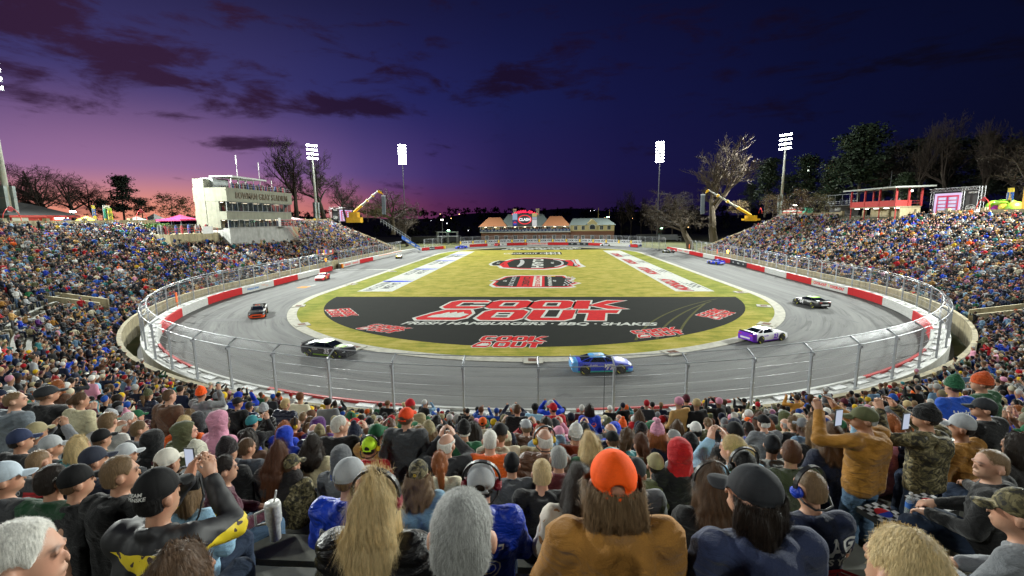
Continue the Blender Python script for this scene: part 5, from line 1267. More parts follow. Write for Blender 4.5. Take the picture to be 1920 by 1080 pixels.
tag(mesh_obj('far_wood', np_mesh('far_wood', V, np.array(F)), M('far_leaf', (.012, .014, .011), .95)), label='dark far off wood covering the hillside beyond the far turn', cat='woods', kind='stuff')
lamp_me = MB().ell((0, 0, 0), (.42, .42, .42), 8, 6).mesh('far_lamp'); lcol = [E_('far_lamp_warm', (1, .62, .25), 9), E_('far_lamp_white', (.9, .95, 1), 8), E_('far_lamp_red', (1, .1, .08), 8)]
lamp_me.materials.append(None)
for i in range(15):
    px = R.choice([R.uniform(770, 900), R.uniform(1000, 1300), R.uniform(640, 700)], p=[.45, .5, .05]); py = R.uniform(391, 437)
    q = at(px, py, Y=290 + (437 - py) * 4); o = bpy.data.objects.new('far_lamp', lamp_me); COL.objects.link(o); o.location = tuple(q); o.scale = (.3 + .4 * R.random(),) * 3
    o.material_slots[0].link = 'OBJECT'; o.material_slots[0].material = lcol[R.choice(3, p=[.5, .42, .08])]
    tag(o, 'tiny lit lamp glinting on the dark hillside beyond the far turn', 'lamp', 'lamps on the far hillside')
# tents, canopies, flags
def canopy(name, p0, p1, pe, pt, X, mat, label, legs=True, cat='tent'):
    a, b2 = at(p0, pe, X=X), at(p1, pe, X=X); w_ = abs(b2[1] - a[1]); ze = a[2]; zt = at((p0 + p1) / 2, pt, X=X)[2]
    t = empty(name, (X, min(a[1], b2[1]), 11.85), 0, label=label, cat=cat); ze -= 11.85; zt -= 11.85; d = w_ * .8; sg = -1 if X < 0 else 1
    n = 7; rows = []
    for i in range(n + 1):
        f = i / n; s = 1 - f ** .75; z = ze + (zt - ze) * f ** 1.25
        rows.append([(sg * d * (.5 - .5 * s), w_ * (.5 - .5 * s), z), (sg * d * (.5 + .5 * s), w_ * (.5 - .5 * s), z), (sg * d * (.5 + .5 * s), w_ * (.5 + .5 * s), z), (sg * d * (.5 - .5 * s), w_ * (.5 + .5 * s), z)])
    mb = MB(); mb.sweep([[(p[0], p[1], p[2] - .35) for p in rows[0]]] + rows, capends=False); mb.build('canopy_cloth', mat, t)
    for (x, y) in ((.05, .05), (.95, .05), (.95, .95), (.05, .95)): MB().tube([(sg * d * x, w_ * y, 0), (sg * d * x, w_ * y, ze)], .05, 5).build('leg', GALV, t)
TG, TM_, TN = M('tent_grey', (.42, .44, .43), .75, var=.12), M('tent_magenta', (.55, .03, .13), .7, var=.12), M('tent_navy', (.012, .025, .10), .7)
canopy('canopy_tent', 254, 300, 416, 405, -86, TG, 'pale grey peaked canopy, lowest of the pair left of the magenta one')
canopy('canopy_tent', 288, 324, 412, 400, -92, TG, 'pale grey peaked canopy behind the others, twin peaked beside the magenta one')
canopy('canopy_tent', 338, 383, 411, 402, -77.5, TM_, 'magenta canopy on the terrace beside the press box')
canopy('canopy_tent', 120, 150, 417, 407, -91, TN, 'navy blue canopy beside the red hut')
canopy('canopy_tent', 1832, 1880, 391, 374, 84, TG, 'white peaked tent right of the video wall')
canopy('canopy_tent', 551, 572, 411, 407, -72, M('tent_pink', (.5, .12, .13), .7), 'small pink canopy at the far corner of the press box')
q = at(163, 410, X=-85); t = empty('parasol', (q[0], q[1], 11.85), label='yellow and black striped parasol behind the concourse wall', cat='parasol'); zt = q[2] - 11.85
for i in range(8):
    a0, a1 = 2 * pi * i / 8, 2 * pi * (i + 1) / 8; mb = MB(); mb.add([(0, 0, zt + .5), (1.6 * cos(a0), 1.6 * sin(a0), zt - .3), (1.6 * cos(a1), 1.6 * sin(a1), zt - .3)], [(0, 1, 2)]); mb.build('panel', M('parasol_yellow', (.7, .5, .02)) if i % 2 else M('parasol_black', (.02, .02, .02)), t)
MB().tube([(0, 0, 0), (0, 0, zt + .5)], .03, 5).build('pole', GALV, t)
def feather(px, p0, p1, X, cols, txt, label, w_=.9):
    a, b2 = at(px, p1, X=X), at(px, p0, X=X); h = b2[2] - 11.85; z0 = max(a[2] - 11.85, .3)
    t = empty('feather_flag', (a[0], a[1], 11.85), pi / 2 if X < 0 else -pi / 2, label=label, cat='flag')
    MB().tube([(0, 0, 0), (0, 0, h * .8), (.15, 0, h * .95), (.5, 0, h)], .03, 5).build('pole', GALV, t)
    n = 5
    for k in range(n):
        za, zb_ = z0 + (h - z0) * k / n, z0 + (h - z0) * (k + 1) / n; top = 1 - .15 * (k / n) ** 2
        MB().hexa([(.05, -.01, za), (w_, -.01, za), (w_, .01, za), (.05, .01, za), (.05, -.01, zb_), (w_ * top, -.01, zb_), (w_ * top, .01, zb_), (.05, .01, zb_)]).build('cloth', M('flag_%s' % cols[k % len(cols)], dict(teal=(.05, .35, .35), yellow=(.7, .55, .04), blue=(.02, .10, .4), white=(.6, .6, .6), lime=(.35, .5, .04))[cols[k % len(cols)]], .7), t)
    mb = MB()
    for i, ch in enumerate(txt): text_on(mb, ch, (w_ * .5, -.025, h * .8 - i * (h - z0) / (len(txt) + 1.5)), (1, 0, 0), (0, 0, 1), w_ * .7, .03)
    mb.build('lettering', M('letter_dark', (.03, .03, .035)) if 'blue' not in cols else M('letter_yellow', (.75, .5, .03)), t)
feather(196, 385, 416, -85, ['yellow', 'teal', 'teal', 'teal', 'white'], 'FRIES', 'teal and yellow feather flag behind the concourse wall', 1.6)
feather(204, 390, 416, -84.5, ['lime', 'yellow'], 'FOOD', 'lime yellow feather flag overlapping the teal one', 1.0)
feather(176, 385, 418, -86, ['blue', 'yellow', 'blue'], 'EATS', 'thin blue feather flag right of the striped parasol', .7)
feather(1884, 353, 392, 80, ['yellow', 'white', 'blue', 'blue'], 'LEMON', 'blue and yellow feather flag right of the white tent', 1.2)
# hedge on the left wall
a, b2 = at(279, 430, X=-76), at(316, 434, X=-76); t = empty('hedge', (-76.5, a[1], 0), label='clipped green hedge at the end of the concourse wall', cat='hedge')
R = np.random.default_rng(9); P = R.random((2600, 3)) * np.array([2.2, b2[1] - a[1], 2.1]) + np.array([-1.1, 0, at(300, 439, X=-76)[2]])
dv = R.normal(size=P.shape); dv /= np.linalg.norm(dv, axis=1)[:, None]; e = np.cross(dv, R.normal(size=P.shape)); e /= np.linalg.norm(e, axis=1)[:, None]
V = np.stack([P - dv * .13, P + e * .08, P + dv * .13, P - e * .08], 1).reshape(-1, 3); mesh_obj('foliage', np_mesh('foliage', V, np.arange(len(V)).reshape(-1, 4)), M('hedge_leaf', (.06, .13, .02), .8, var=.5, scale=6), t)
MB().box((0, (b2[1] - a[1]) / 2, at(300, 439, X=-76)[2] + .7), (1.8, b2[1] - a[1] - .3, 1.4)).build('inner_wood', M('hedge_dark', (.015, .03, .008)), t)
# trucks on the right rim
def truck_fire():
    a, b2 = at(1466, 402, X=82), at(1512, 402, X=82); t = empty('fire_truck', (83, a[1], 11.85), -pi / 2, label='red and white fire truck with a teal box parked beyond the right parapet', cat='truck'); L_ = a[1] - b2[1]
    MB().box((L_ * .45, 0, 1.7), (L_ * .8, 2.4, 1.7)).build('body', M('truck_red', (.5, .06, .05), .5), t); MB().box((L_ * .45, -1.22, 1.9), (L_ * .78, .06, .5)).build('white_stripe', WHITE, t)
    MB().box((L_ * .9, 0, 1.8), (L_ * .16, 2.3, 2.0)).build('cab', M('truck_teal', (.05, .35, .25), .5), t); MB().box((L_ * .9, -1.17, 2.2), (L_ * .1, .05, .7)).build('cab_window', GLASS, t)
    MB().box((L_ * .3, 0, 2.8), (2.5, .8, .5)).box((L_ * .6, 0, 2.75), (1.2, 1.2, .4)).build('roof_gear', WHITE, t)
    for x in (.15, .3, .85):
        for y in (-1.1, 1.1): MB().lathe((L_ * x, y, .5), [(.3, -.15), (.5, -.12), (.5, .12), (.3, .15)], 12, axis='Y').build('wheel', DARK, t)
truck_fire()
a, b2 = at(1557, 404, X=84), at(1612, 404, X=84); L_ = a[1] - b2[1]; zt = at(1580, 366, X=84)[2] - 11.85
t = empty('hospitality_trailer', (85, a[1], 11.85), -pi / 2, label='black double deck trailer with people on its roofed upper deck', cat='trailer')
BLK = M('trailer_black', (.015, .015, .017), .4); MB().box((L_ / 2, 0, 1.7), (L_, 2.8, 2.6)).build('body', BLK, t); MB().box((L_ / 2, -.6, 3.1), (L_ * 1.04, 4.2, .18)).build('upper_deck', M('trailer_grey', (.2, .21, .22)), t)
MB().box((L_ * .3, -1.42, 2.1), (L_ * .2, .06, .8)).build('window', M('win_white', (.5, .52, .55), .3), t)
mb = MB()
for i in range(5): mb.tube([(L_ * i / 4, -2, 3.2), (L_ * i / 4, -2, zt)], .05, 5)
mb.tube([(0, -2, 4.2), (L_, -2, 4.2)], .04, 5); mb.tube([(0, -2, 3.7), (L_, -2, 3.7)], .03, 5); mb.build('rail', GALV, t)
MB().hexa([(-.3, -2.4, zt), (L_ + .3, -2.4, zt), (L_ + .3, 2, zt + .3), (-.3, 2, zt + .3), (-.3, -2.4, zt + .15), (L_ + .3, -2.4, zt + .15), (L_ + .3, 2, zt + .45), (-.3, 2, zt + .45)]).build('roof', M('roof_dark', (.06, .07, .075)), t)
for i in range(9):
    x = .5 + (L_ - 1) * i / 8; mbp = MB(); mbp.box((x, -1.6, 3.95), (.45, .28, 1.0), taper=.85); mbp.ell((x, -1.6, 4.75), (.1, .12, .14), 7, 5); mbp.build('deck_guest', M('guest_%d' % (3 if i % 2 else 0), (.02, .02, .03)), t)
a, b2 = at(1848, 402, X=80), at(1905, 402, X=80); L_ = a[1] - b2[1]
t = empty('inflatable_slide', (80.5, a[1], 11.85), -pi / 2, label='lime, purple and yellow inflatable beside the white tent', cat='inflatable')
for i, (x, z, rx_, rz_, cl_, cn) in enumerate([(.15, 1.5, .16, 1.3, (.25, .5, .04), 'lime'), (.35, 1.1, .17, 1.0, (.35, .03, .3), 'purple'), (.6, 1.5, .16, 1.4, (.6, .5, .05), 'yellow'), (.85, 1.3, .18, 1.2, (.25, .5, .04), 'lime'), (.5, 2.3, .3, .6, (.25, .5, .04), 'lime')]):
    MB().ell((L_ * x, 0, z), (L_ * rx_, 1.4, rz_), 14, 8).build(cn + '_bulge', M('inflate_' + cn, cl_, .35), t, True)
q = at(1919, 400, X=78); t = empty('yellow_lift', (78, q[1], 11.85), label='yellow lift mast at the right picture edge', cat='lift'); MB().box((0, 0, 2.8), (.5, .5, 5.6)).build('mast', M('crane_yellow', (.75, .42, .01)), t); MB().box((0, 0, .5), (1.6, 2.4, 1.0)).build('chassis', M('crane_yellow', (.75, .42, .01)), t)
# scissor lift in the wall gap
q = at(619, 507, Z=0); t = empty('scissor_lift', (q[0] - 1.6, q[1] + 1.2, 0), rad(80), label='scissor lift with a rainbow bannered platform standing in the barrier gap', cat='lift')
MB().box((0, 0, .6), (3.4, 1.8, .5)).build('chassis', M('lift_dark', (.06, .08, .08), .5), t)
for sx_ in (-1.2, 1.2):
    for sy_ in (-.85, .85): MB().lathe((sx_, sy_, .36), [(.2, -.12), (.36, -.1), (.36, .1), (.2, .12)], 12, axis='Y').build('wheel', DARK, t)
mb = MB()
for sy_ in (-.7, .7):
    for k in range(5):
        z0, z1 = .85 + k * .62, .85 + (k + 1) * .62; mb.tube([(-1.5, sy_, z0), (1.5, sy_, z1)], .06, 5); mb.tube([(1.5, sy_, z0), (-1.5, sy_, z1)], .06, 5)
mb.build('scissor_arm', M('lift_steel', (.22, .26, .25), .5, metal=.4), t)
MB().box((0, 0, 4.05), (4.0, 2.0, .2)).build('platform', M('lift_orange', (.75, .15, .03), .6), t)
for i, (x0_, x1_, c_) in enumerate([(-2, -1.65, (.7, .55, .05)), (-1.65, -1.25, (.65, .05, .04)), (-1.25, -.75, (.02, .1, .6)), (-.75, .1, (.05, .05, .055)), (.1, .25, (.65, .05, .04)), (.25, 1.6, (.04, .045, .05)), (1.6, 2, (.65, .05, .04))]):
    for sy_ in (-1, 1): MB().box(((x0_ + x1_) / 2, sy_, 4.65), (x1_ - x0_ - .01, .05, 1.1)).build('banner_panel', M('lift_panel_%d' % i, c_, .6), t)
MB().box((.9, -1.04, 4.7), (.9, .03, .5)).box((.9, 1.04, 4.7), (.9, .03, .5)).build('white_mark', WHITE, t)
# blue banner and white rail down the left grass bank, pit yard beyond
b0, b1 = at(754, 443, Y=168), at(788, 464, Y=174)
t = empty('bank_banner', (0, 0, 0), label='long blue banner running down the grass bank at the end of the left stand', cat='banner')
mb = MB(); rows = []
for f in np.linspace(0, 1, 10):
    p = b0 * (1 - f) + b1 * f; rows.append([(p[0], p[1], p[2] - 1.1), (p[0], p[1], p[2] + .3), (p[0] - .3, p[1] + .4, p[2] + .3), (p[0] - .3, p[1] + .4, p[2] - 1.1)])
mb.sweep(rows); mb.build('cloth', M('banner_sky', (.02, .10, .40), .7, var=.3), t)
mb = MB()
for f in (.2, .5, .8):
    p = b0 * (1 - f) + b1 * f; mb.poly([(p[0] - 1.3, p[1] - .12, p[2] - .3), (p[0] + 1.3, p[1] - .12, p[2] - 1.4), (p[0] + 1.3, p[1] - .12, p[2] - .9), (p[0] - 1.3, p[1] - .12, p[2] + .2)])
mb.build('white_mark', WHITE, t)
t = empty('bank_rail', (0, 0, 0), label='chain link rail climbing the grass bank behind the left stand end', cat='railing')
p0, p1 = at(714, 410, Y=178), at(770, 446, Y=182); mb = MB()
for dz in (0, -.9): mb.tube([p0 + np.array([0, 0, dz]), p1 + np.array([0, 0, dz])], .06, 5)
for f in np.linspace(0, 1, 12): p = p0 * (1 - f) + p1 * f; mb.tube([p, p - np.array([0, 0, 1.8])], .05, 5)
mb.build('rail', GALV, t)
def box_truck(px, py, Y, L_, h, col, label, rz=0.0):
    q = at(px, py, Y=Y); t = empty('transporter', (q[0], q[1], -.3), rz, label=label, cat='truck')
    mt = M('truck_%s' % abs(hash(col) % 9999), col, .45); MB().box((0, 0, h / 2 + .6), (L_, 2.5, h - .6)).build('box', mt, t); MB().box((L_ / 2 + 1.1, 0, 1.5), (2.0, 2.4, 2.4), taper=.85).build('cab', mt, t)
    MB().box((L_ / 2 + 1.2, -1.1, 2.0), (1.2, .3, .7)).build('cab_window', GLASS, t)
    for x in (-L_ * .35, -L_ * .2, L_ / 2 + .9):
        for y in (-1.1, 1.1): MB().lathe((x, y, .5), [(.3, -.15), (.5, -.12), (.5, .12), (.3, .15)], 12, axis='Y').build('wheel', DARK, t)
box_truck(800, 448, 238, 15, 3.6, (.02, .02, .022), 'long black transporter parked in the pit yard'); box_truck(850, 450, 240, 8, 3.8, (.03, .032, .04), 'short dark transporter parked at the pit gap'); box_truck(838, 446, 250, 7, 3.4, (.4, .4, .42), 'grey transporter behind the pit gap', .2)
box_truck(1215, 447, 244, 12, 3.4, (.05, .05, .055), 'dark transporter parked right of the brick house'); box_truck(1252, 449, 240, 9, 3.2, (.25, .26, .28), 'pale transporter behind the far right fence', .1)
q = at(838, 440, Y=228); t = empty('timing_frame', (q[0], q[1], -.3), label='grey steel gantry frame beside the pit gap', cat='gantry'); mb = MB()
for x in (-5, 0, 5):
    for y in (0, 3): mb.box((x, y, 3.2), (.25, .25, 6.4))
mb.box((0, 0, 6.2), (10.5, .3, .4)).box((0, 3, 6.2), (10.5, .3, .4)).box((0, 1.5, 4), (10.5, 3.2, .2)); mb.build('frame', M('gantry_grey', (.3, .31, .32), .5), t)
# orange warning lamp and flags hung on the right fence
q = at(1355, 470, Z=2.9)
for i, (px, py, c_, em, lb) in enumerate([(1356, 471, (1, .5, .05), 12, 'glowing amber warning lamp on the right hand fence'), (620, 478, (1, .35, .02), 2, 'small orange warning lamp on the fence beside the scissor lift')]):
    p = p_at(px, 1 if px > 1000 else -1, 80); c, nn = WP(p, 1.1); o = MB().ell((0, 0, 0), (.28, .28, .34), 10, 8).box((0, 0, -.4), (.2, .2, .3)).build('warning_lamp', E_('amber_%d' % i, c_, em)); o.location = (c[0], c[1], 2.9); tag(o, lb, 'lamp')
for px, sg, lb in ((1337, 1, 'orange marker panel on the right fence nearer the lamp'), (1286, 1, 'orange marker panel on the right fence farther from the lamp'), (222, -1, 'orange marker flag on the left fence near the turn')):
    p = p_at(px, sg, 60); c, nn = WP(p, 1.05); o = MB().box((0, 0, 0), (.08, .5, 1.3)).box((0, 0, -.9), (.05, .05, 2.2)).build('marker_panel', M('marker_orange', (.9, .14, .02), .6)); o.location = (c[0], c[1], 2.4); o.rotation_euler = (0, 0, math.atan2(nn[1], nn[0])); tag(o, lb, 'marker')
# ------------------------------------------------------------------ race cars
TYRE = M('tyre', (.012, .012, .012), .85); RIMM = M('rim_dark', (.05, .05, .05), .4, metal=.6); TYY = M('tyre_yellow', (.62, .60, .03), .7)
CGL = M('car_glass', (.008, .011, .018), .07, spec=.8)
def paint(name, c): return M('car_' + name, c, .38, var=.06, coat=.2)
CP = dict(black=(.012, .012, .014), lime=(.32, .62, .01), grey=(.10, .11, .125), orange=(.85, .09, .015), white=(.72, .72, .74), purple=(.16, .02, .55), blue=(.008, .035, .55), sky=(.10, .40, .80), teal=(.03, .55, .38), red=(.62, .015, .02), yellow=(.85, .55, .02), silver=(.35, .36, .38), navy=(.01, .015, .08))
ST = [(-2.46, .86, .30, .93), (-2.36, .93, .20, 1.02), (-2.0, .985, .15, 1.03), (-1.45, 1.0, .14, 1.0), (-.8, .97, .13, .98), (0, .955, .13, .95), (.7, .96, .13, .93), (1.2, .99, .13, .90), (1.6, .995, .13, .86), (2.05, .96, .12, .78), (2.35, .88, .11, .68), (2.5, .74, .12, .56)]
def car_section(x, w_, zb, h):
    a = [(w_ * .93, zb), (w_, zb + .14), (w_ * 1.0, (zb + h) * .52), (w_ * .985, h - .14), (w_ * .92, h - .03), (w_ * .70, h + .015), (0, h + .04)]
    return [(x, y, z) for y, z in a] + [(x, -y, z) for y, z in a[-2::-1]]
def race_car(px, py, head, label, body, rear=None, skirt=None, roof=None, hood=None, stripe=None, num='', numc='white', plate=None, nose=None, front=None, rearp=None):
    q = at(px, py, Z=0.0)
    t = empty('race_car', (q[0], q[1], 0.008), head, label=label, cat='race car', group='race cars on the track')
    mats = [paint(body, CP[body]), paint(rear or body, CP[rear or body]), paint(skirt or body, CP[skirt or body]), paint(hood or body, CP[hood or body]), paint(front or body, CP[front or body])]
    mb = MB(); secs = [car_section(*s) for s in ST]; k = len(secs[0]); V = [p for s in secs for p in s]; F = []; mi = []
    for i in range(len(secs) - 1):
        for j in range(k - 1):
            F.append((i * k + j, (i + 1) * k + j, (i + 1) * k + j + 1, i * k + j + 1)); jj = min(j, k - 2 - j)
            xm = (ST[i][0] + ST[i + 1][0]) / 2
            mi.append(1 if xm < -1.85 else (4 if xm > 2.15 and jj <= 1 else (2 if jj == 0 else (3 if xm > .85 and jj >= 4 else 0))))
    F.append(tuple(range(k))); mi.append(1); F.append(tuple(range(len(V) - 1, len(V) - 1 - k, -1))); mi.append(4)
    for f, m_ in zip(F, mi): mb.F.append(f); mb.mi.append(m_)
    mb.V = V; me = mb.mesh('body')
    for m_ in mats: me.materials.append(m_)
    me.shade_smooth(); me.set_sharp_from_angle(angle=rad(32)); bo = mesh_obj('body', me, None, t)
    # greenhouse shell: base ring at the belt, roof ring
    base = [(-1.95, .76), (-1.1, .86), (.35, .87), (1.05, .74)]; top = [(-.95, .56), (-.72, .62), (.12, .64), (.34, .56)]
    zb_, zt_ = .94, 1.29
    L_ = [(x, y, zb_) for x, y in base] + [(x, y, zt_ - (.03 if i in (0, 3) else 0)) for i, (x, y) in enumerate(top)]
    Rr = [(x, -y, z) for x, y, z in L_]; mb = MB(); mb.add(L_ + Rr, [(0, 1, 5, 4), (1, 2, 6, 5), (2, 3, 7, 6), (8, 12, 13, 9), (9, 13, 14, 10), (10, 14, 15, 11), (3, 11, 15, 7), (0, 4, 12, 8)])
    mb.build('pillar_shell', mats[0], t)
    mb = MB(); mb.add([(x, y, z + .012) for x, y, z in L_[4:]] + [(x, y, z + .012) for x, y, z in Rr[4:]] + [(-.3, 0, zt_ + .035)], [(0, 1, 8), (1, 2, 8), (2, 3, 8), (3, 7, 8), (7, 6, 8), (6, 5, 8), (5, 4, 8), (4, 0, 8)])
    mb.build('roof', paint(roof or body, CP[roof or body]), t)
    def pane(nm, P, f=.09, out=.012):
        P = np.array(P, float); c = P.mean(0); n = np.cross(P[1] - P[0], P[2] - P[0]); n /= np.linalg.norm(n)
        if n @ (c - np.array([-.3, 0, .9])) < 0: n = -n
        Q = c + (P - c) * (1 - f) + n * out; return MB().poly([tuple(p) for p in Q]).build(nm, CGL, t)
    pane('windscreen', [L_[3], Rr[3], Rr[7], L_[7]]); pane('rear_window', [L_[0], Rr[0], Rr[4], L_[4]])
    for S in (L_, Rr): pane('side_window', [S[2], S[3], S[7], S[6]], .13); pane('side_window', [S[1], S[2], S[6], S[5]], .10); pane('quarter_window', [S[0], S[1], S[5], S[4]], .28)
    for sx_ in (1.47, -1.42):
        for sy_ in (-1, 1):
            MB().lathe((sx_, sy_ * .985, .36), [(.44, -.012), (.44, .012)], 20, axis='Y').build('wheel_arch', DARK, t)
            y0 = sy_ * .90
            w_ = MB().lathe((sx_, y0, .35), [(.22, -.15), (.33, -.15), (.355, -.09), (.355, .09), (.33, .15), (.22, .15)], 20, axis='Y').build('wheel', TYRE, t)
            r_ = MB(); r_.lathe((sx_, y0 + sy_ * .125, .35), [(.225, -.02), (.225, .02)], 16, axis='Y')
            for a in range(5): r_.box((sx_ + .11 * cos(a * 1.2566), y0 + sy_ * .152, .35 + .11 * sin(a * 1.2566)), (.2, .02, .05), ry=-a * 1.2566)
            r_.build('rim', RIMM, w_)
            A = np.linspace(.3, 1.3, 8); yy = y0 + sy_ * .153; ly = MB()
            for off in (0, pi): ly.sweep([[(sx_ + r2 * cos(a + off), yy, .35 + r2 * sin(a + off)) for r2 in (.25, .315)] for a in A], loop=False)
            ly.build('tyre_lettering', TYY, w_)
    MB().box((-2.36, 0, 1.10), (.03, 1.6, .16), ry=-.25).build('spoiler', paint(rearp or 'black', CP[rearp or 'black']), t)
    MB().box((2.42, 0, .10), (.3, 1.7, .03)).build('splitter', DARK, t)
    MB().box((2.46, 0, .34), (.12, 1.0, .2), ry=-.3).build('grille', DARK, t)
    for sy_ in (-1, 1):
        MB().box((2.26, sy_ * .70, .60), (.22, .34, .09), rz=-sy_ * .5, ry=-.35).build('headlight', M('headlight_decal', (.5, .52, .55), .3), t)
        MB().box((-2.46, sy_ * .58, .84), (.03, .5, .07), rz=sy_ * .1).build('tail_light', M('tail_red', (.7, .03, .02), .3), t)
    if plate: MB().box((-2.475, 0, .52), (.02, 1.1, .16)).build('bumper_mark', paint(plate, CP[plate]), t)
    if stripe:
        for i, yy in enumerate((-.32, -.1, .12)): MB().hexa([(1.05, yy, .944), (1.9, yy + .05, .86), (1.9, yy + .17, .86), (1.05, yy + .14, .944), (1.05, yy, .954), (1.9, yy + .05, .872), (1.9, yy + .17, .872), (1.05, yy + .14, .954)]).build('hood_stripe', paint(stripe, CP[stripe]), t)
    if num:
        for sy_ in (-1, 1):
            mb = MB(); text_on(mb, num, (.55, sy_ * 1.0, .56), (-sy_, 0, 0), (0, 0, 1), .62, .05, .15); mb.build('door_number', paint(numc, CP[numc]), t)
        mb = MB(); text_on(mb, num, (-.3, 0, 1.342), (0, -1, 0), (1, 0, 0), .7, .05); mb.build('roof_number', paint(numc, CP[numc]), t)
        mb = MB()
        for sy_ in (-1, 1): text_on(mb, 'CLASH', (-.75, sy_ * .995, .72), (-sy_, 0, 0), (0, 0, 1), .2, .03)
        mb.build('door_lettering', paint('white' if body != 'white' else 'purple', CP['white' if body != 'white' else 'purple']), t)
    return t
race_car(485, 591, rad(-62), 'black race car with an orange chin and roof, head on in the left turn', 'black', roof='black', front='orange', num='14', numc='orange')
race_car(605, 524, rad(-80), 'red, white and yellow race car coming down the left straight', 'red', hood='white', roof='yellow', num='22', numc='yellow', rear='navy')
race_car(748, 484, rad(-75), 'black race car with yellow and white marks farthest up the left straight', 'black', hood='yellow', num='9', numc='yellow')
race_car(617, 664, rad(-14), 'black and lime green race car with green bonnet stripes crossing the near turn', 'black', rear='black', skirt='lime', roof='lime', hood='black', front='black', stripe='lime', num='35', numc='white')
race_car(1125, 694, rad(6), 'bright blue race car with a teal tail and the number 77', 'blue', rear='sky', skirt='teal', roof='sky', num='77', numc='white', front='sky', rearp='white')
race_car(1430, 637, rad(26), 'white race car with a purple tail and purple 23', 'white', rear='purple', skirt='purple', roof='white', num='23', numc='purple', plate='white')
race_car(1520, 573, rad(101), 'black race car with a lime roof and green door stripe seen from behind', 'black', roof='lime', num='54', numc='white', plate='white')
race_car(1342, 495, rad(108), 'bright blue race car alone on the right straight', 'blue', roof='blue', num='17', numc='yellow', plate='white')
race_car(1253, 474, rad(112), 'dark race car with a white roof farther up the right straight', 'black', roof='white', num='8', numc='white')
race_car(1191, 463, rad(150), 'blue and white race car turning in at the far right corner', 'blue', roof='white', num='5', numc='white', skirt='white')
race_car(1136, 461, rad(168), 'white race car with a blue tail before the far barrier', 'white', rear='blue', roof='blue', num='6', numc='blue')
race_car(930, 461, rad(182), 'red and white race car before the far barrier below the field house', 'red', rear='white', roof='red', num='4', numc='white')
race_car(865, 466, rad(205), 'blue race car leaving the far turn near the pit gap', 'blue', roof='blue', num='1', numc='white')
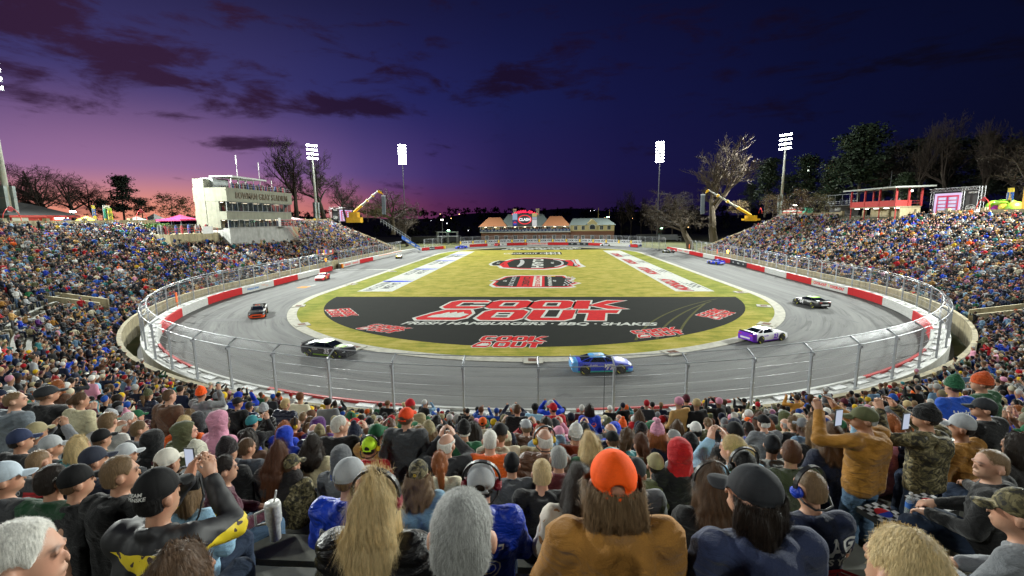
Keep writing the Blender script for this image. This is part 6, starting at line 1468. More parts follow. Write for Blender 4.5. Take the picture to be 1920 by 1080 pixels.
# ------------------------------------------------------------------ people: implicit-surface bodies, clothes, hair and hats
class SDF:
    def __init__(s, lo, hi, h):
        s.lo = np.array(lo, float); s.h = h; n = np.ceil((np.array(hi) - s.lo) / h).astype(int) + 1
        s.ax = [s.lo[i] + h * np.arange(n[i]) for i in range(3)]; s.D = np.full(n, 9.0, np.float32)
    def reg(s, lo, hi, m):
        sl = []
        for i in range(3):
            a = int(max(0, math.floor((lo[i] - m - s.lo[i]) / s.h))); b = int(min(len(s.ax[i]), math.ceil((hi[i] + m - s.lo[i]) / s.h) + 1)); sl.append(slice(a, max(b, a)))
        return tuple(sl), s.ax[0][sl[0]][:, None, None], s.ax[1][sl[1]][None, :, None], s.ax[2][sl[2]][None, None, :]
    def put(s, sl, d, k):
        D = s.D[sl]
        if k > 0:
            hh = np.clip(.5 + .5 * (D - d) / k, 0, 1); s.D[sl] = D * (1 - hh) + d * hh - k * hh * (1 - hh)
        else: s.D[sl] = np.minimum(D, d)
    def cap(s, a, b, r0, r1=None, k=.03, fy=1.0):
        r1 = r0 if r1 is None else r1; a = np.array(a, float); b = np.array(b, float); rm = max(r0, r1)
        sl, X, Y, Z = s.reg(np.minimum(a, b) - rm, np.maximum(a, b) + rm, k + 3 * s.h)
        ab = b - a; t = np.clip(((X - a[0]) * ab[0] + (Y - a[1]) * ab[1] + (Z - a[2]) * ab[2]) / (ab @ ab + 1e-12), 0, 1)
        d = np.sqrt((X - a[0] - ab[0] * t) ** 2 + ((Y - a[1] - ab[1] * t) / fy) ** 2 + (Z - a[2] - ab[2] * t) ** 2) - (r0 + (r1 - r0) * t)
        s.put(sl, d, k); return s
    def ell(s, c, r, k=.03, cut=False):
        c = np.array(c, float); r = np.array(r, float); sl, X, Y, Z = s.reg(c - r, c + r, k + 3 * s.h)
        q0 = np.sqrt(((X - c[0]) / r[0]) ** 2 + ((Y - c[1]) / r[1]) ** 2 + ((Z - c[2]) / r[2]) ** 2); q1 = np.sqrt(((X - c[0]) / r[0] ** 2) ** 2 + ((Y - c[1]) / r[1] ** 2) ** 2 + ((Z - c[2]) / r[2] ** 2) ** 2) + 1e-9
        d = q0 * (q0 - 1) / q1
        if cut:
            D = s.D[sl]; nd = -d; hh = np.clip(.5 - .5 * (D - nd) / k, 0, 1); s.D[sl] = D * (1 - hh) + nd * hh + k * hh * (1 - hh)
        else: s.put(sl, d, k)
        return s
    def field(s, f):
        s.D = s.D + f(s.ax[0][:, None, None], s.ax[1][None, :, None], s.ax[2][None, None, :]).astype(np.float32); return s
    def clip(s, f):
        s.D = np.maximum(s.D, f(s.ax[0][:, None, None], s.ax[1][None, :, None], s.ax[2][None, None, :]).astype(np.float32) + 0 * s.D); return s
    def mesh(s):
        D = s.D; D[0] = D[-1] = 9; D[:, 0] = D[:, -1] = 9; D[:, :, 0] = D[:, :, -1] = 9
        ins = D < 0; n = D.shape
        cnt = np.zeros(tuple(x - 1 for x in n), np.int8); off = [(i, j, k) for i in (0, 1) for j in (0, 1) for k in (0, 1)]
        for (i, j, k) in off: cnt += ins[i:n[0] - 1 + i, j:n[1] - 1 + j, k:n[2] - 1 + k]
        cells = np.argwhere((cnt > 0) & (cnt < 8)); idx = np.full(cnt.shape, -1, np.int64); idx[tuple(cells.T)] = np.arange(len(cells))
        P = np.zeros((len(cells), 3)); W = np.zeros(len(cells)); c = cells
        for a in off:
            for ax in range(3):
                if a[ax]: continue
                b = list(a); b[ax] = 1
                va = D[c[:, 0] + a[0], c[:, 1] + a[1], c[:, 2] + a[2]]; vb = D[c[:, 0] + b[0], c[:, 1] + b[1], c[:, 2] + b[2]]
                m = (va < 0) != (vb < 0); t = np.where(m, va / np.where(m, va - vb, 1), 0); p = np.array(a, float)[None].repeat(len(c), 0); p[:, ax] += t
                P += p * m[:, None]; W += m
        V = s.lo + s.h * (cells + P / W[:, None]); F = []
        for ax in range(3):
            o1, o2 = [(1, 2), (2, 0), (0, 1)][ax]
            A = [slice(None)] * 3; B = [slice(None)] * 3; A[ax] = slice(0, -1); B[ax] = slice(1, None)
            ia, ib = ins[tuple(A)], ins[tuple(B)]; e = np.argwhere(ia != ib); e = e[(e[:, o1] > 0) & (e[:, o2] > 0) & (e[:, o1] < n[o1] - 1) & (e[:, o2] < n[o2] - 1)]
            def cell(d1, d2):
                q = e.copy(); q[:, o1] -= d1; q[:, o2] -= d2; return idx[q[:, 0], q[:, 1], q[:, 2]]
            quad = np.stack([cell(1, 1), cell(0, 1), cell(0, 0), cell(1, 0)], 1); fl = ~ia[tuple(e.T)]
            quad[fl] = quad[fl][:, ::-1]; F.append(quad)
        F = np.concatenate(F); F = F[(F >= 0).all(1)]
        # one light smoothing pass
        nb = np.zeros_like(V); ct = np.zeros(len(V))
        for i in range(4):
            a, b = F[:, i], F[:, (i + 1) % 4]; np.add.at(nb, a, V[b]); np.add.at(ct, a, 1)
        V = V * .5 + .5 * nb / np.maximum(ct, 1)[:, None]
        return V, F
def wob(X, Y, Z, f, ph=0.0):
    return np.sin(X * f + 1.7 * np.sin(Z * f * .6 + ph) + ph) * np.sin(Z * f * .8 + 1.3 * np.sin(Y * f * .7 + X * f * .4) + ph * 2) * np.cos(Y * f * .9 + ph)
def folds(amp, f1=22.0, ph=0.0):
    return lambda X, Y, Z: amp * (.9 * wob(X, Y, Z, f1, ph) + .9 * (np.abs(np.sin(Z * 21 + 7 * np.sin(X * 7 + ph) + 4 * np.sin(Y * 9 + Z * 5))) ** .6 - .6) + .5 * np.sin(Z * 47 + 9 * X + 5 * np.sin(X * 19 + ph)) * np.clip(np.sin(X * 13 + Z * 9 + ph), 0, 1) + .35 * wob(X, Y, Z, 61, ph + 1))
POSES = {}
def pose(name, **k): POSES[name] = k
pose('sit', seat=True, hip=(0, 0, .53), kn=(.14, .42, .53), an=(.15, .44, .09), ch=(0, .02, .88), nk=(0, .03, 1.07), hd=(0, .07, 1.245), sh=(.185, .01, 1.02), el=(.26, .07, .75), wr=(.11, .33, .67))
pose('lean', seat=True, hip=(0, 0, .53), kn=(.17, .42, .53), an=(.16, .42, .09), ch=(0, .15, .85), nk=(0, .22, 1.02), hd=(0, .29, 1.185), sh=(.185, .19, .98), el=(.27, .30, .74), wr=(.08, .52, .66))
pose('film', seat=True, hip=(0, 0, .53), kn=(.14, .42, .53), an=(.15, .44, .09), ch=(0, .02, .88), nk=(0, .03, 1.07), hd=(0, .07, 1.245), sh=(.19, .02, 1.03), el=(.25, .27, .95), wr=(.07, .36, 1.17))
pose('stand', seat=False, hip=(0, 0, .95), kn=(.11, .03, .50), an=(.12, -.01, .09), ch=(0, .0, 1.28), nk=(0, .02, 1.47), hd=(0, .06, 1.645), sh=(.19, 0, 1.42), el=(.27, -.02, 1.13), wr=(.21, .16, .96))
pose('shoot', seat=False, hip=(0, 0, .95), kn=(.11, .03, .50), an=(.12, -.01, .09), ch=(0, .0, 1.28), nk=(0, .02, 1.47), hd=(0, .06, 1.645), sh=(.2, .02, 1.43), el=(.33, .22, 1.36), wr=(.12, .38, 1.60))
def mir(p, s): return (p[0] * s, p[1], p[2])
def V3(*a): return np.array(a, float)
def bounds(P):
    return (-.46, -.34, -.02), (.46, .86 if P['seat'] else .62, (1.48 if P['seat'] else 1.90))
def head_sdf(S, c):
    x, y, z = c
    S.ell((x, y - .008, z + .022), (.077, .096, .100), .02).ell((x, y + .022, z - .06), (.056, .066, .066), .035).ell((x, y + .045, z - .10), (.03, .032, .022), .03)
    S.cap((x, y + .094, z - .002), (x, y + .104, z - .032), .008, .0115, .010)
    for s in (-1, 1):
        S.ell((x + s * .086, y - .012, z - .012), (.015, .026, .035), .006)
        S.ell((x + s * .032, y + .097, z + .008), (.016, .012, .010), .012, cut=True)
        S.ell((x + s * .031, y + .084, z + .007), (.012, .010, .010), .004)
    S.ell((x, y + .092, z + .026), (.045, .012, .008), .014)
    S.ell((x, y + .091, z - .066), (.023, .008, .007), .008)
def hand(S, w, e, s, up):
    w = np.array(w, float); e = np.array(e, float); d = w - e; d /= np.linalg.norm(d)
    side = np.cross(d, V3(0, 0, 1)) if abs(d[2]) < .9 else V3(1, 0, 0); side /= np.linalg.norm(side)
    if side[0] * s < 0: side = -side
    n = np.cross(d, side); n /= np.linalg.norm(n)
    if n[2] > 0: n = -n
    if up: d = (d * .4 + V3(0, .25, .8)); d /= np.linalg.norm(d); n = V3(-s * .9, .35, -.1); n /= np.linalg.norm(n); side = np.cross(n, d)
    pc = w + d * .05; S.cap(w - d * .02, w + d * .02, .028, .03, .02); S.cap(w + d * .03 - side * .018, w + d * .075 - side * .02, .022, .02, .02); S.cap(w + d * .03 + side * .018, w + d * .075 + side * .02, .022, .02, .02)
    for i, (o, L) in enumerate([(-.033, .058), (-.011, .072), (.011, .068), (.033, .05)]):
        a = w + d * .088 + side * o; m = a + d * L * .5 + n * .014; t = m + d * L * .28 + n * .032; S.cap(a, m, .0105, .0095, .006); S.cap(m, t, .0095, .008, .004)
    a = w + d * .035 - side * s * .0 + n * .012 - side * .032 * (1 if True else s); b = a + d * .03 - side * .022 + n * .012; S.cap(a, b, .0125, .011, .008); S.cap(b, b + d * .026 + n * .008, .011, .0085, .004)
def body(P, h, skirt=False):
    S = SDF(*bounds(P), h); hip, ch, nk, hd = (V3(*P[k]) for k in ('hip', 'ch', 'nk', 'hd'))
    S.cap(hip, ch, .12, .125, .05).cap(ch, nk - V3(0, 0, .05), .11, .075, .05)
    S.cap(nk - V3(0, 0, .05), hd - V3(0, .012, .05), .056, .052, .03); head_sdf(S, hd)
    for s in (-1, 1):
        sh, el, wr, kn, an = (V3(*mir(P[k], s)) for k in ('sh', 'el', 'wr', 'kn', 'an'))
        S.cap(nk - V3(0, 0, .06), sh, .06, .056, .05); S.cap(sh, el, .048, .038, .03); S.cap(el, wr, .037, .026, .02); hand(S, wr, el, s, P.get('seat') is not None and wr[2] > ch[2] + .2)
        h2 = hip + V3(s * .09, 0, -.02); S.cap(h2, kn, .075, .052, .05); S.cap(kn, an, .05, .036, .03); S.cap(an, an + V3(0, .14, -.04), .036, .03, .03)
    return S.mesh()
def jacket(P, h, kind, ph=0.0):
    S = SDF(*bounds(P), h); hip, ch, nk = (V3(*P[k]) for k in ('hip', 'ch', 'nk')); tee = kind == 'tee'
    f = {'tee': .93, 'jacket': 1.06, 'hoodie': 1.04, 'puffer': 1.14, 'coat': 1.08}[kind]
    lo = hip + V3(0, 0, .0 if P['seat'] else -.10)
    for s in (-1, 1):
        S.cap(lo + V3(s * .075, .0, .0), ch + V3(s * .075, 0, 0), .128 * f, .125 * f, .06); S.cap(ch + V3(s * .07, -.015, 0), nk + V3(s * .055, -.02, -.09), .122 * f, .085 * f, .06)
    for s in (-1, 1):
        sh, el, wr = (V3(*mir(P[k], s)) for k in ('sh', 'el', 'wr'))
        S.cap(nk + V3(0, -.01, -.065), sh, .075, .077 * f, .06); wr2 = wr - (wr - el) * .06
        if tee: S.cap(sh, sh + (el - sh) * .68, .075, .066, .04)
        else: S.cap(sh, el, .076 * f, .064 * f, .04); S.cap(el, wr2, .064 * f, .048 * f, .03)
    for i in range(10):
        a0, a1 = 2 * pi * i / 10, 2 * pi * (i + 1) / 10; zc = -.02 if tee else -.005
        S.cap(nk + V3(.062 * cos(a0), -.005 + .066 * sin(a0), zc - .035 * sin(a0)), nk + V3(.062 * cos(a1), -.005 + .066 * sin(a1), zc - .035 * sin(a1)), .018 if tee else .024, None, .02)
    if kind in ('jacket', 'coat'): 
        for s in (-1, 1): S.cap(nk + V3(s * .06, -.045, -.02), nk + V3(s * .052, .06, -.03), .026, .026, .02)
        S.cap(nk + V3(-.05, -.055, -.015), nk + V3(.05, -.055, -.015), .028, .028, .02)
    if kind == 'puffer':
        S.cap(nk + V3(-.055, -.05, .0), nk + V3(.055, -.05, .0), .042, .042, .03)
        S.field(lambda X, Y, Z: -.022 * np.abs(np.sin(Z * 34 + .5 * np.sin(X * 9 + ph))) ** .7 + .012)
    if kind in ('hoodie', 'coat'):
        S.cap(nk + V3(-.085, -.075, -.03), nk + V3(.085, -.075, -.03), .056, .056, .03); S.ell(nk + V3(0, -.125, -.10), (.135, .07, .12), .02); S.ell(nk + V3(0, -.085, .03), (.075, .04, .02), .02, cut=True)
        for s in (-1, 1): S.cap(nk + V3(s * .085, -.06, -.02), nk + V3(s * .055, .06, -.06), .04, .03, .03)
    S.field(folds({'puffer': .002, 'tee': .0055}.get(kind, .0075), 17, ph))
    return S.mesh()
def trousers(P, h, ph=0.0):
    S = SDF(*bounds(P), h); hip = V3(*P['hip'])
    S.cap(hip + V3(-.07, .0, -.02), hip + V3(.07, .0, -.02), .112, .112, .05)
    for s in (-1, 1):
        kn, an = (V3(*mir(P[k], s)) for k in ('kn', 'an')); h2 = hip + V3(s * .095, 0, -.02)
        S.cap(h2, kn, .102, .078, .05); S.cap(kn, an + V3(0, 0, .02), .074, .062, .04)
    S.field(folds(.005, 26, ph)); return S.mesh()
def shoe(P, s):
    S = SDF((s * P['an'][0] - .09, P['an'][1] - .14, -.03), (s * P['an'][0] + .09, P['an'][1] + .28, .16), .016); an = V3(*mir(P['an'], s))
    S.cap(an + V3(0, -.03, -.045), an + V3(0, .15, -.055), .045, .038, .02).cap(an + V3(0, -.02, 0), an + V3(0, .02, -.03), .045, .045, .03); S.clip(lambda X, Y, Z: -Z + .0); return S.mesh()
# --- head wear and hair in head coordinates (face towards +y)
def hbox(dz=-.2, top=.2): return (-.19, -.26, dz), (.19, .22, top)
def strands(V, F, n, L, wd, seed, grav=(0, -.05, -1), lift=.004, curl=0.0, lf=1.0, ns=.09):
    """thin tapering locks laid over a hair mesh"""
    R = np.random.default_rng(seed); f = F[R.integers(0, len(F), n)]; w4 = R.dirichlet((1, 1, 1, 1), n); P = (V[f] * w4[:, :, None]).sum(1)
    nm = np.cross(V[f[:, 2]] - V[f[:, 0]], V[f[:, 3]] - V[f[:, 1]]); nm /= np.linalg.norm(nm, axis=1)[:, None] + 1e-9
    crown = V3(0, -.03, .11); g_ = np.array(grav, float) + (P - crown) * V3(3.0, 3.0, 0) ; t = g_ - nm * (g_ * nm).sum(1)[:, None]; t /= np.linalg.norm(t, axis=1)[:, None] + 1e-9
    t += R.normal(scale=ns + curl * .2, size=t.shape); t /= np.linalg.norm(t, axis=1)[:, None]; sd = np.cross(t, nm); sd /= np.linalg.norm(sd, axis=1)[:, None] + 1e-9
    L_ = L * (.6 + .8 * R.random((n, 1))); W = wd * (.6 + .8 * R.random((n, 1))); k = 3; rows = []
    for i in range(k + 1):
        u = i / k; q = P + t * L_ * (u - .5) + nm * (lift * lf * (.4 + 1.6 * u * R.random((n, 1)))) + sd * curl * .02 * np.sin(u * 7 + R.random((n, 1)) * 6); wv = W * (1 - .75 * u)
        rows.append(q - sd * wv); rows.append(q + sd * wv)
    VV = np.stack(rows, 1).reshape(-1, 3); b = (np.arange(n) * (2 * k + 2))[:, None]
    FF = np.concatenate([b + np.array([2 * i, 2 * i + 1, 2 * i + 3, 2 * i + 2]) for i in range(k)]); return VV, FF
def join(*ms):
    Vs, Fs, o = [], [], 0
    for v, f in ms: Vs.append(v); Fs.append(f + o); o += len(v)
    return np.concatenate(Vs), np.concatenate(Fs)
def hair(kind, h=.009):
    S = SDF(*hbox(-.52 if kind in ('long', 'wavy', 'pony') else -.24), h)
    S.ell((0, -.014, .030), (.084, .104, .107), .01)
    if kind != 'bun': S.ell((0, -.05, -.035), (.078, .062, .085), .03)
    S.clip(lambda X, Y, Z: np.where(Z < .045, (Y - .02 - .55 * np.clip(Z + .03, -.2, .06)) * .8, (Y - .062) * .7))     # face opening
    for s in (-1, 1): S.ell((s * .09, -.004, -.022), (.034, .040, .056), .01, cut=True) if kind in ('short', 'crop', 'bun', 'pony', 'bald') else None
    if kind == 'crop': S.field(lambda X, Y, Z: .007 + 0 * X)
    if kind in ('short', 'crop', 'bald'): S.clip(lambda X, Y, Z: -(Z + (.066 if kind == 'short' else .058)) + .25 * np.clip(Y + .06, 0, .1))
    if kind == 'bald': S.clip(lambda X, Y, Z: Z - .045 - .15 * np.abs(X))
    if kind in ('long', 'wavy'):
        b = 1.25 if kind == 'wavy' else 1.0
        for s in (-1, 0, 1): e_ = -.43 if kind == 'long' else -.24; S.cap((s * .055, -.06, -.02), (s * .08 * b, -.13, -.15), .055, .045 * b, .05); S.cap((s * .08 * b, -.13, -.15), (s * .058 * b, -.205, e_), .045 * b, .02, .05)
        for s in (-1, 1): S.cap((s * .082, -.0, .0), (s * .105 * b, -.03, -.22), .032, .035, .03)
        S.field((lambda X, Y, Z: .010 * np.sin(Z * 40 + 4 * np.sin(X * 30)) * np.sin(X * 45)) if kind == 'wavy' else (lambda X, Y, Z: .0035 * np.sin(X * 130 + 3 * np.sin(Z * 6)) + 0 * Y))
    if kind == 'bob':
        for s in (-1, 0, 1): S.cap((s * .055, -.05, -.02), (s * .075, -.075, -.13), .058, .05, .05)
        for s in (-1, 1): S.cap((s * .08, .0, .02), (s * .092, .0, -.11), .032, .03, .03)
        S.field(lambda X, Y, Z: .004 * np.sin(X * 120 + 3 * np.sin(Z * 8)))
    if kind == 'pony': S.cap((0, -.115, .05), (0, -.16, -.02), .032, .036, .03); S.cap((0, -.16, -.02), (.015, -.15, -.36), .040, .014, .03)
    if kind == 'bun': S.ell((0, -.13, .02), (.05, .045, .05), .02)
    S.field(lambda X, Y, Z: .0025 * wob(X, Y, Z, 90)); V, F = S.mesh()
    n, L, wd, cu = dict(short=(12000, .018, .0005, .2), crop=(7000, .012, .0005, .15), bald=(3000, .015, .0005, .2), long=(12000, .16, .0005, .06), wavy=(12000, .06, .0006, 1.0), bob=(9000, .08, .0008, .12), pony=(8000, .09, .0008, .1), bun=(7000, .05, .0007, .2))[kind]
    F2 = F
    if kind in ('short', 'crop', 'bald', 'bun', 'pony'):
        c = V[F].mean(1); F2 = F[~((np.abs(c[:, 0]) > .055) & (c[:, 2] < .032) & (c[:, 1] > -.045)) & ((c[:, 2] > -.045) | (kind == 'pony'))]
    return join((V, F), strands(V, F2, n, L, wd, 5, curl=cu, lf=.4 if kind in ('long', 'bob', 'pony') else .8, ns=.035 if kind in ('long', 'bob', 'pony') else (.22 if kind in ('short', 'crop') else .10)))
def cap_hat(back=False, h=.0062):
    S = SDF((-.16, -.26, -.12), (.16, .26, .2), h); S.ell((0, -.012, .035), (.090, .107, .112), .01); S.clip(lambda X, Y, Z: -(Z - .012 + .10 * (Y + .01) * (-1)))
    S.ell((0, .112, .030), (.066, .072, .008), .005); S.ell((0, -.012, .144), (.011, .011, .007), .003)
    S.field(lambda X, Y, Z: .0022 * np.clip(1 - np.abs(np.sin(np.arctan2(X, Y + .012) * 3)) * 6, 0, 1) * (Z > .03) + .0022 * (np.abs(Z - .026) < .004) * (Y < .07) + .0012 * wob(X, Y, Z, 40))
    if back: S.ell((0, -.13, .022), (.038, .05, .040), .004, cut=True); S.cap((-.05, -.112, .004), (.05, -.112, .004), .009, .009, .006); S.cap((0, -.124, .004), (.0, -.124, .004), .01, .01, .004)
    V, F = S.mesh()
    V[:, 2] -= np.where(V[:, 1] > .085, ((V[:, 0] / .075) ** 2) * .028 + (V[:, 1] - .085) * .12, 0)
    return V, F
def beanie(h=.008, pom=False):
    S = SDF((-.14, -.16, -.1), (.14, .14, .26), h); S.ell((0, -.014, .045), (.094, .112, .118), .01); S.cap((0, -.02, .13), (0, -.03, .165), .045, .03, .05); S.clip(lambda X, Y, Z: -(Z - .0 - .25 * (Y + .02)))
    S.ell((0, -.014, .012), (.102, .119, .03), .01); S.clip(lambda X, Y, Z: -(Z + .022 - .22 * (Y + .02)))
    S.field(lambda X, Y, Z: .0022 * np.cos(np.arctan2(X, Y + .014) * 34))
    if pom: S.ell((0, -.03, .20), (.04, .04, .04), .01)
    return S.mesh()
def hood_up(h=.011):
    S = SDF((-.24, -.28, -.34), (.24, .2, .24), h); S.ell((0, -.03, .035), (.118, .132, .135), .02); S.ell((0, -.045, -.08), (.115, .115, .13), .05); S.ell((0, -.055, -.20), (.155, .12, .09), .06); S.cap((0, -.1, .10), (0, -.15, .07), .05, .03, .05)
    S.ell((0, .09, -.01), (.082, .09, .115), .02, cut=True); S.field(folds(.004, 30, 2.)); return S.mesh()
def mesh_from(name, vf, mat=None):
    me = np_mesh(name, *vf); me.shade_smooth(); me.materials.append(mat); return me
# --- materials that take their colour from the object
def cloth_mat(name, rough, weave, bump, sheen=.0, spec=.3):
    m, nt, b = new_mat(name); tc = nt.n('ShaderNodeTexCoord', 3); oi = nt.n('ShaderNodeObjectInfo', 1)
    n1 = nt.n('ShaderNodeTexNoise', 0, Vector=tc, Scale=7.0, Detail=4.0); n2 = nt.n('ShaderNodeTexNoise', 0, Vector=tc, Scale=weave, Detail=2.0)
    v = nt.n('ShaderNodeMapRange', 0, Value=nt.math('ADD', nt.math('MULTIPLY', n1, .6), nt.math('MULTIPLY', n2, .4)), i1=.3, i2=.7, i3=.72, i4=1.22)
    nt.set(b.inputs['Base Color'], nt.mix(1.0, oi, nt.n('ShaderNodeCombineColor', 0, Red=v, Green=v, Blue=v), 'MULTIPLY')); b.inputs['Roughness'].default_value = rough; b.inputs['Specular IOR Level'].default_value = spec
    if sheen: b.inputs['Sheen Weight'].default_value = sheen
    nt.set(b.inputs['Normal'], nt.n('ShaderNodeBump', 0, Height=nt.math('ADD', nt.math('MULTIPLY', n2, .12), nt.n('ShaderNodeTexNoise', 0, Vector=nt.n('ShaderNodeMapping', 0, Vector=tc, Scale=(1., 1., 1.9)), Scale=7.0, Detail=4.0, Roughness=.5, Distortion=1.1)), Strength=bump * 1.3, Distance=.06)); MATS[name] = m; return m
CLOTH = cloth_mat('cloth', .85, 260., .45, .15); CAPC = cloth_mat('cap_twill', .8, 300., .06); NYLON = cloth_mat('nylon', .42, 40., .5, 0, .4); DENIM = cloth_mat('denim', .85, 420., .5); KNIT = cloth_mat('knit', .92, 160., .7, .2)
m, nt, b = new_mat('skin'); MATS['skin'] = SKIN = m; tc = nt.n('ShaderNodeTexCoord', 3); n1 = nt.n('ShaderNodeTexNoise', 0, Vector=tc, Scale=30., Detail=4.); n2 = nt.n('ShaderNodeTexNoise', 0, Vector=tc, Scale=9., Detail=2.)
c = nt.mix(nt.n('ShaderNodeMapRange', 0, Value=n2, i1=.4, i2=.7, i3=0., i4=.35), nt.n('ShaderNodeObjectInfo', 1), nt.mix(1., nt.n('ShaderNodeObjectInfo', 1), (1.05, .62, .55, 1), 'MULTIPLY'))
va = nt.n('ShaderNodeAttribute', 0, {'attribute_name': 'feat'}); fc = nt.t.nodes[-1].outputs[2]
c = nt.mix(fc, c, (.03, .018, .014)); nt.set(b.inputs['Base Color'], c); b.inputs['Roughness'].default_value = .55; b.inputs['Subsurface Weight'].default_value = .0; nt.set(b.inputs['Normal'], nt.n('ShaderNodeBump', 0, Height=n1, Strength=.2, Distance=.004))
m, nt, b = new_mat('hair'); MATS['hair'] = HAIR = m; tc = nt.n('ShaderNodeTexCoord', 3); mp_ = nt.n('ShaderNodeMapping', 0, Vector=tc, Scale=(150, 150, 14)); n1 = nt.n('ShaderNodeTexNoise', 0, Vector=mp_, Scale=1., Detail=4.)
v = nt.n('ShaderNodeMapRange', 0, Value=n1, i1=.3, i2=.72, i3=.7, i4=1.25); nt.set(b.inputs['Base Color'], nt.mix(1., nt.n('ShaderNodeObjectInfo', 1), nt.n('ShaderNodeCombineColor', 0, Red=v, Green=v, Blue=v), 'MULTIPLY')); b.inputs['Roughness'].default_value = .48; b.inputs['Specular IOR Level'].default_value = .35
nt.set(b.inputs['Normal'], nt.n('ShaderNodeBump', 0, Height=n1, Strength=.6, Distance=.006))
def camo_mat(name, cols, sc_=14.):
    m, nt, b = new_mat(name); tc = nt.n('ShaderNodeTexCoord', 3); n1 = nt.n('ShaderNodeTexNoise', 0, Vector=tc, Scale=sc_, Detail=3., Distortion=1.5)
    nt.set(b.inputs['Base Color'], nt.ramp(n1, [(.0, cols[0]), (.42, cols[1]), (.52, cols[2]), (.62, cols[3])], 'CONSTANT')); b.inputs['Roughness'].default_value = .8; nt.set(b.inputs['Normal'], nt.n('ShaderNodeBump', 0, Height=nt.n('ShaderNodeTexNoise', 0, Vector=tc, Scale=24., Detail=3.), Strength=.5, Distance=.012)); MATS[name] = m; return m
CAMO = camo_mat('camo', [(.015, .013, .008), (.06, .05, .02), (.14, .115, .05), (.25, .21, .12)], 17.); COW = camo_mat('cow_print', [(.55, .5, .42), (.55, .5, .42), (.55, .5, .42), (.33, .16, .06)], 7.)
def plaid_mat(name, a, b_, c_):
    m, nt, b = new_mat(name); tc = nt.n('ShaderNodeTexCoord', 3); sp_ = nt.t.nodes.new('ShaderNodeSeparateXYZ'); nt.set(sp_.inputs[0], tc)
    u = nt.math('LESS_THAN', nt.math('FRACT', nt.math('MULTIPLY', sp_.outputs[0], 12.)), .5); v = nt.math('LESS_THAN', nt.math('FRACT', nt.math('MULTIPLY', sp_.outputs[2], 12.)), .5)
    c = nt.mix(u, a, b_); c = nt.mix(nt.math('MULTIPLY', v, .55), c, c_); nt.set(b.inputs['Base Color'], c); b.inputs['Roughness'].default_value = .85; MATS[name] = m; return m
PLAIDG = plaid_mat('plaid_green', (.02, .07, .05, 1), (.015, .03, .07, 1), (.1, .13, .04)); PLAIDR = plaid_mat('plaid_red', (.35, .02, .03, 1), (.03, .02, .02, 1), (.5, .45, .4))
# --- meshes shared by everyone of a pose
H_BODY, H_CL = .0125, .0128
BODY, JACK, TROU, SHOE = {}, {}, {}, {}
def get_body(ps, yaw):
    y = int(round(yaw / 15) * 15)
    if (ps, y) in BODY: return BODY[(ps, y)]
    if (ps, None) not in BODY: BODY[(ps, None)] = body(POSES[ps], H_BODY)
    V, F = BODY[(ps, None)]; P = POSES[ps]; c = V3(*P['hd']); V2 = V.copy()
    wgt = np.clip((V[:, 2] - (c[2] - .17)) / .09, 0, 1) * (np.hypot(V[:, 0], V[:, 1] - c[1]) < .19) * (np.linalg.norm(V - c, axis=1) < .22); a = rad(y) * wgt
    dx, dy = V[:, 0], V[:, 1] - c[1] + .02; V2[:, 0] = dx * np.cos(a) - dy * np.sin(a); V2[:, 1] = dx * np.sin(a) + dy * np.cos(a) + c[1] - .02
    me = mesh_from('body', (V2, F), SKIN); q = V - c
    ft = np.zeros(len(V), np.float32)
    for s in (-1, 1):
        e = np.linalg.norm((q - V3(s * .031, .094, .007)) / V3(.013, .02, .008), axis=1); ft = np.maximum(ft, np.clip(1.4 - e, 0, 1)); e = np.linalg.norm((q - V3(s * .034, .095, .030)) / V3(.022, .03, .006), axis=1); ft = np.maximum(ft, .8 * np.clip(1.5 - e, 0, 1))
    e = np.linalg.norm((q - V3(0, .095, -.066)) / V3(.024, .03, .007), axis=1); ft = np.maximum(ft, .45 * np.clip(1.5 - e, 0, 1))
    at_ = me.attributes.new('feat', 'FLOAT', 'POINT'); at_.data.foreach_set('value', ft); BODY[(ps, y)] = me; return me
def get_jack(ps, kind):
    if (ps, kind) not in JACK:
        vf = jacket(POSES[ps], H_CL, kind, hash_(ps + kind)); me = mesh_from('jacket', vf, CLOTH); JACK[(ps, kind)] = (me, BVHTree.FromPolygons(vf[0].tolist(), vf[1].tolist()))
    return JACK[(ps, kind)]
def hash_(s): return sum(ord(c) * (i + 3) for i, c in enumerate(s)) % 97 * .13
def get_trou(ps):
    if ps not in TROU: TROU[ps] = mesh_from('trousers', trousers(POSES[ps], H_CL, 1.), DENIM); SHOE[ps] = [mesh_from('shoe', shoe(POSES[ps], s), CLOTH) for s in (-1, 1)]
    return TROU[ps]
HEADM = {}
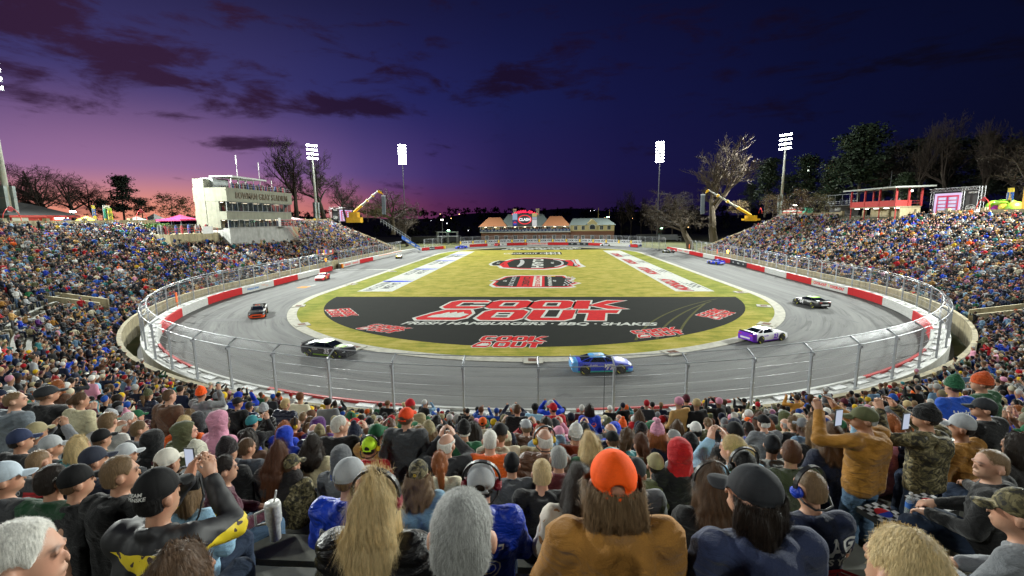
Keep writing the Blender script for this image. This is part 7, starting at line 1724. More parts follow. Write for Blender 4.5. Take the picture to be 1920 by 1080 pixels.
def get_head(kind):
    if kind not in HEADM:
        if kind.startswith('hair_'): HEADM[kind] = mesh_from('hair', hair(kind[5:]), HAIR)
        elif kind.startswith('under_'):
            V, F = hair(kind[6:]); z_ = V[F][:, :, 2].mean(1); y_ = V[F][:, :, 1].mean(1); HEADM[kind] = mesh_from('hair', (V, F[z_ < .02 + .12 * np.clip(-y_ - .02, -1, .0)]), HAIR)
        elif kind == 'cap': HEADM[kind] = mesh_from('cap', cap_hat(), CAPC)
        elif kind == 'capback': HEADM[kind] = mesh_from('cap', cap_hat(True), CAPC)
        elif kind == 'beanie': HEADM[kind] = mesh_from('beanie', beanie(), KNIT)
        elif kind == 'pom': HEADM[kind] = mesh_from('beanie', beanie(pom=True), KNIT)
        elif kind == 'hood': HEADM[kind] = mesh_from('hood', hood_up(), CLOTH)
        elif kind == 'headset':
            mb = MB(); A = np.linspace(-.25, pi + .25, 18); mb.sweep([[((.112 + o) * cos(a), y, .03 + (.125 + o) * sin(a)) for o, y in ((0, -.014), (.012, -.014), (.012, .014), (0, .014))] for a in A])
            for s in (-1, 1): mb.tube([(s * .112, 0, -.01), (s * .105, -.06, -.05), (s * .07, -.115, -.075), (0, -.128, -.08)], .007, 6)
            me = mb.mesh('headset'); me.materials.append(M('headset_black', (.015, .015, .016), .4)); HEADM[kind] = me
        elif kind == 'earcup':
            me = MB().lathe((0, 0, 0), [(.030, -.018), (.040, -.016), (.043, 0.0), (.038, .020), (.02, .028)], 14, axis='X').mesh('ear_cup'); me.shade_smooth(); me.materials.append(NYLON); HEADM[kind] = me
    return HEADM[kind]
SKINS = dict(light=(.43, .235, .15), fair=(.50, .29, .20), tan=(.33, .175, .105), brown=(.20, .10, .06), dark=(.09, .045, .028))
HAIRC = dict(brown=(.12, .066, .034), dark=(.022, .014, .010), black=(.008, .007, .007), blond=(.66, .50, .25), sandy=(.23, .145, .075), grey=(.42, .42, .40), white=(.78, .76, .70), red=(.38, .12, .035), auburn=(.12, .045, .02))
COLS = dict(black='#0e0e10', charcoal='#2b2d31', grey='#74777b', silver='#a2a5a8', white='#cfcfcb', cream='#c6bea4', navy='#141c33', blue='#1d4a9e', royal='#1238b0', denim='#6d8eab', teal='#2f7a80', sky='#8fb6cf', green='#1f5a3a', olive='#54573a', tan='#b08a52', brown='#5b4030', camel='#a5742f', maroon='#4d1626', red='#b01722', orange='#e2601a', yellow='#d9b21c', lime='#b4dc2a', purple='#4c2160', magenta='#7b1c52', pink='#cf8fa6', rust='#8d3b1e', khaki='#948a68')
def colr(c): return lin(COLS[c]) if isinstance(c, str) and c in COLS else (lin(c) if isinstance(c, str) else c)
N_PERSON = [0]
USED = []
def person(loc, rz, ps='sit', jk='jacket', jc='black', hr='short', hc='brown', hat=None, hatc='black', yaw=0, scale=1.0, wide=1.0, skin='light', pants='denim_dark', label=None, mat=None, hatmat=None, text=None, set_=None, group=None):
    t = empty('person', loc, rz, label=label, cat='person', group=group); t.scale = (scale * wide, scale * wide, scale)
    P = POSES[ps]; y = int(round(yaw / 15) * 15)
    def child(name, me, col, mt=None, loc_=None, rot=None, parent=None):
        o = bpy.data.objects.new(name, me); COL.objects.link(o); o.parent = parent or t; OC(o, col)
        if loc_ is not None: o.location = tuple(loc_)
        if rot is not None: o.rotation_euler = rot
        if mt is not None: o.material_slots[0].link = 'OBJECT'; o.material_slots[0].material = mt
        return o
    child('body', get_body(ps, y), SKINS[skin])
    jm, bvh = get_jack(ps, jk); jo = child({'tee': 'shirt', 'hoodie': 'hoodie', 'puffer': 'puffer_jacket', 'coat': 'hooded_coat', 'jacket': 'jacket'}[jk], jm, colr(jc), mat or (NYLON if jk == 'puffer' else None))
    pc = {'denim_dark': (.025, .04, .075), 'denim': (.11, .19, .30), 'black': (.012, .012, .014), 'khaki': (.20, .17, .10), 'grey': (.12, .12, .13)}[pants]
    child('trousers', get_trou(ps), pc)
    for me in SHOE[ps]: child('shoe', me, (.03, .03, .03))
    hc_ = V3(*P['hd']); pv = V3(0, hc_[1] - .02, hc_[2]); a = rad(y); off = V3(-.02 * sin(a), .02 * cos(a), 0)
    hl = pv + off; rot = (0, 0, a); ho = None
    if hr and hat != 'hood': ho = child('hair', get_head(('under_' if hat in ('cap', 'capback', 'beanie', 'pom') and hr not in ('short', 'crop', 'bald') else 'hair_') + hr), HAIRC[hc], None, hl, rot)
    hx = None
    if hat: hx = child({'capback': 'cap', 'pom': 'beanie'}.get(hat, hat), get_head(hat), colr(hatc), hatmat, hl, rot)
    if hat in ('cap', 'capback', 'beanie') and hr in ('short', 'crop') and ho: ho.scale = (.985, .985, .93)
    if set_:
        s_ = child('headset', get_head('headset'), (.02, .02, .02), None, hl, rot)
        for s in (-1, 1): child('ear_cup', get_head('earcup'), colr(set_), None, (s * .10, 0, -.01), (0, 0, 0 if s > 0 else pi), parent=s_)
    for (txt, dx, dz, size, col, kw) in (text or []):
        c = V3(*P['ch']); mb = MB(); tgt = kw.get('on', 'back'); V, F = text_arrays(txt, size, kw.get('bold', .03), shear=kw.get('shear', 0), xs=kw.get('xs', 1.0)); VV = []
        if tgt == 'back':
            for a_, b_ in V:
                h_ = bvh.ray_cast(Vector((dx + a_, -1.5, c[2] + dz + b_)), Vector((0, 1, 0)))[0]
                VV.append((dx + a_, (h_.y if h_ else -.15) - .006, c[2] + dz + b_))
            mb.add(VV, F); mb.build('lettering', M('print_%s' % col, colr(col), .7), jo)
        else:       # on the back of the cap
            for a_, b_ in V:
                th = a_ / .1; VV.append((.101 * sin(th + dx), -.014 - .121 * cos(th + dx), .06 + dz + b_))
            mb.add(VV, F); mb.build('lettering', M('print_%s' % col, colr(col), .7), hx)
    USED.append((loc[0], loc[1])); N_PERSON[0] += 1
    return t
def seat_from_px(px, py, ps, dep=None):
    """row and point for a head seen at a pixel: the row whose natural head height fits best, and the scale that meets the pixel exactly"""
    P = POSES[ps]; hh = P['hd'][2]; hy = P['hd'][1]; d = ray(px, py); best = None
    for k in range(0, NROW - 2):
        so = ROW0 + ROWD * k + (.42 if P['seat'] else .16); lo_, hi_ = .3, 80.
        for _ in range(40):
            mid = (lo_ + hi_) / 2; p = EYE + mid * d
            if s_of(p[0], p[1]) > so - hy: lo_ = mid
            else: hi_ = mid
        p = EYE + lo_ * d; sc_ = (p[2] - row_z(k)) / hh; err = abs(sc_ - 1) if dep is None else abs(lo_ - dep)
        if lo_ > .95 and (best is None or err < best[0]): best = (err, k, p, sc_, so)
    _, k, p, sc_, so = best; n = np.array([p[0] - CX, min(p[1] - CY, 0)]); n /= np.linalg.norm(n)
    q = np.array([p[0], p[1]]) + n * hy
    return k, (q[0], q[1], row_z(k)), min(max(sc_, .86), 1.14)
def facing(x, y, rot=0.0): return math.atan2(CY - 18 - y, CX - x) - pi / 2 + rad(rot)
def place(px, py, ps, jk, jc, hr, hc, hat=None, hatc='black', yaw=0, rot=0, label=None, **kw):
    k, loc, sc_ = seat_from_px(px, py, ps, kw.pop('d', None)); kw.setdefault('scale', 1.0); s2 = kw.pop('scale') * sc_
    return person(loc, facing(loc[0], loc[1], rot), ps, jk, jc, hr, hc, hat, hatc, yaw, s2, label=label, **kw)
W_ = 'white'
m, nt, b = new_mat('race_cloth'); tc = nt.n('ShaderNodeTexCoord', 3); sp_ = nt.t.nodes.new('ShaderNodeSeparateXYZ'); nt.set(sp_.inputs[0], tc)
f = nt.math('MULTIPLY', nt.math('GREATER_THAN', sp_.outputs[0], .17), nt.math('LESS_THAN', sp_.outputs[2], 1.0)); f2 = nt.math('GREATER_THAN', nt.math('SUBTRACT', sp_.outputs[2], nt.math('MULTIPLY', nt.math('ABSOLUTE', sp_.outputs[0]), .5)), .93); f = nt.math('MAXIMUM', f, nt.math('MULTIPLY', f2, nt.math('LESS_THAN', sp_.outputs[2], 1.02)))
nz = nt.n('ShaderNodeTexNoise', 0, Vector=tc, Scale=28., Detail=1.); mk = nt.math('GREATER_THAN', nz, .62)
nt.set(b.inputs['Base Color'], nt.mix(f, (.010, .010, .012), nt.mix(mk, (.66, .50, .015), (.05, .03, .03)))); b.inputs['Roughness'].default_value = .6; RACE = m
# ---- the people one can pick out in the photograph, front to back
place(50, 1042, 'sit', 'jacket', 'charcoal', 'short', 'white', yaw=-60, skin='fair', d=1.55, label='person with thick white hair in the bottom corner, face in profile')
place(148, 905, 'sit', 'tee', 'black', 'crop', 'brown', 'cap', 'black', yaw=-30, d=3.2, label='person in a black cap with an oval badge, beside the green top', text=[('OVAL', -.5, .0, .022, W_, {'on': 'cap'})])
place(345, 1075, 'sit', 'jacket', 'brown', 'bob', 'brown', yaw=-20, scale=.98, d=1.26, label='person with smooth brown hair whose crown fills the bottom edge, next to the yellow sleeve')
place(300, 925, 'film', 'jacket', 'black', 'short', 'black', 'cap', '#0c0c0e', yaw=-15, d=2.6, label='person in a black lettered cap and yellow black racing jacket raising a camera', text=[('TEAM', .25, .012, .026, W_, {'on': 'cap', 'shear': .25}), ('PENSKE', .25, -.012, .026, W_, {'on': 'cap', 'shear': .25})], mat=RACE, wide=.93)
place(418, 876, 'sit', 'jacket', '#4a1228', 'bun', 'dark', yaw=-15, rot=-38, pants='denim', d=3.66, label='person in a maroon fleece with a claw clip in pinned up hair and ripped jeans')
place(655, 893, 'sit', 'jacket', 'royal', 'crop', 'sandy', 'cap', 'silver', yaw=-40, rot=-4, d=2.87, label='person in a bright blue lettered team jacket and pale grey cap marked 5', text=[('@KyleLarsonRacin', .02, .06, .045, W_, {}), ('Hendrick', .02, -.04, .10, W_, {'shear': .15}), ('cars.com', .02, -.13, .085, W_, {'shear': .15}), ('+', .10, .12, .10, 'yellow', {'bold': .06}), ('5', .1, -.01, .05, 'blue', {'on': 'cap', 'bold': .05})], mat=NYLON)
place(706, 936, 'sit', 'puffer', 'black', 'long', 'blond', yaw=0, set_='#7a1020', d=2.07, label='person with long pale blond hair, a red cupped headset and a black puffer jacket')
place(868, 1003, 'sit', 'jacket', 'navy', 'short', 'grey', yaw=0, skin='fair', scale=1.0, d=1.26, label='person with short thick grey hair seen from right behind at the bottom middle')
place(903, 905, 'sit', 'jacket', '#10309c', 'crop', 'dark', 'capback', 'silver', yaw=0, set_='#7a1020', wide=1.1, d=2.87, label='person in a glossy blue race suit with a big outlined 5, mesh cap and headset', text=[('5', .05, -.09, .34, W_, {'shear': .2, 'bold': .0}), ('5', .05, -.09, .33, '#0d2680', {'shear': .2, 'bold': -.02}), ('Valvoline', .05, -.29, .06, 'red', {})], mat=NYLON)
place(786, 890, 'sit', 'jacket', '#7597ad', 'wavy', 'sandy', 'cap', 'olive', yaw=0, hatmat=CAMO, d=3.66, label='person in a pale denim jacket and camouflage cap with a yellow patch', text=[('D', 0, .0, .035, 'yellow', {'on': 'cap', 'bold': .04})])
place(826, 880, 'sit', 'jacket', 'cream', 'pony', 'red', yaw=10, d=4.4, label='person with a long copper red ponytail and a cream top')
place(1150, 905, 'sit', 'hoodie', '#a2712f', 'bob', 'sandy', 'capback', '#ff5a0a', yaw=5, wide=1.12, d=2.07, label='person in a caramel hoodie and a blazing orange snapback cap over sandy hair')
place(1333, 905, 'sit', 'jacket', 'black', 'long', 'brown', yaw=5, set_='black', d=2.87, label='person with very long straight brown hair, a black headset and a black coat')
place(1416, 928, 'sit', 'hoodie', '#26304f', 'bob', 'dark', 'cap', 'charcoal', yaw=42, wide=1.1, d=2.3, label='person in a navy hoodie and a two tone grey and black cap')
place(1518, 914, 'sit', 'tee', '#18233f', 'crop', 'sandy', yaw=12, set_='royal', rot=0, wide=1.05, d=2.87, label='person in a navy printed shirt with a flag and blue cupped headset', text=[('IF', -.16, .06, .06, W_, {}), ('THIS', -.13, .01, .055, W_, {}), ('FLAG', .07, .035, .15, W_, {}), ('OFFENDS YOU', .0, -.06, .075, W_, {}), ('=====', .02, -.15, .13, 'red', {'bold': .05}), ('=====', .02, -.20, .13, 'silver', {'bold': .03}), ('=====', .02, -.25, .13, 'red', {'bold': .05})])
place(1622, 795, 'shoot', 'hoodie', '#9a6a22', 'crop', 'grey', 'cap', 'olive', yaw=40, rot=22, wide=1.28, pants='denim', skin='tan', d=4.3, label='standing person in a mustard work jacket, olive cap and pale jeans raising a phone')
place(1738, 782, 'shoot', 'coat', 'olive', 'crop', 'dark', 'beanie', 'black', yaw=25, rot=20, wide=1.2, mat=CAMO, d=4.4, label='standing person in a camouflage coat and black knit hat filming with a phone')
place(1806, 800, 'sit', 'hoodie', 'camel', 'crop', 'dark', 'cap', 'silver', yaw=35, rot=18, d=4.9, label='person in a black and tan hooded coat and grey mesh cap behind the bearded one', mat=None)
place(1862, 868, 'sit', 'jacket', '#0d0d0f', 'crop', 'sandy', yaw=50, rot=35, wide=1.15, skin='fair', d=3.3, label='bearded person in a black sweater with sunglasses on cropped sandy hair, leaning on a knee')
place(1692, 1068, 'sit', 'jacket', 'charcoal', 'bun', 'blond', yaw=20, d=1.26, label='person with messy blond pinned up hair at the bottom edge by the aisle')
place(1902, 1015, 'lean', 'jacket', 'grey', 'crop', 'brown', 'cap', 'olive', yaw=30, rot=20, hatmat=CAMO, d=2.0, label='person in a camouflage cap with an orange patch in the bottom right corner', text=[('H', .3, 0, .06, 'orange', {'on': 'cap', 'bold': .05})])
place(642, 858, 'sit', 'hoodie', '#5c5e61', None, 'dark', 'hood', '#5c5e61', yaw=10, d=4.4, label='person in a mid grey hoodie with the hood pulled up')
place(14, 895, 'sit', 'jacket', 'charcoal', 'short', 'dark', 'cap', '#aebac4', yaw=-50, d=2.87, label='bearded person in a pale blue grey cap cut by the left edge')
place(78, 868, 'sit', 'jacket', '#3a3a3c', 'crop', 'sandy', yaw=-5, d=3.66, label='person with cropped sandy hair in a dark grey jacket with a crimson panel', text=[('OO', -.1, .12, .06, 'silver', {}), ('====', .12, .1, .12, 'red', {'bold': .08})])
place(104, 902, 'sit', 'jacket', '#0f3d20', 'short', 'dark', yaw=-10, d=2.87, label='person with tousled dark hair in a deep green top')
place(228, 886, 'sit', 'hoodie', '#0c0c0e', 'short', 'sandy', yaw=-45, d=2.87, label='person with a straight sandy bowl cut and a black hoodie')
place(316, 866, 'sit', 'jacket', '#4b6580', 'crop', 'brown', 'capback', '#cdc8bb', yaw=-10, d=3.66, label='person in a cream snapback cap with a shield badge and a blue collar', text=[('V', .0, .0, .05, 'maroon', {'on': 'cap', 'bold': .06})])
place(352, 905, 'sit', 'jacket', 'sky', 'bob', 'sandy', yaw=-10, scale=.97, d=2.87, label='person with tousled light brown hair in a pale blue top behind the raised camera')
place(1088, 902, 'sit', 'jacket', 'cream', 'wavy', 'dark', yaw=20, mat=COW, d=2.87, label='person in a cream and rust cow print fleece with long dark hair')
place(1016, 886, 'sit', 'coat', '#0c0c0e', 'short', 'blond', yaw=0, d=3.66, label='person with short layered blond hair in a black hooded coat')
place(1046, 858, 'sit', 'jacket', '#5c2226', 'short', 'grey', yaw=15, rot=-10, d=4.4, label='person with salt and pepper hair in a brick maroon sweatshirt')
place(960, 880, 'sit', 'hoodie', '#4a4c50', 'crop', 'black', 'cap', 'black', yaw=0, d=4.4, label='person in a dark grey hoodie and a black cap beside the blue race suit')
place(1272, 848, 'sit', 'coat', 'black', None, 'dark', 'hood', '#b8131c', yaw=10, d=4.4, label='person with a bright red hood up over a black jacket')
place(1378, 812, 'sit', 'tee', '#0c0c0e', 'crop', 'grey', 'cap', 'black', yaw=-5, wide=1.1, d=6, label='person in a black shirt lettered with a name over a red and yellow 2', text=[('BERRY', .0, .09, .11, W_, {}), ('2', .0, -.07, .24, 'yellow', {'bold': .06}), ('2', .0, -.07, .22, 'red', {'bold': .01})])
place(1528, 808, 'sit', 'jacket', 'black', 'long', 'sandy', yaw=10, d=6, label='person with long straight light brown hair in a black coat left of the mustard jacket')
place(1560, 815, 'sit', 'jacket', 'navy', 'wavy', 'brown', yaw=-15, d=5.5, label='person with wavy brown hair in navy close beside the mustard jacket')
place(1482, 848, 'sit', 'hoodie', '#3f4630', 'short', 'auburn', yaw=-35, d=4.4, label='person with short auburn hair in an olive hoodie over a pale green hood')
place(1446, 836, 'sit', 'hoodie', '#8c8d88', 'crop', 'dark', 'cap', '#1d1f24', yaw=-40, d=5.2, label='person in a stone grey hoodie and a dark cap near the auburn hair')
place(1394, 872, 'sit', 'jacket', 'lime', 'short', 'black', yaw=0, set_='black', d=3.66, label='person with black hair, black headset and a neon lime top')
place(1228, 880, 'sit', 'jacket', 'olive', 'crop', 'dark', 'cap', 'khaki', yaw=5, d=4.4, label='person in a khaki cap and olive jacket just right of the orange cap')
place(1190, 885, 'sit', 'jacket', '#5e6064', 'crop', 'dark', 'cap', 'charcoal', yaw=-25, d=3.66, label='person in a charcoal cap and grey jacket half hidden by the orange cap')
place(290, 826, 'sit', 'hoodie', '#0c0c0e', None, 'dark', 'hood', '#0c0c0e', yaw=0, wide=1.08, d=6, label='person in a black hood with white lettering across the back', text=[('TEAM', .0, .05, .09, W_, {'shear': .2}), ('STEEL', .0, -.03, .09, W_, {'shear': .2}), ('|||', -.0, -.14, .12, 'silver', {'bold': .05})])
place(228, 800, 'sit', 'jacket', '#151a2c', 'bald', 'white', yaw=-10, skin='fair', d=7, label='bald person with a white fringe of hair in a dark navy jacket')
place(243, 786, 'sit', 'jacket', '#2c3048', 'short', 'white', yaw=-40, skin='fair', d=8, label='person with short white hair in a slate jacket beside the bald one')
place(164, 797, 'sit', 'jacket', '#6b1a50', 'crop', 'dark', yaw=-45, scale=.97, d=7.5, label='young person with dark cropped hair in a plum jacket')
place(206, 790, 'sit', 'jacket', 'green', 'crop', 'brown', 'cap', '#5d7a6e', yaw=-35, mat=PLAIDG, d=8, label='person in a dark green plaid shirt and a sage cap')
place(192, 822, 'sit', 'jacket', 'olive', 'crop', 'brown', 'cap', '#0c0c0e', yaw=-15, d=6, label='person in a black patterned cap and olive jacket in front of the plaid shirt')
place(150, 838, 'sit', 'jacket', 'teal', 'bob', 'blond', yaw=-10, d=5, label='person with layered dark blond hair in a pale teal top')
place(86, 740, 'stand', 'jacket', '#0d0d0f', 'crop', 'brown', 'cap', '#26282b', yaw=-10, rot=0, wide=1.42, pants='denim', d=6.6, label='big standing person in a black sweatshirt and charcoal cap near the left edge')
place(28, 750, 'stand', 'hoodie', '#6b747c', 'crop', 'sandy', yaw=-45, wide=1.2, skin='fair', d=6, label='standing person with a shaved head in a blue grey hoodie at the left edge')
place(40, 825, 'sit', 'jacket', 'black', 'crop', 'dark', 'cap', '#2a3350', yaw=-25, d=5, label='person in a navy cap with a grey visor below the big black sweatshirt')
place(98, 836, 'sit', 'jacket', 'charcoal', 'crop', 'brown', 'cap', 'silver', yaw=-40, d=4.5, label='person in a silver cap with a dark visor next to cropped sandy hair')
place(762, 783, 'stand', 'hoodie', '#37393c', 'short', 'brown', 'capback', '#e0461a', yaw=-10, wide=1.15, pants='khaki', d=5.2, label='standing person in a charcoal hoodie with an orange and white snapback cap')
place(694, 838, 'sit', 'hoodie', '#b0141f', 'crop', 'dark', 'capback', 'lime', yaw=0, set_='yellow', d=5.2, label='person in a neon lime cap and yellow headset with a scarlet hood over black', text=[('RESCUE', .0, -.12, .07, W_, {})])
place(970, 768, 'stand', 'jacket', '#0c0c0e', 'short', 'brown', yaw=-30, d=10, label='standing person in a black jacket and sunglasses by the tan wall')
place(1038, 766, 'stand', 'jacket', 'red', 'crop', 'dark', 'cap', 'red', yaw=30, rot=10, d=10, label='standing person in a red cap and rainbow hemmed red jacket by the tan wall', text=[('=====', .0, -.16, .16, 'yellow', {'bold': .08}), ('=====', .0, -.22, .16, 'green', {'bold': .08})])
place(1105, 767, 'stand', 'hoodie', '#1639b8', 'bob', 'dark', yaw=0, d=11, label='standing person in a vivid blue hoodie with red and white print and dark hair', text=[('THE', -.08, .04, .09, W_, {}), ('\u25cf', .08, .03, .16, 'orange', {}), ('DIRTY', .0, -.09, .09, W_, {})])
place(1287, 749, 'stand', 'jacket', '#0c0c0e', 'crop', 'dark', 'capback', 'maroon', yaw=0, d=13, label='standing person in a black race suit with a blue and red V by the wall', text=[('V', .0, .04, .16, 'royal', {'bold': .05}), ('V', .03, .04, .12, 'red', {'bold': .03}), ('RACING', .0, -.09, .06, W_, {})])
place(1198, 783, 'stand', 'jacket', '#c01a22', 'long', 'brown', yaw=5, d=10, label='standing person with long brown hair in a red and navy crew jacket', text=[('PIT', .0, .05, .08, W_, {}), ('CREW', .0, -.05, .08, W_, {})])
place(1152, 806, 'sit', 'hoodie', '#1741c8', None, 'dark', 'hood', '#1741c8', yaw=-10, d=8, label='person in a vivid blue hoodie with the hood up')
place(1470, 783, 'sit', 'hoodie', '#4a5230', None, 'dark', 'hood', '#4a5230', yaw=0, d=11, label='person in an olive hoodie with a round blue and yellow print and hood up', text=[('\u25cf', .0, -.06, .2, 'sky', {}), ('O', .0, -.06, .12, 'yellow', {})])
place(1788, 724, 'stand', 'jacket', '#1c4fb4', 'crop', 'dark', 'beanie', 'green', yaw=0, d=7, label='standing person in a bright blue lettered jersey and a green knit hat', text=[('Hendrick', .0, .05, .085, W_, {'shear': .15}), ('cars.com', .0, -.04, .07, W_, {'shear': .15})])
place(1846, 765, 'stand', 'jacket', '#0c0c0e', 'short', 'black', 'cap', 'charcoal', yaw=50, rot=15, wide=1.2, d=5.7, label='tall standing person in a black shirt and a dark grey visored cap')
place(1908, 838, 'sit', 'jacket', '#17120f', 'bob', 'dark', yaw=15, wide=1.1, label='person with a great mass of dark hair at the right edge')
place(1845, 703, 'stand', 'jacket', '#24502f', 'crop', 'brown', 'beanie', '#c4501c', yaw=25, rot=15, wide=1.15, d=8, label='standing person in a forest green jacket with an orange striped knit hat')
place(378, 738, 'shoot', 'hoodie', '#77797a', 'crop', 'brown', 'beanie', '#ff5c10', yaw=0, d=10, label='standing person in a grey hoodie and blaze orange knit hat raising both hands')
place(408, 745, 'stand', 'jacket', '#c9c9c4', 'crop', 'dark', 'cap', 'grey', yaw=0, d=11, label='standing person in a white jersey lettered in red across the back', text=[('NATIONAL', .0, .06, .05, 'red', {}), ('GUARD', .0, -.03, .08, 'red', {})])
place(446, 755, 'stand', 'coat', '#0c0c0e', 'crop', 'brown', 'cap', '#1a1a1c', yaw=-25, d=10, label='standing person in a long black hooded coat and black cap left of the navy puffer')
place(468, 762, 'stand', 'puffer', '#1d2a4a', 'crop', 'brown', 'cap', 'charcoal', yaw=0, d=10.5, label='standing person in a navy puffer jacket')
place(496, 768, 'stand', 'puffer', '#0c0c0e', 'short', 'brown', 'beanie', 'silver', yaw=0, d=9, label='standing person in a black quilted coat with a pale striped knit hat')
place(536, 757, 'stand', 'puffer', '#151b30', 'short', 'blond', yaw=-10, d=9.5, label='standing person with short blond hair in a midnight navy puffer')
place(152, 750, 'stand', 'jacket', '#b9b291', 'bun', 'brown', yaw=-35, d=6.5, label='person in an oatmeal sweatshirt with pinned up brown hair')
place(178, 762, 'sit', 'hoodie', '#4d828a', None, 'dark', 'hood', '#4d828a', yaw=-10, label='person in a dusty teal hoodie with the hood up')
place(548, 872, 'sit', 'jacket', 'olive', 'crop', 'brown', 'cap', 'olive', yaw=-25, scale=.95, mat=CAMO, hatmat=CAMO, d=4.2, label='young person in a camouflage jacket and matching cap')
place(524, 852, 'sit', 'jacket', '#211c1c', 'long', 'auburn', yaw=-10, d=4.8, label='person with long auburn hair in a dark vest beside the young camouflage jacket')
place(588, 832, 'sit', 'jacket', '#c7bc98', 'wavy', 'dark', yaw=0, d=5.2, label='person with long wavy dark hair in a cream fleece')
place(464, 838, 'sit', 'jacket', '#3b414b', 'short', 'brown', yaw=-25, d=5.2, label='person with short brown hair in a slate grey jacket')
place(372, 850, 'sit', 'hoodie', 'black', 'crop', 'brown', 'beanie', '#c9c6b4', yaw=-15, d=4.4, label='person in an ivory knit hat and black hoodie behind the lit phone')
place(240, 858, 'sit', 'jacket', 'charcoal', 'crop', 'brown', 'cap', '#b9bcbe', yaw=-40, d=4.4, label='person in a pale mesh cap with a red button')
place(178, 862, 'sit', 'jacket', 'navy', 'crop', 'brown', 'cap', '#2b2f3c', yaw=-30, d=3.66, label='person in a slate cap with a blue and yellow emblem')
place(428, 845, 'sit', 'hoodie', 'black', 'short', 'dark', 'beanie', '#1a1214', yaw=-10, d=4.6, label='person in a black knit hat with red stripes')
# ---- seats round them filled with everyday spectators, each with a look of its own
R = np.random.default_rng(77)
JN = {'black': 'black', 'charcoal': 'charcoal', 'grey': 'grey', 'silver': 'silver grey', 'white': 'white', 'cream': 'cream', 'navy': 'navy', 'blue': 'mid blue', 'royal': 'royal blue', 'denim': 'faded denim blue', 'teal': 'teal', 'sky': 'pale blue', 'green': 'bottle green', 'olive': 'olive', 'tan': 'tan', 'brown': 'brown', 'camel': 'caramel', 'maroon': 'maroon', 'red': 'red', 'orange': 'orange', 'purple': 'purple', 'magenta': 'magenta', 'pink': 'pink', 'rust': 'rust', 'khaki': 'khaki', 'yellow': 'yellow', 'lime': 'lime'}
JK_W = (['black'] * 9 + ['charcoal'] * 5 + ['navy'] * 6 + ['grey'] * 4 + ['silver'] * 2 + ['white'] + ['cream'] * 2 + ['blue'] * 2 + ['royal'] * 2 + ['denim'] * 2 + ['teal', 'sky', 'green', 'green'] + ['olive'] * 3 + ['tan'] * 2 + ['brown'] * 3 + ['camel', 'maroon', 'maroon', 'red', 'red', 'orange', 'purple', 'pink', 'rust', 'khaki'])
HATC = ['black'] * 5 + ['charcoal', 'grey', 'silver', 'white', 'navy', 'navy', 'blue', 'red', 'red', 'olive', 'khaki', 'orange', 'green', 'maroon', 'cream', 'brown', 'teal', 'yellow', 'pink']
GN = {'jacket': 'jacket', 'hoodie': 'hoodie', 'puffer': 'puffer jacket', 'coat': 'hooded coat', 'tee': 'shirt'}
HN = {'short': 'short', 'crop': 'cropped', 'long': 'long straight', 'wavy': 'long wavy', 'bob': 'shoulder length', 'pony': 'ponytailed', 'bun': 'pinned up', 'bald': 'a fringe of'}
SEEN = set(); FREE = []
def look():
    for _ in range(300):
        jc = JK_W[R.integers(len(JK_W))]; jk = ['jacket', 'jacket', 'hoodie', 'hoodie', 'puffer', 'coat', 'tee'][R.integers(7)]; fem = R.random() < .36
        hr = (['long', 'wavy', 'bob', 'pony', 'bun'] if fem else ['short', 'short', 'crop', 'crop', 'bald'])[R.integers(5)]; hc = (['brown', 'dark', 'blond', 'sandy', 'auburn', 'red'] if fem else ['brown', 'dark', 'black', 'sandy', 'grey', 'white'])[R.integers(6)]
        if hr == 'bald': hc = ['grey', 'white', 'brown'][R.integers(3)]
        hat = R.choice([None, 'cap', 'capback', 'beanie', 'pom', 'hood'], p=[.48, .05, .02, .25, .10, .10] if fem else [.30, .44, .05, .13, .01, .07])
        hat = None if hat in (None, 'None') else str(hat); hatc = HATC[R.integers(len(HATC))]
        if hat == 'hood': hatc = jc; jk = 'hoodie'
        set_ = ['black', 'red', 'blue', 'yellow'][R.integers(4)] if R.random() < .07 and hat != 'hood' else None
        garment = '%s %s' % (JN[jc], GN[jk])
        if hat == 'hood': lb = 'person in a %s with the hood up' % garment
        elif hat: lb = 'person in a %s, %s %s and %s %s hair' % (garment, JN[hatc], {'cap': 'cap', 'capback': 'snapback cap', 'beanie': 'knit hat', 'pom': 'bobble hat'}[hat], HN[hr], hc)
        else: lb = 'person in a %s with %s %s hair' % (garment, HN[hr], hc)
        if set_: lb += ', %s headset' % JN.get(set_, set_)
        if hat == 'hood': return jc, jk, hr, hc, hat, hatc, set_, lb
        if lb not in SEEN: SEEN.add(lb); return jc, jk, hr, hc, hat, hatc, set_, lb
HOODS = {}
def seats(kmin, kmax, step=.56):
    out = []
    for k in range(kmax, kmin - 1, -1):
        so = ROW0 + ROWD * k + .42; Rr = 52 + so; n = int(pi * Rr / step)
        for i in range(n):
            th = -pi / 2 + pi * (i + .5) / n; x, y = CX + Rr * sin(th), CY - Rr * cos(th)
            if not in_aisle(x, y, .75): out.append((k, x, y))
    return out
SEATS = []
for k, x, y in seats(0, NROW - 4):
    v = np.array([x, y, row_z(k) + 1.2]) - EYE; dep = v @ FW
    if dep < .8: continue
    px, py = proj((x, y, row_z(k) + 1.2))
    if -40 < px < 1960 and py < 1130: SEATS.append((dep, k, x, y, px, py))
SEATS.sort(key=lambda q: q[0]); UA = np.array(USED); taken = []
BUSY = list(map(tuple, UA)); NEAR_LIMIT = 3.9; TOTAL = 300
PROP = {}
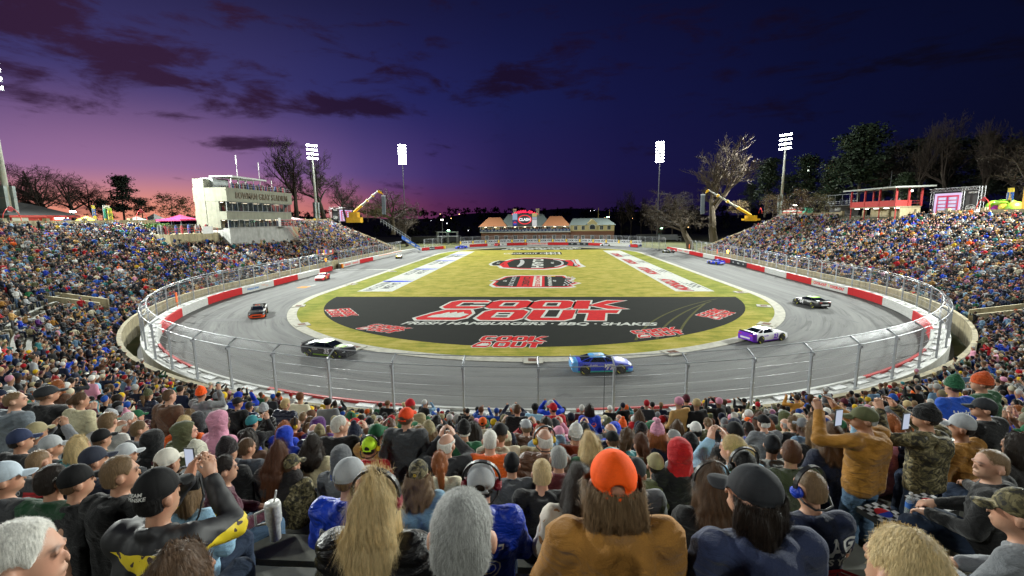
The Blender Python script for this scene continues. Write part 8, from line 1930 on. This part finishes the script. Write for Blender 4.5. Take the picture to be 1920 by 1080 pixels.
for (dep, k, x, y, px, py) in SEATS:
    d2 = np.hypot(UA[:, 0] - x, UA[:, 1] - y).min()
    if d2 < .47: continue
    if dep < NEAR_LIMIT or R.random() < .05: continue
    if N_PERSON[0] >= TOTAL: break
    lk = look(); jc, jk, hr, hc, hat, hatc, set_, lb = lk; st = R.random()
    ps = 'stand' if st < (.05 if dep > 6.5 else 0) else ('shoot' if st < (.06 if dep > 9 else 0) else ('film' if st < .14 else ('lean' if st < .34 else 'sit')))
    if hat == 'hood': ps = 'sit'
    j = R.normal(scale=.05, size=2); rz = facing(x, y, R.normal(scale=9)); grp = None
    yaw = float(np.clip(R.normal(scale=24) + (-20 if x < -4 else (20 if x > 6 else 0)), -60, 60))
    if ps in ('stand', 'shoot'): nrm = np.array([x - CX, y - CY]) / math.hypot(x - CX, y - CY); x, y = x - nrm[0] * .26, y - nrm[1] * .26; lb = lb.replace('person in a ', 'standing person in ')
    if ps == 'film': lb = lb.replace('person in a ', 'filming person in ')
    if hat == 'hood':
        grp = 'hooded spectators in %s hoodies' % JN[jc]
        HOODS[jc] = HOODS.get(jc, 0) + 1
        lb = 'person in a %s hoodie with the hood up among the spectators' % JN[jc]
    if len(lb.split()) > 16: print('LONG', lb)
    skin = str(R.choice(['light', 'fair', 'tan', 'brown', 'dark'], p=[.45, .33, .12, .05, .05])) if hc not in ('blond', 'red', 'sandy', 'white') else 'fair'
    person((x + j[0], y + j[1], row_z(k)), rz, ps, jk, jc, hr, hc, hat, hatc, yaw, float(np.clip(R.normal(1.0, .045), .88, 1.09)), float(np.clip(R.normal(1.04, .08), .9, 1.25)), skin, str(R.choice(['denim_dark', 'denim', 'black', 'khaki', 'grey'])), lb, set_=set_, group=grp); taken.append((x, y))
LAST_DEP = dep
ALLP = np.array(USED)
# things they hold or have set down
def held(px, py, dist, build, name, label, cat, rz=0.0):
    d = ray(px, py); p = EYE + d * dist; t = empty(name, tuple(p), rz, label=label, cat=cat); build(t); return t
def phone_b(t):
    MB().box((0, 0, 0), (.076, .010, .155)).build('case', M('phone_black', (.01, .01, .012), .3), t); MB().box((0, -.006, 0), (.068, .002, .142)).build('screen', E_('phone_screen', (.45, .5, .62), 1.0), t)
def camera_b(t):
    MB().box((0, 0, 0), (.13, .06, .09)).box((0, -.0, .055), (.06, .05, .03)).build('camera_body', M('phone_black', (.01, .01, .012)), t); MB().lathe((0, .06, 0), [(.038, -.03), (.04, .02), (.042, .06), (.03, .062)], 14, axis='Y').build('lens', M('phone_black', (.01, .01, .012)), t)
    mb = MB(); mb.tube([(.065, 0, .03), (.09, -.03, -.08), (.06, -.06, -.2), (.0, -.1, -.3)], .006, 5); mb.build('strap', M('phone_black', (.01, .01, .012)), t)

held(352, 903, 2.75, camera_b, 'camera', 'black camera with a neck strap raised to the eye of the lettered cap wearer', 'camera', .3)
held(1572, 783, 4.05, phone_b, 'phone', 'dark phone held up by the person in the mustard work jacket', 'phone', .3)
held(1698, 790, 4.1, phone_b, 'phone', 'dark phone held up by the person in the camouflage coat', 'phone', .3)
held(356, 858, 3.5, phone_b, 'phone', 'lit phone held up behind the ivory knit hat', 'phone', .0)
def on_bench(px, py, k, dz=0.0):
    d = ray(px, py); z = row_z(k) + .42 + dz; t = (z - CAMH) / d[2]; return EYE + t * d
q = on_bench(517, 1010, 27); t = empty('tumbler', tuple(q), .6, label='speckled white handled tumbler with a straw standing on the bare plank', cat='tumbler')
TW = M('tumbler_white', (.5, .5, .48), .4, var=.35, scale=60); MB().lathe((0, 0, 0), [(.033, 0), (.036, .10), (.048, .125), (.05, .24), (.044, .255)], 16).build('cup', TW, t, True)
MB().tube([(-.045, 0, .22), (-.10, 0, .21), (-.10, 0, .13), (-.045, 0, .125)], .009, 6).build('handle', TW, t); MB().tube([(.01, 0, .25), (.03, 0, .33)], .006, 6).build('straw', TW, t)
def cushion(px, py, k, rz, label):
    q = on_bench(px, py, k); t = empty('seat_cushion', tuple(q), rz, label=label, cat='cushion'); t.scale = (.75, .75, 1); MB().box((0, 0, .025), (.36, .36, .05)).build('pad', M('cushion_black', (.015, .015, .016), .7), t)
    mb = MB()
    for i in range(6):
        for j in range(6):
            if (i + j) % 2: mb.box((-.15 + .06 * i, -.15 + .06 * j, .052), (.058, .058, .004))
    mb.build('white_check', M('cushion_white', (.55, .55, .55), .7), t)
    for i, (a0, a1, c) in enumerate([(0, pi, 'red'), (pi, 2 * pi, 'blue')]): MB().poly([(.09 * cos(a), .09 * sin(a), .056) for a in np.linspace(a0, a1, 14)]).build('%s_badge' % c, M('badge_' + c, {'red': (.55, .02, .03), 'blue': (.02, .06, .45)}[c], .6), t)
cushion(1655, 972, 25, .35, 'black and white chequered seat cushion with a round badge on the plank by the aisle')
cushion(1745, 952, 25, .25, 'chequered seat cushion half hidden behind the bent knee')
q = on_bench(1703, 965, 25); t = empty('water_bottle', tuple(q), 0, label='clear water bottle with a blue label on the plank by the chequered cushion', cat='bottle')
MB().lathe((0, 0, 0), [(.03, 0), (.033, .01), (.032, .09), (.033, .15), (.014, .185), (.014, .2)], 14).build('bottle', M('bottle_clear', (.5, .55, .56), .08, alpha=.35), t, True); MB().lathe((0, 0, .075), [(.0335, 0), (.0335, .05)], 14).build('label', M('label_blue', (.03, .12, .4)), t); MB().lathe((0, 0, .2), [(.015, 0), (.015, .018)], 10).build('bottle_cap', WHITE, t)
# ------------------------------------------------------------------ the rest of the crowd: one mass of low people
def lowtpl(kind, lod):
    """vertices, quads and colour slot per face (0 jacket, 1 trousers, 2 skin, 3 hair or hat)"""
    parts = []
    if lod == 0:
        P = POSES[kind]; lo, hi = bounds(P)
        h = .055
        S = SDF(lo, hi, h); hip, ch, nk = (V3(*P[k]) for k in ('hip', 'ch', 'nk'))
        for s in (-1, 1):
            S.cap(hip + V3(s * .075, 0, 0), ch + V3(s * .08, 0, 0), .13, .13, .05); S.cap(ch + V3(s * .08, 0, 0), nk + V3(s * .05, -.02, -.08), .125, .085, .05)
            sh, el, wr = (V3(*mir(P[k], s)) for k in ('sh', 'el', 'wr')); S.cap(sh, el, .08, .07, .03); S.cap(el, wr, .068, .055, .03)
        S.cap(nk + V3(-.06, -.05, -.03), nk + V3(.06, -.05, -.03), .06, .06, .03); parts.append((S.mesh(), 0))
        S = SDF(lo, hi, .065)
        for s in (-1, 1):
            kn, an = (V3(*mir(P[k], s)) for k in ('kn', 'an')); S.cap(hip + V3(s * .09, 0, -.02), kn, .11, .085, .04); S.cap(kn, an, .08, .07, .03)
        parts.append((S.mesh(), 1)); c = V3(*P['hd'])
        S = SDF(c - .25, c + .25, .036); S.ell(c, (.085, .10, .125), .02); S.cap(c - V3(0, .01, .1), c - V3(0, .03, .2), .06, .06, .02)
        for s in (-1, 1):
            wr = V3(*mir(P['wr'], s)); 
        parts.append((S.mesh(), 2))
        S = SDF(c - .25, c + .25, .034); S.ell(c + V3(0, -.02, .035), (.098, .108, .115), .02); S.clip(lambda X, Y, Z: (Y - c[1] - .05) * .8 - .8 * np.clip(Z - c[2] - .03, 0, .2)); parts.append((S.mesh(), 3))
        for s in (-1, 1):
            wr = V3(*mir(P['wr'], s)); S = SDF(wr - .12, wr + .12, .035); S.ell(wr + V3(0, .03, .02), (.045, .055, .055), .01); parts.append((S.mesh(), 2))
    else:
        mb = MB(); st = kind in ('stand', 'shoot'); z0 = .42 if st else 0; 
        n = 6 if lod == 1 else 5
        def L(c, prof, sx, sy, m): mb.lathe(c, prof, n, mi=m, sx=sx, sy=sy)
        L((0, .0, z0), [(.17, .40), (.19, .62), (.21, .92), (.18, 1.03), (.08, 1.08)], 1.05, .68, 0)
        mb.ell((0, .06, z0 + 1.235), (.09, .105, .13), 7 if lod == 1 else 5, 5 if lod == 1 else 4, 2)
        mb.ell((0, .03, z0 + 1.275), (.103, .112, .105), 7 if lod == 1 else 5, 4, 3)
        for s in (-1, 1):
            if kind in ('film', 'shoot'): mb.tube([(s * .2, 0, z0 + 1.0), (s * .25, .25, z0 + .95), (s * .08, .36, z0 + 1.18)], [.075, .065, .05], 4, mi=0)
            else: mb.tube([(s * .21, 0, z0 + .98), (s * .27, .08, z0 + .74), (s * .12, .33, z0 + .67)], [.075, .065, .05], 4, mi=0)
            if lod == 1: mb.ell((s * .1, .36, z0 + (1.2 if kind in ('film', 'shoot') else .67)), (.045, .05, .045), 4, 3, 2)
            if st: mb.tube([(s * .1, 0, z0 + .5), (s * .11, .02, .5), (s * .12, 0, .04)], [.1, .08, .07], 4, mi=1)
            else: mb.tube([(s * .1, 0, .52), (s * .14, .42, .53), (s * .15, .44, .05)], [.1, .085, .07], 4, mi=1)
        V = np.array(mb.V); F = []; c = []
        for f, m_ in zip(mb.F, mb.mi):
            f = list(f)
            if len(f) == 4: F.append(f); c.append(m_)
            elif len(f) == 3: F.append(f + [f[2]]); c.append(m_)
            else:
                for i in range(1, len(f) - 1, 2): F.append([f[0], f[i], f[i + 1], f[min(i + 2, len(f) - 1)]]); c.append(m_)
        return V, np.array(F), np.array(c)
    Vs, Fs, Cs, o = [], [], [], 0
    for (V, F), m_ in parts: Vs.append(V); Fs.append(F + o); Cs.append(np.full(len(F), m_)); o += len(V)
    return np.concatenate(Vs), np.concatenate(Fs), np.concatenate(Cs)
TPL = {(k, l): lowtpl(k, l) for k in POSES for l in (0, 1, 2)}
R = np.random.default_rng(5)
JC = np.array([colr(c) for c in JK_W + ['black'] * 22 + ['charcoal'] * 3 + ['navy'] * 9 + ['blue'] * 4 + ['denim'] * 3 + ['blue', 'royal', 'royal', 'red', 'white', 'silver', 'silver', 'cream', 'cream', 'tan', 'denim', 'yellow', 'green']])
HTC = np.array([colr(c) for c in HATC] + [HAIRC[c] for c in ('brown', 'brown', 'dark', 'dark', 'black', 'black', 'blond', 'sandy', 'grey', 'white', 'auburn') for _ in range(2)])
SKC = np.array([SKINS[c] for c in ('light', 'light', 'fair', 'fair', 'fair', 'tan', 'brown', 'dark')]); TRC = np.array([(.02, .03, .06), (.03, .05, .1), (.08, .13, .22), (.012, .012, .014), (.12, .10, .06), (.06, .06, .065)])
spots = []
def keepout(x, y, k):
    # press box, terrace and scoring stand cut into the upper rows; tunnels and a few thin blocks stay empty
    s = ROW0 + ROWD * k
    if x < CX and PBY0 - 9 < y < PBY1 + 8 and s > 15.2: return True
    if x > 0 and 99 < y < 122 and s > 21: return True
    return False
TUN = [(t.location.x, t.location.y) for t in bpy.data.objects if t.name.startswith('stand_tunnel')]
step = .555
for k in range(NROW - 1):
    so = ROW0 + ROWD * k + .42; Rr = 52 + so
    line = []
    n = int(pi * Rr / step)
    for i in range(n): th = -pi / 2 + pi * (i + .5) / n; line.append((CX + Rr * sin(th), CY - Rr * cos(th)))
    for i in range(int(90 / step)):
        y = CY + .3 + i * step
        if y < 165.5: line.append((CX - Rr - bulge(y), y))
        if y < 150.5: line.append((CX + Rr + bulge(y), y))
    for (x, y) in line:
        v = np.array([x, y, row_z(k) + 1.2]) - EYE; dep = v @ FW
        if dep < 3.6: continue
        px, py = proj((x, y, row_z(k) + 1.2))
        if not (-130 < px < 2050 and py < 1150): continue
        if in_aisle(x, y, .55) and R.random() > .18: continue
        if keepout(x, y, k): continue
        if any(math.hypot(x - a, y - b_) < 2.8 for a, b_ in TUN): continue
        em = .07 + .62 * (1 if (px < 120 and 545 < py < 660 and wob(x * .3, y * .3, 0.5, 3.) > -.15) else 0) + (.25 if wob(x * .21, y * .17, .3, 3.) > .45 else 0)
        if R.random() < em: continue
        if np.hypot(ALLP[:, 0] - x, ALLP[:, 1] - y).min() < .46: continue
        if dep < LAST_DEP - .4: continue
        spots.append((x, y, row_z(k), dep, px))
VV, FF, CC, o = [], [], [], 0
for (x, y, z, dep, px) in spots:
    u = R.random(); kd = 'stand' if u < .10 else ('shoot' if u < .12 else ('film' if u < .18 else ('lean' if u < .42 else 'sit')))
    lod = 0 if dep < 34 else (1 if dep < 85 else 2); V, F, c = TPL[(kd, lod)]
    a = facing(x, y, R.normal(scale=16)) if y < CY + 5 else facing(x, CY + 18 + (y - CY) * .75, R.normal(scale=16)); sc_ = np.clip(R.normal(1.0, .06), .8, 1.12); w_ = sc_ * R.uniform(.95, 1.2)
    q = V * V3(w_, w_, sc_); ca, sa = cos(a), sin(a); off = V3(x + R.normal(scale=.06), y + R.normal(scale=.06), z)
    if kd in ('stand', 'shoot'):
        n_ = np.array([x - CX, min(y - CY, 0)]); n_ /= np.linalg.norm(n_); off[:2] -= n_ * .24
    VV.append(np.stack([q[:, 0] * ca - q[:, 1] * sa, q[:, 0] * sa + q[:, 1] * ca, q[:, 2]], 1) + off); FF.append(F + o); o += len(V)
    jc = JC[R.integers(len(JC))]; pal = np.array([jc, TRC[R.integers(6)], SKC[R.integers(8)], HTC[R.integers(len(HTC))]]); 
    if R.random() < .07: pal[3] = jc
    CC.append((pal * R.uniform(.5, 1.1))[c])
VV = np.concatenate(VV); FF = np.concatenate(FF); CC = np.concatenate(CC)
tri = FF[:, 2] == FF[:, 3]
me = bpy.data.meshes.new('crowd'); me.vertices.add(len(VV)); me.vertices.foreach_set('co', VV.astype(np.float32).ravel())
lens = np.where(tri, 3, 4); loops = FF.ravel()[np.stack([np.ones(len(FF), bool)] * 3 + [~tri], 1).ravel()]
me.loops.add(len(loops)); me.loops.foreach_set('vertex_index', loops.astype(np.int32)); me.polygons.add(len(FF)); st_ = np.concatenate([[0], np.cumsum(lens)[:-1]]); me.polygons.foreach_set('loop_start', st_.astype(np.int32))
me.update(calc_edges=True); me.shade_smooth()
ca_ = me.attributes.new('Col', 'FLOAT_COLOR', 'FACE'); ca_.data.foreach_set('color', np.concatenate([CC, np.ones((len(CC), 1))], 1).astype(np.float32).ravel())
m, nt, b = new_mat('crowd_cloth'); nt.set(b.inputs['Base Color'], nt.n('ShaderNodeAttribute', 0, {'attribute_name': 'Col'})); b.inputs['Roughness'].default_value = .8; b.inputs['Specular IOR Level'].default_value = .25
crowd = mesh_obj('crowd', me, m); tag(crowd, 'packed crowd of spectators filling the stands all round the track', 'crowd', kind='stuff')
print('CROWD', len(spots), len(FF), 'PERSONS', N_PERSON[0], 'LAST', LAST_DEP)
